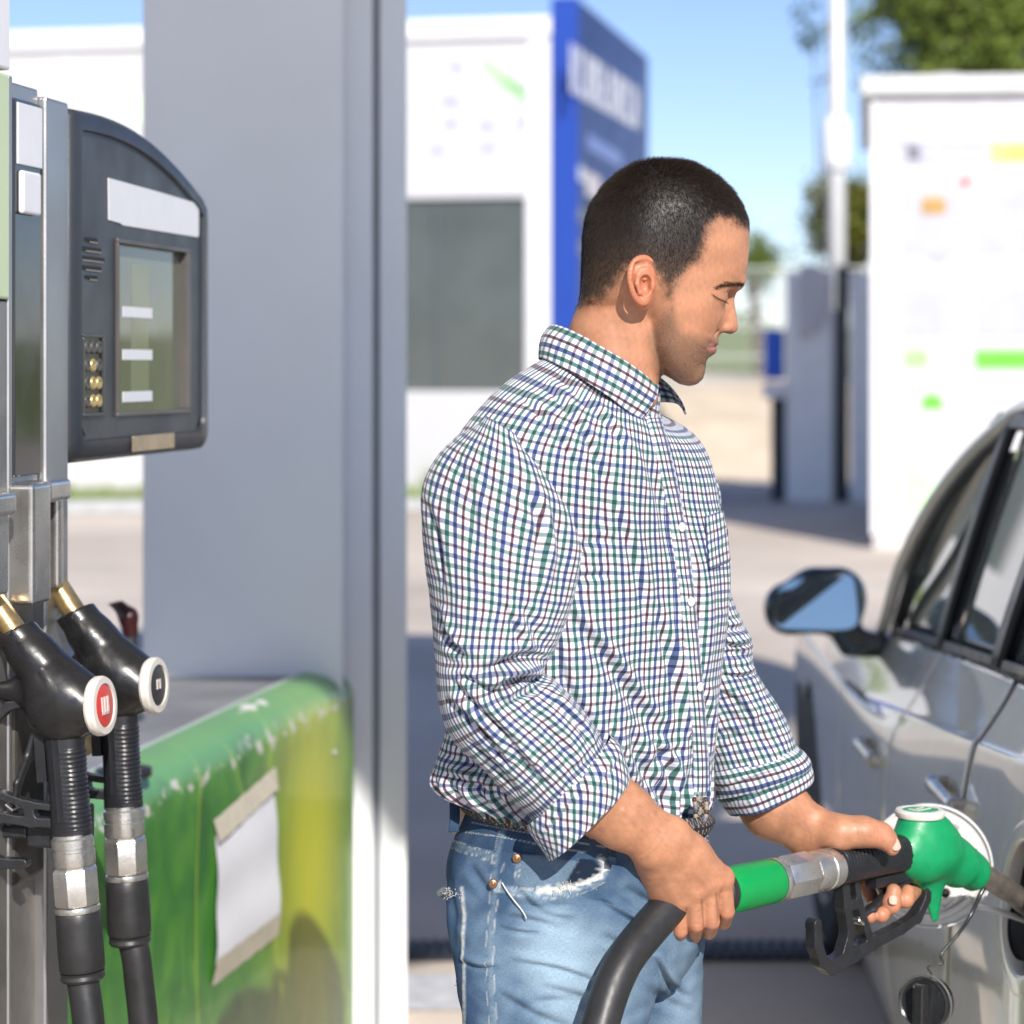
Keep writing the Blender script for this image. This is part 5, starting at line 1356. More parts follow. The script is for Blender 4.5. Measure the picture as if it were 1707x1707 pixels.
# lips
ul = poly_sd(HPX, [(1198, 569), (1188, 571), (1176, 577.5), (1192, 578.5), (1200, 578)]); ll = poly_sd(HPX, [(1172, 579.5), (1200, 577.5), (1200, 590), (1188, 590.5), (1180, 586)])
lipm = np.clip(1-np.minimum(ul, ll)/1.5, 0, 1)[:, None]; sk = sk*(1-lipm*.75)+lipm*.75*np.array((.56, .20, .16))
ml_ = np.clip(1.2-seg_d(HPX, [(1198, 578), (1180, 577.5), (1167, 580.5)])[0]/2.3, 0, 1)[:, None]; sk = sk*(1-ml_*.65)+ml_*.65*np.array((.16, .06, .045))  # shade between the lips, painted in as a dark line
no_ = np.clip(1.2-seg_d(HPX, [(1207, 556.5), (1220, 556.5)])[0]/3.5, 0, 1)[:, None]*(np.abs(HV[:, 1]) < 26)[:, None]; sk = sk*(1-no_*.85)+no_*.85*np.array((.10, .035, .02))  # nostril shade painted into the skin colour
ag_ = np.clip(1-seg_d(HPX, [(1197, 536), (1192, 544), (1194, 554)])[0]/3, 0, 1)[:, None]; sk = sk*(1-ag_*.35)+ag_*.35*np.array((.20, .08, .045))  # groove beside the nose wing, its shade painted in
brow_shade = np.exp(-(((HPX[:, 0]-1212)/12)**2+((HPX[:, 1]-494)/9)**2))[:, None]; sk = sk*(1-.30*brow_shade)  # shade under the brow painted into the skin colour
# eyelid rim
el_ = np.clip(1-seg_d(HPX, [(1180, 493), (1190, 499), (1205, 504)])[0]/2.0, 0, 1)[:, None]*(np.abs(HV[:, 1]) > 20)[:, None]; sk = sk*(1-el_*.8)+el_*.8*np.array((.07, .04, .03))
hm_ = hair_m[:, None]; side_ = sstep(380, 470, HPX[:, 1])[:, None]; sk = sk*(1-hm_)+hm_*(np.array((.010, .007, .005))*(1-side_)+side_*np.array((.060, .033, .020)))
brw = np.clip(1.15-seg_d(HPX, [(1190, 482), (1206, 478), (1222, 476.5), (1240, 477)])[0]/(2.5+2.2*sstep(1190, 1215, HPX[:, 0])), 0, 1)[:, None]*(np.abs(HV[:, 1]) > 8)[:, None]*sstep(1184, 1212, HPX[:, 0])[:, None]; sk = sk*(1-brw*.8)+brw*.8*np.array((.05, .03, .02))
skin[:nh] = sk
skin[nh:nh+2*ne] = np.array((.47, .175, .095))
a = nh+2*ne
for (s0, s1) in ((a, a+nn_), (a+nn_, a+nn_+nf_)):
    W = BV[s0:s1]; qx = to_px(W)
    sk = skin[s0:s1]*(1+.06*waves(W, 18, 21)+.04*waves(W, 90, 22))[:, None]
    skin[s0:s1] = sk
# redder knuckles, finger tips; nails
W = BV[a:a+nn_]
for c in nkn[0]+nkn[1]:
    g_ = np.exp(-np.sum((W-c)**2, 1)/(.011**2))[:, None]*.55; skin[a:a+nn_] = skin[a:a+nn_]*(1-g_)+g_*np.array((.52, .19, .115))
q_ = to_px(BV[a:a+nn_]); w3 = BV[a:a+nn_]
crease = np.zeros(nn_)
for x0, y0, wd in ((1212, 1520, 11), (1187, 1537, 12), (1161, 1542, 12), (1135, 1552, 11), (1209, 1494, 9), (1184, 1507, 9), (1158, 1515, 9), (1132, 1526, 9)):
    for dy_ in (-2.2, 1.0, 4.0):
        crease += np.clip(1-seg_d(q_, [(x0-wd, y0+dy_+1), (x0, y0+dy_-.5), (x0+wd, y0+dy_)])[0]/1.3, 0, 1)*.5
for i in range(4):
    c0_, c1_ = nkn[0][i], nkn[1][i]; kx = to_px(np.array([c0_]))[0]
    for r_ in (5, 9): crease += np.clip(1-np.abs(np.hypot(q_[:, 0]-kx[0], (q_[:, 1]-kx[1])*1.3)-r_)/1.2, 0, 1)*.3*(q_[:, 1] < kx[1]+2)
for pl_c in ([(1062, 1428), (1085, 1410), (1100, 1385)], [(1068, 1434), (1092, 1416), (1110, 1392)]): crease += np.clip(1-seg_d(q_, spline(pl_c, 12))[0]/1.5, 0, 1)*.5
cl_ = np.clip(crease, 0, 1)[:, None]*(.75+.25*waves(w3, 120, 88))[:, None]; skin[a:a+nn_] = skin[a:a+nn_]*(1-.42*cl_)  # shade in the skin creases, put in by darkening the tint
finger_shade = np.zeros(nn_)
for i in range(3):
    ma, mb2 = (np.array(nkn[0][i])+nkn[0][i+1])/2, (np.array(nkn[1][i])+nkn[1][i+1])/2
    A_, B_ = to_px(np.array([ma+(0, 0, -.014), mb2+(0, 0, -.004)])); finger_shade += np.clip(1.3-seg_d(q_, [A_, B_])[0]/2.2, 0, 1)
skin[a:a+nn_] = skin[a:a+nn_]*(1-.38*np.clip(finger_shade, 0, 1)[:, None])  # shade between the fingers painted into the skin tint
hairy = sstep(1120, 1020, q_[:, 0])[:, None]*.12; skin[a:a+nn_] = skin[a:a+nn_]*(1-hairy)+hairy*np.array((.20, .10, .05))
skin[a:a+nn_] = skin[a:a+nn_]*(1+.07*waves(w3, 45, 90)+.05*waves(w3, 200, 91))[:, None]
W = BV[a+nn_:a+nn_+nf_]
skin[a+nn_:a+nn_+nf_] = skin[a+nn_:a+nn_+nf_]*(1+.07*waves(W, 45, 92)+.05*waves(W, 200, 93))[:, None]
qf_ = to_px(W); cf_ = np.zeros(nf_)
for pl_c in ([(1462, 1378), (1465, 1392), (1461, 1402)], [(1468, 1380), (1470, 1394)], [(1457, 1378), (1459, 1392)], [(1428, 1376), (1432, 1392)], [(1340, 1368), (1352, 1392), (1350, 1412)], [(1476, 1494), (1484, 1490), (1492, 1494)]):
    cf_ += np.clip(1-seg_d(qf_, pl_c)[0]/1.4, 0, 1)*.6
skin[a+nn_:a+nn_+nf_] = skin[a+nn_:a+nn_+nf_]*(1-.4*np.clip(cf_, 0, 1)[:, None])  # crease shade of the far hand, also painted in the tint
for c in [P(1508, 1500, 2.852), P(1484, 1506, 2.832), P(1467, 1526, 2.83), P(1445, 1528, 2.824), P(1466, 1391, 2.78)]:
    g_ = np.exp(-np.sum((W-c)**2, 1)/(.014**2))[:, None]*.5; skin[a+nn_:a+nn_+nf_] = skin[a+nn_:a+nn_+nf_]*(1-g_)+g_*np.array((.54, .20, .12))
skm = M('skin', (1, 1, 1), .46, var=.05, scale=60, bump=.13, bscale=500, sss=.10, attr='tint', spec=.45)
body = mesh('body', BV, BF, skm, man, col={'tint': np.clip(skin, 0, 1)})

# nails
nail = M('nail', (.66, .40, .31), .28, var=.03, spec=.5)
def nail_mesh(c, nrm, along, w_, l_):
    n_ = np.array(nrm, float); n_ /= np.linalg.norm(n_); u_ = np.array(along, float); u_ -= n_*(u_@n_); u_ /= np.linalg.norm(u_); v_ = np.cross(n_, u_)
    V = []
    for i in range(9):
        for j in range(9):
            a, b_ = (i/8-.5)*2, (j/8-.5)*2
            rr2 = math.sqrt(a*a+b_*b_) if False else 1
            sx_ = a*math.sqrt(1-.45*b_*b_); sy_ = b_*math.sqrt(1-.35*a*a)
            V.append(np.array(c)+u_*sx_*l_+v_*sy_*w_+n_*(.0006-.35*w_*sy_*sy_-.0005*(1-a)*0))
    o = mesh('nail', V, grid_faces(9, 9), nail, body); s = o.modifiers.new('t', 'SOLIDIFY'); s.thickness = .0007; s.offset = 0
nail_mesh(P(1486, 1407, 2.786)+np.array((.0035, -.0086, .0015)), (.25, -1, .25), (.35, 0, -1), .0062, .0078)
nail_mesh(P(1487, 1500, 2.829)+np.array((.0, -.0106, .002)), (.10, -1, .25), (.1, 0, 1), .0055, .0055)

# ---------------- short hair
def strands(name, mat, roots, dirs, lens, rad, parent, nseg=3, curl=.3, grav=(0, 0, -1)):
    n = len(roots); h = bpy.data.hair_curves.new(name); h.add_curves([nseg+1]*n)
    r = np.random.default_rng(len(roots))
    pts = np.zeros((n, nseg+1, 3), np.float32); pts[:, 0] = roots; d = dirs.copy(); st = (lens/nseg)[:, None]
    for i in range(nseg):
        d = d+r.normal(size=d.shape)*curl*.25+np.array(grav)*.06; d /= np.linalg.norm(d, axis=1)[:, None]
        pts[:, i+1] = pts[:, i]+d*st
    pts -= base_of(parent)
    h.attributes['position'].data.foreach_set('vector', pts.reshape(-1))
    ra = h.attributes.new('radius', 'FLOAT', 'POINT') if 'radius' not in h.attributes else h.attributes['radius']
    rv = np.tile(np.linspace(1, .35, nseg+1), n)*rad; ra.data.foreach_set('value', rv.astype(np.float32))
    h.materials.append(mat); o = bpy.data.objects.new(name, h); COL.objects.link(o); o.parent = parent
    return o
def hair_mat(name, col, rough=.35):
    m = bpy.data.materials.new(name); m.use_nodes = True; b = m.node_tree.nodes['Principled BSDF']
    b.inputs['Base Color'].default_value = col+(1,); b.inputs['Roughness'].default_value = rough; b.inputs['Specular IOR Level'].default_value = .3
    t = m.node_tree; ci = t.nodes.new('ShaderNodeHairInfo'); mr = t.nodes.new('ShaderNodeMapRange'); mr.inputs[3].default_value = .5; mr.inputs[4].default_value = 1.7
    link(t, ci.outputs['Random'], mr.inputs[0]); v = t.nodes.new('ShaderNodeVectorMath'); v.operation = 'SCALE'; v.inputs[0].default_value = col
    link(t, mr.outputs[0], v.inputs['Scale']); link(t, v.outputs[0], b.inputs['Base Color'])
    return m
HN = vnormals(HV, HF)
if np.mean(np.sum(HN*(HV-HV.mean(0)), 1)) < 0: HN = -HN
def scatter(n, wfun):
    A = HV[HF]; ar = np.linalg.norm(np.cross(A[:, 2]-A[:, 0], A[:, 3]-A[:, 1]), axis=1)
    cen = A.mean(1); w_ = ar*wfun(cen); w_ /= w_.sum()
    r = np.random.default_rng(1); i = r.choice(len(HF), n, p=w_); u = r.random((n, 1)); v = r.random((n, 1))
    p = (A[i, 0]*(1-u)+A[i, 1]*u)*(1-v)+(A[i, 3]*(1-u)+A[i, 2]*u)*v
    nr = HN[HF[i]].mean(1); return p, nr/np.linalg.norm(nr, axis=1)[:, None]
def wh_(c):
    d = poly_sd(np.stack([c[:, 0], -c[:, 2]], 1), hair_poly)
    return (1-sstep(-26, 8, d))*(1-.45*sstep(-420, -490, c[:, 2]))
p, nr = scatter(46000, wh_)
whorl = np.array((1078., -20., -292.))
d0 = p-whorl; d0 -= nr*np.sum(d0*nr, 1)[:, None]; d0 /= np.linalg.norm(d0, axis=1)[:, None]+1e-6
down = np.tile(np.array((.25, 0, -1.)), (len(p), 1)); down -= nr*np.sum(down*nr, 1)[:, None]; down /= np.linalg.norm(down, axis=1)[:, None]+1e-6
top_ = sstep(-400, -300, p[:, 2])[:, None]
dr = (d0*(.5+.3*top_)+down*(.6-.5*top_)+nr*(.55+.35*top_)+rng.normal(size=p.shape)*.24); dr /= np.linalg.norm(dr, axis=1)[:, None]
dep = -poly_sd(np.stack([p[:, 0], -p[:, 2]], 1), hair_poly)
ln = (5.5+5.0*top_[:, 0])*np.clip(.35+dep/45, .35, 1)*rng.uniform(.7, 1.1, len(p))
hairm = hair_mat('dark_hair', (.017, .0095, .0055), .5)
hr_ = strands('hair', hairm, h2w(p), np.stack([dr[:, 0], dr[:, 1], dr[:, 2]], 1), ln*PX_, .000115, body, curl=.45)
# eyebrows, lashes, stubble
def fringe(name, poly_pts, n, wid, ln_, dvec, rad, side=(-1,), mat=None, jitter=.25):
    R_, D_, L_ = [], [], []
    r = np.random.default_rng(n)
    pl = spline(poly_pts, 60)
    for s in side:
        for i in range(n):
            a = r.random(); c = pl[int(a*59)]; x = c[0]+r.normal()*wid*.3; y = c[1]+r.normal()*wid*.5*(.6+.4*math.sin(PI*a))
            yy_ = head_y(x, y)
            if yy_ == 0: continue
            dd = np.array(dvec(a), float)+r.normal(size=3)*jitter; dd[1] *= 1
            if s > 0: dd[1] *= -1
            R_.append((x, -s*(-yy_+.3)*1. if False else (yy_-.4)*(-s), -y)); D_.append(dd/np.linalg.norm(dd)); L_.append(ln_*r.uniform(.6, 1.1))
    return strands(name, mat or hairm, h2w(np.array(R_)), np.array(D_), np.array(L_)*PX_, rad, body, curl=.2)
fringe('eyebrow', [(1186, 484), (1198, 479), (1212, 476.5), (1226, 476), (1237, 477)], 420, 5.0, 8.5, lambda a: (-.75+.45*a, -.35-.65*a, .22+.1*a), .00010, side=(-1, 1))
fringe('eyelashes', [(1181, 494), (1190, 499), (1199, 502.5), (1206, 504.5)], 70, .8, 7, lambda a: (.75, -.35, -.55), .00010, side=(-1, 1), jitter=.12)
pts_, n_ = scatter(9500, lambda c: sstep(0, 22, -poly_sd(np.stack([c[:, 0], -c[:, 2]], 1), [(1108, 505), (1120, 500), (1135, 550), (1172, 562), (1198, 557), (1215, 560), (1210, 660), (1085, 650), (1068, 560), (1090, 520)])))
dd = n_*.6+np.array((.2, 0, -.6))+rng.normal(size=n_.shape)*.2; dd /= np.linalg.norm(dd, axis=1)[:, None]
strands('stubble', hairm, h2w(pts_), dd, np.full(len(dd), 1.4*PX_), .00006, body, nseg=2)
# hair on the forearms
def arm_hair(s0, s1, n, cond, dvec, seed):
    r = np.random.default_rng(seed); F_ = BF[(BF.min(1) >= s0) & (BF.max(1) < s1)]
    c = BV[F_].mean(1); N_ = vnormals(BV, F_)[F_].mean(1); N_ /= np.linalg.norm(N_, axis=1)[:, None]
    qx = to_px(c); ok = cond(qx)
    c, N_ = c[ok], N_[ok]; i = r.choice(len(c), n); d = np.array(dvec)+N_[i]*.35+r.normal(size=(n, 3))*.25; d /= np.linalg.norm(d, axis=1)[:, None]
    return strands('arm_hair', hair_mat('arm_hair', (.12, .065, .03), .4), c[i], d, r.uniform(.005, .011, n), .000038, body, nseg=3, curl=.5)
arm_hair(a, a+nn_, 1500, lambda q: (q[:, 0] < 1110) & (q[:, 1] < 1440), (.6, 0, -.7), 1)
arm_hair(a+nn_, a+nn_+nf_, 900, lambda q: (q[:, 0] < 1360) & (q[:, 1] < 1400), (.7, 0, -.6), 2)
# ================================================================== CLOTHES
def ring_interp(rings, n):
    """rings: rows of numbers; smooth interpolation by row with rows spaced by centre distance"""
    R = np.asarray(rings, float); c = (R[:, 0:2]+R[:, 2:4])/2
    L = np.r_[0, np.cumsum(np.maximum(1, np.linalg.norm(np.diff(c, axis=0), axis=1)))]
    x = np.linspace(0, L[-1], n); i = np.clip(np.searchsorted(L, x, 'right')-1, 0, len(L)-2); t = ((x-L[i])/(L[i+1]-L[i]))[:, None]
    g_ = lambda k: R[np.clip(k, 0, len(R)-1)]; lg = lambda k: L[np.clip(k, 0, len(L)-1)]
    h = (L[i+1]-L[i])[:, None]
    m1 = np.where((i > 0)[:, None], (g_(i+1)-g_(i-1))/np.maximum(1, (lg(i+1)-lg(i-1)))[:, None], (g_(i+1)-g_(i))/h)
    m2 = np.where((i < len(L)-2)[:, None], (g_(i+2)-g_(i))/np.maximum(1, (lg(i+2)-lg(i)))[:, None], (g_(i+1)-g_(i))/h)
    t2, t3 = t*t, t*t*t
    return (2*t3-3*t2+1)*g_(i)+(t3-2*t2+t)*h*m1+(-2*t3+3*t2)*g_(i+1)+(t3-t2)*h*m2, x
def loft(rings, n, m, shape=None, R0=None, phi0=0.):
    """rings rows: Lx, Ly, Rx, Ry (photo pixels), centre depth, depth radius (px). Column k runs round from the
    right side (front) over the camera side.  Returns V (n*m), uv in metres, faces"""
    R, x = ring_interp(rings, n); phi = np.linspace(0, 2*PI, m)+phi0
    V = np.zeros((n, m, 3))
    for i in range(n):
        lx, ly, rx, ry, dc, rd = R[i][:6]
        A = Mw(lx, ly, dc); Bp = Mw(rx, ry, dc); c = (A+Bp)/2; e1 = (Bp-A)/2; e2 = np.array((0, -rd*PX_, 0))
        if shape is None:
            p_ = 2/2.25; cx = np.sign(np.cos(phi))*np.abs(np.cos(phi))**p_; sx = np.sign(np.sin(phi))*np.abs(np.sin(phi))**p_
        elif shape == 'round': cx, sx = np.cos(phi), np.sin(phi)
        else: cx, sx = shape(phi, i/(n-1))
        V[i] = c+cx[:, None]*e1+sx[:, None]*e2
    cen = V[:, :-1].mean(1); vl = np.r_[0, np.cumsum(np.linalg.norm(np.diff(cen, axis=0), axis=1))]
    seg_ = np.linalg.norm(np.diff(V, axis=1), axis=2); per = seg_.sum(1)
    if R0 is None: R0 = np.median(per)
    arc = np.concatenate([np.zeros((n, 1)), np.cumsum(seg_, axis=1)], 1)
    arc = arc/arc[:, -1:]*R0
    uv = np.stack([arc, np.repeat(vl[:, None], m, 1)], 2)
    return V, uv, R0
def grid_normals(V):
    du = np.empty_like(V); du[:, 1:-1] = V[:, 2:]-V[:, :-2]; du[:, 0] = V[:, 1]-V[:, -2]; du[:, -1] = du[:, 0]
    dv = np.gradient(V, axis=0); n_ = np.cross(du, dv); return n_/(np.linalg.norm(n_, axis=2)[..., None]+1e-12)
def fold_disp(V, N, strokes):
    """strokes: (polyline px, amplitude px, width px, kind). kind 'v' valley, 'r' ridge, 's' step (ridge on the left of the path, valley on the right)"""
    sh = V.shape[:2]; Vf = V.reshape(-1, 3); Q = to_px(Vf); out = np.zeros(len(Q)); face = sstep(-.15, .35, -N.reshape(-1, 3)[:, 1])
    for pl, A, w_, kind in strokes:
        pl = spline(pl, max(6, len(pl)*5)) if len(pl) > 2 else np.array(pl, float)
        lo = pl.min(0)-4*w_; hi = pl.max(0)+4*w_; m = (Q[:, 0] > lo[0]) & (Q[:, 0] < hi[0]) & (Q[:, 1] > lo[1]) & (Q[:, 1] < hi[1])
        if not m.any(): continue
        d, sg, s = seg_d(Q[m], pl); env = np.sin(np.clip(s, .0, 1)*PI)**.6*np.exp(-np.maximum(0, 0)*d)
        end = np.clip(1.3-d/(4*w_), 0, 1)
        if kind == 'v': p_ = -np.exp(-(d/w_)**2)+.35*np.exp(-((d-2.0*w_)/w_)**2)
        elif kind == 'r': p_ = np.exp(-(d/w_)**2)-.25*np.exp(-((d-2.0*w_)/w_)**2)
        else: x_ = d*sg; p_ = np.exp(-((x_+.8*w_)/(.9*w_))**2)-1.1*np.exp(-((x_-.55*w_)/(.55*w_))**2)
        out[m] += A*p_*env*end*face[m]
    return out.reshape(sh)
def fold_random(Vn, seed, freq, aniso, amp): return waves(Vn.reshape(-1, 3), freq, seed, aniso=aniso, n=22).reshape(Vn.shape[:2])*amp
def shirt_material():
    m = bpy.data.materials.new('checked_cotton'); m.use_nodes = True; t = m.node_tree; b = t.nodes['Principled BSDF']
    b.inputs['Roughness'].default_value = .85; b.inputs['Specular IOR Level'].default_value = .2
    b.inputs['Sheen Weight'].default_value = .15
    uv = t.nodes.new('ShaderNodeUVMap'); sp = t.nodes.new('ShaderNodeSeparateXYZ'); link(t, uv.outputs[0], sp.inputs[0])
    def mth(op, a, b_=None, c=None):
        n = t.nodes.new('ShaderNodeMath'); n.operation = op
        for i, v in enumerate((a, b_, c)):
            if v is None: continue
            if isinstance(v, (int, float)): n.inputs[i].default_value = v
            else: link(t, v, n.inputs[i])
        return n.outputs[0]
    PER = .0305
    def stripes(co, strength, list_):
        cur = None
        for (off, wd, colr) in list_:
            f_ = mth('FRACT', mth('ADD', mth('DIVIDE', co, PER), .5-off)); d = mth('MULTIPLY', mth('ABSOLUTE', mth('SUBTRACT', f_, .5)), PER)
            mr = t.nodes.new('ShaderNodeMapRange'); mr.interpolation_type = 'SMOOTHSTEP'
            link(t, d, mr.inputs[0]); mr.inputs[1].default_value = wd/2-.00035; mr.inputs[2].default_value = wd/2+.00035; mr.inputs[3].default_value = strength; mr.inputs[4].default_value = 0
            mx = t.nodes.new('ShaderNodeMix'); mx.data_type = 'RGBA'; mx.blend_type = 'MULTIPLY'; link(t, mr.outputs[0], mx.inputs[0])
            if cur is None: mx.inputs[6].default_value = (.69, .69, .72, 1)
            else: link(t, cur, mx.inputs[6])
            mx.inputs[7].default_value = colr+(1,); cur = mx.outputs[2]
        return cur
    navy, green_, mar = (.035, .085, .25), (.030, .19, .15), (.12, .030, .055)
    V_ = stripes(sp.outputs[0], .92, [(0, .0052, navy), (.333, .0049, green_), (.667, .0035, mar)])
    H_ = stripes(sp.outputs[1], .74, [(0, .0046, navy), (.333, .0047, green_), (.667, .0034, mar)])
    d1 = t.nodes.new('ShaderNodeMix'); d1.data_type = 'RGBA'; d1.blend_type = 'MULTIPLY'; d1.inputs[0].default_value = 1
    sc_ = t.nodes.new('ShaderNodeVectorMath'); sc_.operation = 'SCALE'; sc_.inputs['Scale'].default_value = 1.39; link(t, H_, sc_.inputs[0])
    link(t, V_, d1.inputs[6]); link(t, sc_.outputs[0], d1.inputs[7]); link(t, d1.outputs[2], b.inputs['Base Color'])
    # weave relief + faint crumple
    n = t.nodes.new('ShaderNodeTexNoise'); n.inputs['Scale'].default_value = 90; n.inputs['Detail'].default_value = 6; tc = t.nodes.new('ShaderNodeTexCoord'); link(t, tc.outputs['Object'], n.inputs['Vector'])
    bp = t.nodes.new('ShaderNodeBump'); bp.inputs['Strength'].default_value = .35; bp.inputs['Distance'].default_value = .0015; link(t, n.outputs[0], bp.inputs['Height'])
    link(t, bp.outputs[0], b.inputs['Normal'])
    return m
sm = shirt_material()
def cloth(name, V, uv, mat, parent, ridge=None, thick=.0012, warp=.0010, closed=True, **k):
    Vf = V.reshape(-1, 3); n, m_ = V.shape[:2]
    if closed: V[:, -1] = V[:, 0]; Vf = V.reshape(-1, 3)
    u = uv.reshape(-1, 2).copy()
    u[:, 0] += warp*waves(Vf, 7, 31, n=10)+warp*.5*waves(Vf, 22, 32, n=10); u[:, 1] += warp*waves(Vf, 8, 33, n=10)+warp*.4*waves(Vf, 25, 34, n=10)
    o = mesh(name, Vf, grid_faces(n, m_), mat, parent, uv=u, **k)
    if thick: s = o.modifiers.new('thick', 'SOLIDIFY'); s.thickness = thick; s.offset = 0
    return o

# ---- torso
YAW = math.radians(36); AA, BB = .125, .20
def torso_shape(phi, s):
    # phi measured from the wearer's front, running towards the camera side
    a_ = AA; b_ = BB; p_ = 2/2.35
    f_ = a_*np.sign(np.cos(phi))*np.abs(np.cos(phi))**p_; l_ = b_*np.sign(np.sin(phi))*np.abs(np.sin(phi))**p_
    x = f_*math.cos(YAW)-l_*math.sin(YAW)                   # wearer's right side swings back and towards the camera
    y = f_*math.sin(YAW)+l_*math.cos(YAW)
    hx = np.abs(x).max(); hy = np.abs(y).max()
    return x/hx, y/hy
TOR = [(925, 590, 1090, 672, 0, 62), (912, 600, 1104, 692, 0, 88), (892, 612, 1122, 703, 0, 112), (858, 632, 1146, 716, 0, 140), (815, 662, 1168, 738, 0, 172), (784, 696, 1183, 768, 0, 195), (762, 732, 1192, 803, 0, 205), (748, 780, 1198, 848, 0, 205),
       (732, 860, 1208, 900, 0, 192), (736, 950, 1215, 965, 0, 182), (744, 1050, 1212, 1045, 0, 175), (750, 1140, 1203, 1135, 0, 170), (744, 1205, 1196, 1210, 0, 172), (724, 1262, 1190, 1275, 0, 176), (718, 1290, 1187, 1312, 0, 174), (740, 1312, 1183, 1340, 0, 166), (775, 1328, 1174, 1362, 0, 158), (792, 1342, 1158, 1372, 0, 150)]
V, uv, per = loft(TOR, 420, 560, shape=torso_shape, R0=1.04, phi0=0)
N = grid_normals(V)
if N[200, 140, 1] > 0: N = -N
TS = [([(928, 1010), (965, 1048), (1004, 1094), (1040, 1140), (1068, 1180), (1100, 1220), (1130, 1238)], 8, 15, 'v'),
      ([(945, 1000), (990, 1050), (1035, 1105), (1075, 1160), (1115, 1205)], 6, 9, 'r'),
      ([(925, 960), (960, 925), (990, 905), (1030, 900)], 5, 8, 'v'), ([(935, 985), (975, 965), (1020, 958)], 5, 7, 'v'),
      ([(905, 640), (935, 665), (965, 700), (990, 745), (1005, 800)], 5, 8, 's'), ([(930, 625), (970, 660), (1010, 700), (1045, 750)], 4, 8, 's'),
      ([(870, 660), (905, 690), (940, 730), (965, 780)], 4, 9, 's'), ([(1000, 760), (1010, 820), (1000, 870), (975, 910)], 4, 10, 'v'),
      ([(1060, 720), (1085, 780), (1110, 850), (1125, 930)], 4, 10, 'v'), ([(1100, 715), (1120, 770), (1140, 830)], 3, 8, 's'),
      ([(1020, 830), (1050, 900), (1075, 980), (1090, 1060)], 4, 12, 's'), ([(1095, 1000), (1120, 1080), (1135, 1160), (1140, 1230)], 5, 11, 's'),
      ([(1150, 900), (1165, 980), (1168, 1060), (1160, 1130)], 4, 10, 's'), ([(1185, 880), (1198, 950), (1197, 1020)], 3, 8, 'v'),
      ([(1060, 1210), (1070, 1260), (1095, 1310), (1120, 1345)], 9, 9, 'v'), ([(1100, 1230), (1120, 1275), (1130, 1320)], 7, 8, 's'), ([(1020, 1200), (1035, 1260), (1060, 1320)], 6, 10, 's'),
      ([(1150, 1220), (1155, 1280), (1140, 1335)], 6, 8, 'v'), ([(980, 1180), (1000, 1240), (1010, 1300)], 5, 12, 's'), ([(1085, 1290), (1110, 1260), (1140, 1250)], 5, 8, 'v'),
      ([(735, 1250), (770, 1270), (820, 1285), (870, 1310)], 6, 9, 'v'), ([(740, 1285), (780, 1300), (830, 1322)], 5, 8, 's'), ([(760, 1240), (790, 1290), (800, 1330)], 5, 8, 'v'), ([(840, 1290), (860, 1320), (900, 1350)], 5, 8, 's'),
      ([(930, 1330), (960, 1350), (1000, 1372)], 4, 7, 'v'), ([(930, 1060), (950, 1140), (985, 1200)], 5, 12, 's'), ([(1170, 1140), (1178, 1200), (1172, 1260)], 4, 8, 's')]
dsp = fold_disp(V, N, TS)*PX_*1.5
sgrid = np.linspace(0, 1, 420)[:, None]
dsp += fold_random(V, 41, 5, (1, 1, .45), .0062)+fold_random(V, 42, 12, (1, 1, .35), .0009)
dsp += sstep(.86, .97, sgrid)*.006*np.sin(np.linspace(0, 2*PI, 560)*31+2*np.sin(np.linspace(0, 2*PI, 560)*5))[None, :]
V2 = V+N*dsp[..., None]
TORSO_V, TORSO_N = V2.copy(), N
shirt = thing('shirt', None, None, (.10, YM, 1.1)); shirt.parent = man; shirt.location = Vector((.10, YM, 1.1))-man.location
cloth('shirt_body', V2, uv, sm, shirt, thick=0)
def torso_at(px, py):
    """point and normal on the camera side of the shirt body at a photo pixel"""
    Q_ = TORSO_Q; d = (Q_[:, 0]-px)**2+(Q_[:, 1]-py)**2+np.where(TORSO_N.reshape(-1, 3)[:, 1] > -.02, 1e6, 0); i = np.argmin(d)
    return TORSO_V.reshape(-1, 3)[i], TORSO_N.reshape(-1, 3)[i], i
TORSO_Q = to_px(TORSO_V.reshape(-1, 3))
# ---- placket strip with buttons
pl_px = spline([(1086, 690), (1098, 730), (1112, 790), (1126, 860), (1137, 930), (1146, 1000), (1153, 1080), (1160, 1160), (1166, 1240), (1168, 1320), (1160, 1358)], 90)
cols = []
for wdx in (-12, -11, 0, 11, 12):
    row = []
    for (x, y) in pl_px:
        p_, n_, i_ = torso_at(x+wdx*.95, y); row.append(p_+n_*(.0022 if abs(wdx) < 12 else -.001))
    row = np.array(row)
    for _ in range(4): row[1:-1] = (row[:-2]+2*row[1:-1]+row[2:])/4
    cols.append(row)
PV = np.stack(cols, 1); n = len(pl_px)
L_ = np.r_[0, np.cumsum(np.linalg.norm(np.diff(PV[:, 2], axis=0), axis=1))]
UVp = np.stack([np.repeat(np.array([[0, .001, .0165, .032, .033]]), n, 0)+.004, np.repeat(L_[:, None], 5, 1)], 2)
cloth('placket', PV, UVp, sm, shirt, thick=.001, warp=.0006, closed=False)
btm = M('shell_button', (.66, .64, .60), .3, var=.05)
for (x, y) in ((1153, 1003), (1168, 1145), (1138, 878)):
    p_, n_, _ = torso_at(x-6, y); B().lathe([(0, .0052), (.0012, .0055), (.002, .005), (.0018, .0035), (.0014, .001)], p_+n_*.0030, n_, n=20).build('button', btm, shirt)
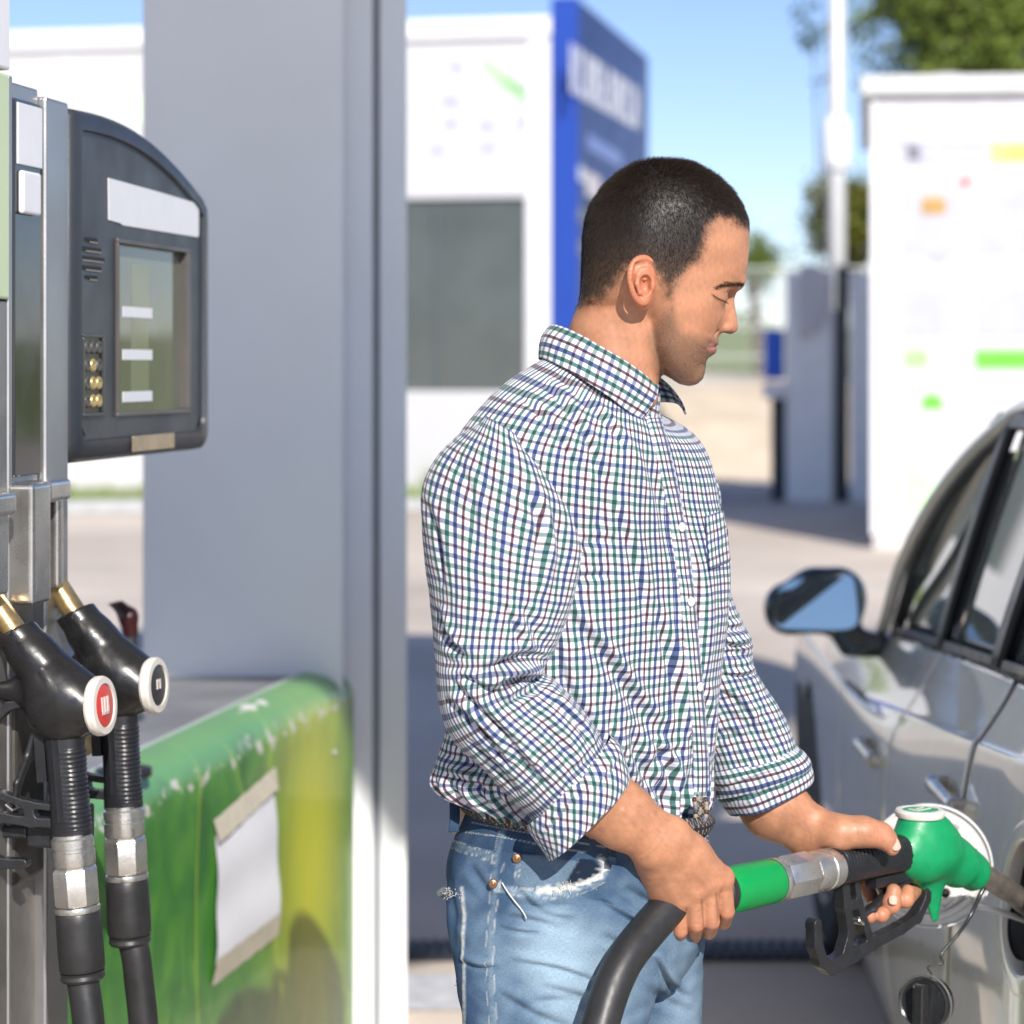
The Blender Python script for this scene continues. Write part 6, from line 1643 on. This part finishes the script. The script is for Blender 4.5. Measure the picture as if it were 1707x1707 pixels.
# chest pocket on the far side of the placket
pc = [(1172, 862), (1206, 850), (1214, 935), (1180, 950)]
V = []
for j in range(10):
    for i in range(8):
        a_, b_ = i/7, j/9; x = (1-b_)*((1-a_)*pc[0][0]+a_*pc[1][0])+b_*((1-a_)*pc[3][0]+a_*pc[2][0]); y = (1-b_)*((1-a_)*pc[0][1]+a_*pc[1][1])+b_*((1-a_)*pc[3][1]+a_*pc[2][1])
        p_, n_, _ = torso_at(x, y); V.append(p_+n_*.0022)
V = np.array(V).reshape(10, 8, 3); uvp = np.stack(np.meshgrid(np.linspace(0, .06, 8), np.linspace(0, .062, 10)), 2)
cloth('chest_pocket', V, uvp, sm, shirt, thick=.001, warp=.0005, closed=False)

# ---- near sleeve
SL = [(800, 684, 890, 735, -70, 130), (768, 716, 928, 785, -80, 158), (733, 757, 955, 850, -95, 165), (709, 815, 962, 905, -110, 165), (706, 890, 955, 955, -130, 155), (713, 970, 942, 1012, -155, 133), (716, 1050, 922, 1062, -180, 110),
      (723, 1125, 903, 1105, -200, 90), (733, 1188, 897, 1125, -202, 86), (757, 1238, 922, 1138, -200, 84), (800, 1283, 958, 1165, -196, 82), (846, 1325, 992, 1200, -188, 80), (884, 1358, 1012, 1232, -180, 78), (902, 1378, 1024, 1250, -175, 77)]
V, uv, _ = loft(SL, 420, 400, R0=.63, shape='round')
N = grid_normals(V)
if np.mean(N[:, 100, 1]) > 0: N = -N
# wrinkles: deep bunch inside the elbow, long diagonal drags below it
SS = [([(800, 1128), (830, 1112), (862, 1100), (905, 1094)], 15, 9, 'v'), ([(790, 1150), (825, 1128), (862, 1118), (900, 1120)], 9, 8, 'r'), ([(815, 1165), (850, 1138), (885, 1132), (918, 1146)], 9, 7, 'v'),
      ([(838, 1188), (865, 1160), (898, 1152), (930, 1168)], 7, 7, 'v'), ([(760, 1120), (800, 1135), (830, 1150), (850, 1175)], 6, 8, 's'), ([(735, 1100), (775, 1110), (815, 1112)], 5, 9, 'v'),
      ([(742, 1160), (780, 1190), (820, 1230), (850, 1275)], 8, 9, 's'), ([(755, 1130), (800, 1175), (850, 1225), (895, 1280)], 7, 9, 's'), ([(780, 1235), (820, 1275), (865, 1325)], 6, 7, 'v'),
      ([(870, 1170), (905, 1205), (940, 1250), (950, 1290)], 6, 8, 'v'), ([(900, 1150), (940, 1180), (975, 1220), (990, 1250)], 5, 7, 's'), ([(840, 1230), (880, 1270), (920, 1310)], 5, 8, 's'),
      ([(905, 830), (925, 870), (935, 930), (925, 1000)], 6, 10, 'v'), ([(870, 790), (900, 850), (905, 920), (890, 990)], 5, 11, 's'), ([(880, 1010), (895, 1050), (900, 1085)], 6, 9, 'v'), ([(840, 1000), (865, 1045), (880, 1090)], 5, 10, 's'),
      ([(720, 830), (735, 900), (738, 980)], 4, 9, 's'), ([(770, 760), (790, 830), (795, 920)], 3, 12, 's'), ([(724, 1010), (745, 1060), (780, 1095)], 5, 9, 's'), ([(730, 1050), (760, 1085), (800, 1100)], 5, 8, 'v'),
      ([(845, 820), (880, 840), (905, 880)], 4, 9, 'v'), ([(890, 1290), (910, 1260), (940, 1240)], 4, 8, 'v'), ([(940, 1330), (955, 1290), (985, 1262)], 5, 7, 'v')]
dsp = fold_disp(V, N, SS)*PX_*1.35+fold_random(V, 51, 7, (1, 1, .6), .0045)+fold_random(V, 52, 15, (1, 1, .6), .0011)+fold_random(V, 57, 36, (1, 1, .7), .0003)
cloth('sleeve', V+N*dsp[..., None], uv, sm, shirt, thick=0)
# turned-back cuff, hanging open at its lower corner
CU = [(876, 1372, 1016, 1228, -178, 80), (884, 1388, 1032, 1240, -178, 88), (897, 1406, 1042, 1264, -178, 89), (908, 1422, 1048, 1290, -178, 86), (914, 1432, 1046, 1303, -178, 83), (916, 1428, 1040, 1304, -178, 78), (912, 1415, 1030, 1290, -178, 74), (895, 1385, 1015, 1262, -178, 70)]
V, uv, _ = loft(CU, 90, 300, R0=.52)
N = grid_normals(V)
if np.mean(N[:30, 75, 1]) > 0: N = -N
uv = uv@np.array([[.80, .60], [-.60, .80]])               # the cuff is cut on a slant
CS = [([(920, 1420), (955, 1380), (1000, 1330)], 4, 6, 'v'), ([(900, 1395), (945, 1345), (1000, 1290)], 5, 6, 's'), ([(985, 1330), (1010, 1290), (1030, 1265)], 4, 6, 's')]
dsp = fold_disp(V, N, CS)*PX_*np.linspace(1, .0, 90)[:, None]+fold_random(V, 53, 11, (1, 1, 1), .0022)*np.linspace(1, .2, 90)[:, None]
cloth('cuff', V+N*dsp[..., None], uv, sm, shirt, thick=0, warp=.0008)

# ---- far sleeve
FS = [(1040, 730, 1165, 740, 120, 75), (1050, 790, 1192, 800, 150, 95), (1065, 880, 1205, 880, 175, 95), (1080, 960, 1214, 960, 190, 90), (1090, 1020, 1228, 1015, 205, 86), (1098, 1070, 1250, 1066, 218, 84),
      (1108, 1115, 1258, 1105, 228, 82), (1122, 1160, 1276, 1142, 236, 80), (1140, 1205, 1298, 1182, 240, 78), (1160, 1255, 1318, 1225, 243, 76), (1172, 1285, 1330, 1250, 244, 75)]
V, uv, _ = loft(FS, 330, 320, R0=.48)
N = grid_normals(V)
if np.mean(N[:, 80, 1]) > 0: N = -N
FSS = [([(1195, 1040), (1225, 1050), (1248, 1040)], 7, 6, 'v'), ([(1195, 1062), (1225, 1075), (1252, 1070)], 7, 6, 's'), ([(1190, 1095), (1225, 1090), (1255, 1098)], 6, 6, 'v'), ([(1200, 1120), (1235, 1125), (1262, 1118)], 5, 6, 's'),
       ([(1195, 1150), (1230, 1165), (1265, 1210)], 4, 8, 's'), ([(1200, 1190), (1235, 1205), (1280, 1235)], 4, 8, 'v'), ([(1190, 1240), (1215, 1225), (1240, 1235)], 5, 7, 'v'), ([(1205, 1250), (1250, 1215), (1275, 1175)], 3, 9, 's')]
dsp = fold_disp(V, N, FSS)*PX_*1.3+fold_random(V, 61, 9, (1, 1, .7), .003)+fold_random(V, 62, 24, (1, 1, .8), .0011)
cloth('sleeve', V+N*dsp[..., None], uv, sm, shirt, thick=0)
FC1 = [(1168, 1282, 1322, 1238, 243, 78), (1172, 1294, 1334, 1246, 244, 84), (1180, 1308, 1346, 1260, 245, 84), (1188, 1326, 1352, 1274, 246, 80), (1186, 1328, 1346, 1280, 246, 74)]
FC2 = [(1186, 1318, 1342, 1268, 246, 76), (1196, 1334, 1350, 1276, 247, 79), (1206, 1350, 1354, 1290, 248, 78), (1216, 1360, 1352, 1302, 248, 74), (1222, 1358, 1346, 1304, 248, 68), (1214, 1345, 1338, 1292, 248, 64), (1196, 1320, 1325, 1270, 248, 62)]
for q_, (rg_, rot) in enumerate(((FC1, .95), (FC2, .85))):
    V, uv, _ = loft(rg_, 70, 300, R0=.50); N = grid_normals(V)
    if np.mean(N[:20, 75, 1]) > 0: N = -N
    uv = uv[..., ::-1].copy()
    st2 = [([(1190, 1318), (1240, 1300), (1300, 1280)], 4, 5, 's'), ([(1210, 1345), (1250, 1325), (1290, 1318)], 4, 5, 'v'), ([(1240, 1345), (1270, 1322), (1320, 1310)], 3, 5, 's'), ([(1200, 1300), (1260, 1275), (1320, 1258)], 3, 5, 'v')]
    dsp = (fold_disp(V, N, st2)*PX_+fold_random(V, 63+q_, 13, (1, 1, 1), .0024))*np.linspace(1, .1, 70)[:, None]
    cloth('cuff', V+N*dsp[..., None], uv, sm, shirt, thick=0, warp=.0008)

# ---- collar: leaf loft between a top edge and a bottom edge, near and far half
def collar_half(top, bot, name):
    n, m_ = 90, 22
    T_ = spline([Mw(*q) for q in top], n); Bt = spline([Mw(*q) for q in bot], n)
    V = np.zeros((n, m_, 3)); out = (Bt-T_)
    for j in range(m_):
        a_ = j/(m_-1); bul = math.sin(a_*PI)*.0035+.004*math.sin(min(1, a_*3)*PI/2)
        c = (Mw(1010, 620, 0)); d_ = (T_+Bt)/2-c; d_[:, 2] *= .3; d_ /= np.linalg.norm(d_, axis=1)[:, None]
        V[:, j] = T_*(1-a_)+Bt*a_+d_*bul
    L1 = np.r_[0, np.cumsum(np.linalg.norm(np.diff((T_+Bt)/2, axis=0), axis=1))]
    hgt = np.linalg.norm(out, axis=1)
    uvc = np.stack([np.outer(hgt, np.linspace(0, 1, m_))+.006, np.repeat(L1[:, None], m_, 1)], 2)
    o = cloth(name, V, uvc, sm, shirt, thick=.0022, warp=.0004, closed=False); return o
collar_half([(919, 543, 6), (930, 543, -40), (962, 556, -74), (1005, 580, -90), (1048, 606, -80), (1080, 629, -56), (1097, 643, -36)],
            [(905, 600, 6), (908, 597, -55), (940, 612, -98), (985, 641, -120), (1024, 668, -116), (1046, 690, -100), (1057, 704, -88)], 'collar')
collar_half([(919, 543, -6), (934, 548, 40), (975, 566, 76), (1028, 590, 92), (1070, 612, 82), (1096, 627, 60), (1112, 645, 34)],
            [(905, 600, -6), (918, 606, 60), (965, 630, 100), (1025, 655, 118), (1082, 668, 110), (1124, 672, 92), (1138, 690, 70)], 'collar')
# inner stand with its top button
V = []
st_t = spline([Mw(*q) for q in [(926, 548, 0), (938, 552, -45), (968, 568, -72), (1010, 592, -82), (1050, 618, -70), (1080, 640, -46), (1094, 652, -26), (1100, 656, 0), (1098, 650, 26)]], 80)
st_b = spline([Mw(*q) for q in [(915, 592, 0), (925, 600, -62), (958, 622, -92), (1000, 650, -100), (1036, 676, -88), (1062, 695, -62), (1084, 706, -34), (1096, 708, 0), (1100, 700, 26)]], 80)
V = np.stack([st_t*(1-a_)+st_b*a_ for a_ in np.linspace(0, 1, 10)], 1)
L1 = np.r_[0, np.cumsum(np.linalg.norm(np.diff(st_t, axis=0), axis=1))]
cloth('collar_stand', V, np.stack([np.repeat(np.linspace(0, .035, 10)[None], 80, 0), np.repeat(L1[:, None], 10, 1)], 2), sm, shirt, thick=.0018, closed=False)
B().lathe([(0, .0050), (.0015, .0054), (.0022, .0048), (.0018, .001)], Mw(1078, 657, -48), (.45, -.85, .1), n=20).build('button', btm, shirt)
V = []
for (x, y, d) in ((1050, 698, -100),): B().lathe([(0, .0040), (.0012, .0043), (.002, .0035), (.0016, .001)], Mw(x, y, d), (.2, -.95, .1), n=16).build('button', btm, shirt)

# ================================================================== JEANS
def denim_material():
    m = bpy.data.materials.new('faded_denim'); m.use_nodes = True; t = m.node_tree; b = t.nodes['Principled BSDF']
    b.inputs['Roughness'].default_value = .85; b.inputs['Specular IOR Level'].default_value = .2
    at = t.nodes.new('ShaderNodeAttribute'); at.attribute_name = 'tint'
    uv = t.nodes.new('ShaderNodeUVMap'); mp = t.nodes.new('ShaderNodeMapping'); mp.inputs['Scale'].default_value = (1400, 260, 1); link(t, uv.outputs[0], mp.inputs[0])
    n = t.nodes.new('ShaderNodeTexNoise'); n.inputs['Scale'].default_value = 1; n.inputs['Detail'].default_value = 3; link(t, mp.outputs[0], n.inputs['Vector'])
    mp2 = t.nodes.new('ShaderNodeMapping'); mp2.inputs['Scale'].default_value = (200, 1300, 1); link(t, uv.outputs[0], mp2.inputs[0])
    n2 = t.nodes.new('ShaderNodeTexNoise'); n2.inputs['Scale'].default_value = 1; link(t, mp2.outputs[0], n2.inputs['Vector'])
    ad = t.nodes.new('ShaderNodeMath'); ad.operation = 'ADD'; link(t, n.outputs[0], ad.inputs[0]); link(t, n2.outputs[0], ad.inputs[1])
    mr = t.nodes.new('ShaderNodeMapRange'); mr.inputs[1].default_value = .7; mr.inputs[2].default_value = 1.3; mr.inputs[3].default_value = .78; mr.inputs[4].default_value = 1.25; link(t, ad.outputs[0], mr.inputs[0])
    v = t.nodes.new('ShaderNodeVectorMath'); v.operation = 'SCALE'; link(t, at.outputs['Color'], v.inputs[0]); link(t, mr.outputs[0], v.inputs['Scale']); link(t, v.outputs[0], b.inputs['Base Color'])
    bp = t.nodes.new('ShaderNodeBump'); bp.inputs['Strength'].default_value = .4; bp.inputs['Distance'].default_value = .0008; link(t, ad.outputs[0], bp.inputs['Height']); link(t, bp.outputs[0], b.inputs['Normal'])
    return m
dnm = denim_material()
jeans = thing('jeans', None, None, (.10, YM, .9)); jeans.parent = man; jeans.location = Vector((.10, YM, .9))-man.location
BASE_D = np.array((.040, .080, .145)); LIGHT_D = np.array((.25, .35, .435)); DARK_D = np.array((.014, .030, .066)); THREAD = np.array((.52, .52, .48))
seams = [  # polyline, half width px, raise px, colour
    ([(838, 1386), (826, 1440), (822, 1500), (815, 1560), (815, 1640), (822, 1720)], 5, 1.6, LIGHT_D*.7, .5),
    ([(742, 1405), (770, 1412), (800, 1422), (826, 1432)], 7, 1.2, LIGHT_D*.55, .6),
    ([(768, 1480), (771, 1520), (768, 1600), (772, 1680), (772, 1740)], 3, 2.2, THREAD, .8),
    ([(822, 1478), (870, 1488), (925, 1490), (970, 1482), (1000, 1468), (1010, 1445), (1000, 1430)], 6, 2.2, LIGHT_D*.9, .75)]
threads = [([(832, 1386), (820, 1440), (816, 1500), (809, 1560), (809, 1640), (816, 1720)],), ([(840, 1440), (829, 1500), (821, 1560), (822, 1640), (829, 1720)],),
           ([(742, 1411), (770, 1419), (800, 1429), (824, 1439)],), ([(744, 1400), (772, 1406), (802, 1416), (828, 1426)],),
           ([(822, 1472), (870, 1481), (925, 1483), (965, 1476), (992, 1463)],), ([(824, 1484), (870, 1495), (928, 1497), (975, 1488), (1008, 1470)],),
           ([(860, 1422), (860, 1462)],), ([(866, 1423), (866, 1460)],), ([(965, 1432), (962, 1455)],), ([(780, 1388), (840, 1396), (920, 1412), (1000, 1424)],), ([(790, 1372), (860, 1385), (950, 1402), (1010, 1412)],)]
def denim_tint(V, N, seed):
    Q_ = to_px(V.reshape(-1, 3)); Vf = V.reshape(-1, 3); col_ = np.tile(BASE_D, (len(Q_), 1))
    fade = np.exp(-(((Q_[:, 0]-930)/95)**2+((Q_[:, 1]-1580)/75)**2))*.98+np.exp(-(((Q_[:, 0]-985)/85)**2+((Q_[:, 1]-1700)/90)**2))*.85+np.exp(-(((Q_[:, 0]-1150)/45)**2+((Q_[:, 1]-1690)/110)**2))*.6
    fade += .16*waves(Vf, 9, seed, aniso=(1, 1, .5))+.08*waves(Vf, 40, seed+1)
    fade = np.clip(fade, 0, 1)[:, None]; col_ = col_*(1-fade)+LIGHT_D*fade
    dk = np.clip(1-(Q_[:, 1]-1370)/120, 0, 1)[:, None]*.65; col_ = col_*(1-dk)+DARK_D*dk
    fr_ = (N.reshape(-1, 3)[:, 1] < 0); pk = sstep(1.5, -1.5, poly_sd(Q_, [(860, 1424), (968, 1436), (960, 1480), (930, 1484), (858, 1478)]))*fr_; col_ = col_*(1-.45*pk[:, None])+LIGHT_D*.30*pk[:, None]
    rise = np.zeros(len(Q_)); rise += .8*pk
    op = sstep(2, -2, poly_sd(Q_, [(966, 1432), (988, 1434), (1003, 1448), (1000, 1462), (975, 1474), (940, 1478), (952, 1455)]))*fr_; col_ = col_*(1-op[:, None])+DARK_D*.5*op[:, None]; rise -= 3.5*op
    for pl, w_, up_, c_, st_ in seams:
        d, sg, s = seg_d(Q_, spline(pl, 40)); f_ = (np.clip(1.4-d/w_, 0, 1)*(N.reshape(-1, 3)[:, 1] < 0)); n_ = .75+.35*waves(Vf, 130, seed+5); col_ = col_*(1-(f_*st_*n_)[:, None])+c_*(f_*st_*n_)[:, None]; rise += f_*up_
    # frayed pocket lip and bright worn patches
    d, _, _ = seg_d(Q_, spline([(900, 1484), (940, 1480), (975, 1472), (998, 1460), (1008, 1445), (1002, 1432)], 40)); fr = np.clip(1.5-d/np.maximum(1.5, 5+3*waves(Vf, 120, 77)), 0, 1)*(N.reshape(-1, 3)[:, 1] < 0); col_ = col_*(1-fr[:, None]*.8)+np.array((.60, .60, .56))*fr[:, None]*.8; rise += fr*1.8
    for (pl,) in threads:
        d, _, s = seg_d(Q_, spline(pl, 30) if len(pl) > 2 else pl); f_ = np.clip(1.6-d/1.1, 0, 1)*(N.reshape(-1, 3)[:, 1] < 0)*(np.sin(s*len(pl)*95) > -.3); col_ = col_*(1-f_[:, None]*.5)+THREAD*f_[:, None]*.5
    return np.clip(col_, 0, 1), rise.reshape(V.shape[:2])
def jean(name, rings, n, m_, strokes, seed, R0, shape=None):
    V, uv, _ = loft(rings, n, m_, R0=R0, shape=shape); N = grid_normals(V)
    if np.mean(N[:, m_//4, 1]) > 0: N = -N
    d = fold_disp(V, N, strokes)*PX_*1.5+fold_random(V, seed, 6, (1, 1, .9), .0030)+fold_random(V, seed+1, 20, (.6, 1, 1.3), .0010)
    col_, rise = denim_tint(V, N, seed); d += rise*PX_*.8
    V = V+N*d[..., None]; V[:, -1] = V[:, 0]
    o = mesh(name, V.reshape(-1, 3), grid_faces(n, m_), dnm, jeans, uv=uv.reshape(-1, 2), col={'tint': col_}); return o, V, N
JS = [([(850, 1600), (930, 1612), (1010, 1640)], 4, 8, 's'), ([(1000, 1560), (1060, 1585), (1095, 1580)], 5, 7, 'v'), ([(760, 1600), (800, 1612), (830, 1610)], 4, 7, 's'), ([(1100, 1480), (1140, 1500), (1172, 1495)], 4, 7, 'v'), ([(850, 1505), (900, 1512), (960, 1510)], 4, 6, 'v'), ([(880, 1675), (940, 1668), (1000, 1680)], 4, 7, 'v'), ([(840, 1530), (880, 1536), (930, 1545)], 4, 6, 'v'), ([(830, 1545), (870, 1552), (905, 1552)], 3, 6, 's'), ([(1000, 1500), (1050, 1530), (1100, 1560)], 5, 8, 's'), ([(1040, 1480), (1090, 1510), (1130, 1530)], 5, 8, 'v'),
      ([(860, 1470), (900, 1515), (960, 1530)], 3, 8, 's'), ([(780, 1440), (800, 1470), (815, 1490)], 4, 7, 'v'), ([(900, 1640), (980, 1660), (1040, 1690)], 4, 10, 's'), ([(830, 1650), (900, 1690), (960, 1710)], 3, 10, 's'),
      ([(1090, 1590), (1120, 1640), (1150, 1660)], 5, 8, 's'), ([(1070, 1640), (1110, 1670), (1160, 1690)], 4, 8, 'v'), ([(745, 1460), (752, 1520), (750, 1580)], 3, 7, 'v')]
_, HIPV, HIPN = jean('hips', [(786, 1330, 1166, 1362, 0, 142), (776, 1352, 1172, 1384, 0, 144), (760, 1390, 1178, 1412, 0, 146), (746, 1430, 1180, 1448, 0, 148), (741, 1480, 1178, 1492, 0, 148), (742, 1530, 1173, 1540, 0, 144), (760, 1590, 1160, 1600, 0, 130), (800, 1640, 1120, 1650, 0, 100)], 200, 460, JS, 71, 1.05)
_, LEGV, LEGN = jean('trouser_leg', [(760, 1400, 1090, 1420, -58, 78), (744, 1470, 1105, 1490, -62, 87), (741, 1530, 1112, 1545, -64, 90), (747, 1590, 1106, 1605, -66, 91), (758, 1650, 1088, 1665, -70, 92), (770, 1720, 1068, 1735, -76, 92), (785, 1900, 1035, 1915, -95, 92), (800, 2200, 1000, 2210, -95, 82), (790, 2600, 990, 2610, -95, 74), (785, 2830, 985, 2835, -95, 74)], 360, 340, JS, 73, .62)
_, _, _ = jean('trouser_leg', [(930, 1420, 1165, 1430, 60, 90), (925, 1490, 1177, 1500, 74, 104), (925, 1550, 1173, 1560, 80, 106), (925, 1620, 1170, 1630, 84, 104), (925, 1720, 1172, 1730, 86, 102), (930, 1900, 1160, 1910, 90, 90), (935, 2200, 1140, 2210, 92, 80), (930, 2600, 1120, 2610, 92, 74), (925, 2850, 1110, 2850, 92, 72)], 300, 300, JS, 75, .60)
# shoes
shm = M('brown_leather_shoe', (.10, .05, .028), .4, var=.2)
for (cx, cy) in ((.07, 2.585), (.135, 2.71)):
    f = Field((cx-.12, cy-.07, -.01), (cx+.24, cy+.07, .14), .006)
    f.cap((cx-.04, cy, .05), (cx+.14, cy, .035), .045, .034, k=.02); f.cap((cx-.03, cy, .06), (cx-.02, cy, .11), .042, .038, k=.03); f.f = np.maximum(f.f, .004-f.ax[2][None, None, :])
    V, F = f.mesh(); mesh('shoe', V, F, shm, man)
# belt: braided strands round the waist
def waist(ph, lift, up):
    A_, Bq = Mw(781, 1333, 0), Mw(1172, 1366, 0); c = (A_+Bq)/2; e1 = (Bq-A_)/2; e2 = np.array((0, -146*PX_, 0))
    p_ = 2/2.25; cx = np.sign(np.cos(ph))*abs(np.cos(ph))**p_; sx = np.sign(np.sin(ph))*abs(np.sin(ph))**p_
    pt = c+cx[..., None]*e1*(1+lift/abs(e1[0]))+sx[..., None]*e2*(1+lift/abs(e2[1])); pt[..., 2] += up; return pt
belt = thing('belt', None, None, (.10, YM, 1.05)); belt.parent = man; belt.location = Vector((.10, YM, 1.05))-man.location
phs = np.linspace(0, 2*PI, 700)
bc = [M('belt_brown', (.050, .024, .018), .5, var=.3, scale=60), M('belt_dark', (.014, .014, .018), .5, var=.2), M('belt_grey', (.11, .13, .17), .5, var=.2), M('belt_cream', (.27, .23, .17), .5, var=.1)]
B().tube(waist(phs, .001, .0), .0125, n=8, cap=False, sq=.35).build('belt_core', bc[1], belt)
for k in range(6):
    a_ = 2*PI*k/6; w_ = 40
    B().tube(waist(phs, .006+.0028*np.cos(2*(phs*w_+a_))[:, None], .0095*np.sin(phs*w_+a_)), .0031, n=6, cap=False).build('braid_strand', bc[(0, 1, 2, 0, 1, 3)[k]], belt)
# hanging braided belt end at the front
en = [Mw(1166, 1330, -60), Mw(1168, 1352, -66), Mw(1163, 1375, -70), Mw(1156, 1396, -72)]
pe = spline(en, 60); tt2 = np.linspace(0, 1, 60)
for k in range(6):
    a_ = 2*PI*k/6; q_ = pe.copy(); q_[:, 0] += (.0068*np.sin(tt2*11+a_))*(1-.35*tt2); q_[:, 1] += .0035*np.cos(2*(tt2*11+a_))-.004
    B().tube(q_, .0026, n=6).build('belt_end', bc[(3, 0, 2, 3, 0, 3)[k]], belt)
# belt loops, leather patch, rivets, loose threads
def hip_at(px, py, VV=None, NN=None):
    VV, NN = (HIPV, HIPN) if VV is None else (VV, NN)
    Q_ = to_px(VV.reshape(-1, 3)); d = (Q_[:, 0]-px)**2+(Q_[:, 1]-py)**2+np.where(NN.reshape(-1, 3)[:, 1] > 0, 1e6, 0); i = np.argmin(d); return VV.reshape(-1, 3)[i], NN.reshape(-1, 3)[i]
def loop_strip(pxs, w_, name, mat, lift, tintc=None):
    V = []; m_ = 5
    for (x, y) in pxs:
        p_, n_ = hip_at(x, y)
        for j in range(m_): V.append(Mw(x+(j/(m_-1)-.5)*w_, y+(j/(m_-1)-.5)*1.5, 0)*0+p_+np.array(((j/(m_-1)-.5)*w_*PX_, 0, 0))+n_*lift+np.array((0, 0, (CAMZ-(y-610)*p_[1]/FPX)-p_[2])))
    n_ = len(pxs); c_ = None
    o = mesh(name, V, grid_faces(n_, m_), mat, jeans, uv=[(i*.001, 0) for i in range(len(V))], col={'tint': np.tile(tintc if tintc is not None else BASE_D*.7, (len(V), 1))}); s = o.modifiers.new('t', 'SOLIDIFY'); s.thickness = .002; s.offset = 1
    return o
loop_strip([(780, 1322), (779, 1345), (778, 1368), (776, 1392)], 17, 'belt_loop', dnm, .016)
loop_strip([(1018, 1378), (1017, 1400), (1016, 1420), (1015, 1436)], 13, 'belt_loop', dnm, .016, BASE_D*.45)
p_, n_ = hip_at(764, 1370)
B().box(-.006, .006, -.0012, .0012, -.016, .016)
pb = B(p_+np.array((-.001, -.012, .006)), (.96, -.28, .0), (.28, .96, 0), (.12, 0, .99)); pb.box(-.0075, .0075, -.001, .001, -.017, .014); pb.build('leather_patch', M('tan_patch', (.50, .38, .27), .6), jeans, smooth=False, bevel=.0008)
cop = M('copper_rivet', (.35, .20, .11), .35, .8)
for (x, y) in ((823, 1474), (862, 1430)):
    p_, n_ = hip_at(x, y, LEGV, LEGN)
    q_, m2 = hip_at(x, y); p_ = p_ if p_[1] < q_[1] else q_
    B().lathe([(0, .0052), (.0012, .0052), (.0024, .0038), (.0022, .0018), (.003, .0016), (.003, .0002)], p_+np.array((0, -.0012, 0)), (0, -1, .05), n=18).build('rivet', cop, jeans)
thm = M('loose_thread', (.62, .62, .58), .8)
tb_ = B(); pp_ = spline([(836, 1470), (848, 1486), (862, 1505), (872, 1520), (879, 1530)], 20)
tq_ = np.array([hip_at(x, y, LEGV, LEGN)[0]+np.array((0, -.004, 0)) for x, y in pp_])
for _ in range(12): tq_[1:-1] = (tq_[:-2]+2*tq_[1:-1]+tq_[2:])/4
tb_.tube(tq_, .0008, n=6); tb_.build('loose_thread', thm, jeans)
# torn back pocket corner and fluff
fz = B(); r = np.random.default_rng(6)
for (cx, cy, sp_, n_) in ((748, 1486, 20, 60), (984, 1470, 16, 60), (750, 1640, 7, 14), (1175, 1398, 8, 26), (940, 1478, 18, 30)):
    for i in range(n_):
        x, y = cx+r.normal()*sp_*.5, cy+r.normal()*4; p_, _ = hip_at(x, y, LEGV, LEGN) if cx < 1100 else hip_at(x, y)
        d = np.array((r.normal()*.5, -.6, r.normal()*.5)); L2 = r.uniform(.002, .006)
        fz.tube([p_, p_+d*L2*.5+r.normal(size=3)*.0008, p_+d*L2+np.array((0, 0, -.001))], .00035, n=3, cap=False)
fo2 = fz.build('frayed_threads', thm, jeans)
pk_ = B(); 
f = Field(P(725, 1505, 2.58)-.01, P(800, 1465, 2.68)+.01, .0016)
f.chain([Mw(735, 1489, -30), Mw(755, 1481, -55), Mw(778, 1480, -72)], [.005, .006, .0045], k=.004)
V, F = f.mesh(); V = V+rng.normal(size=V.shape)*.0002
mesh('pocket_corner', V, F, M('frayed_denim', (.20, .23, .25), .9, var=.5, scale=160, bump=.8, bscale=400), jeans)
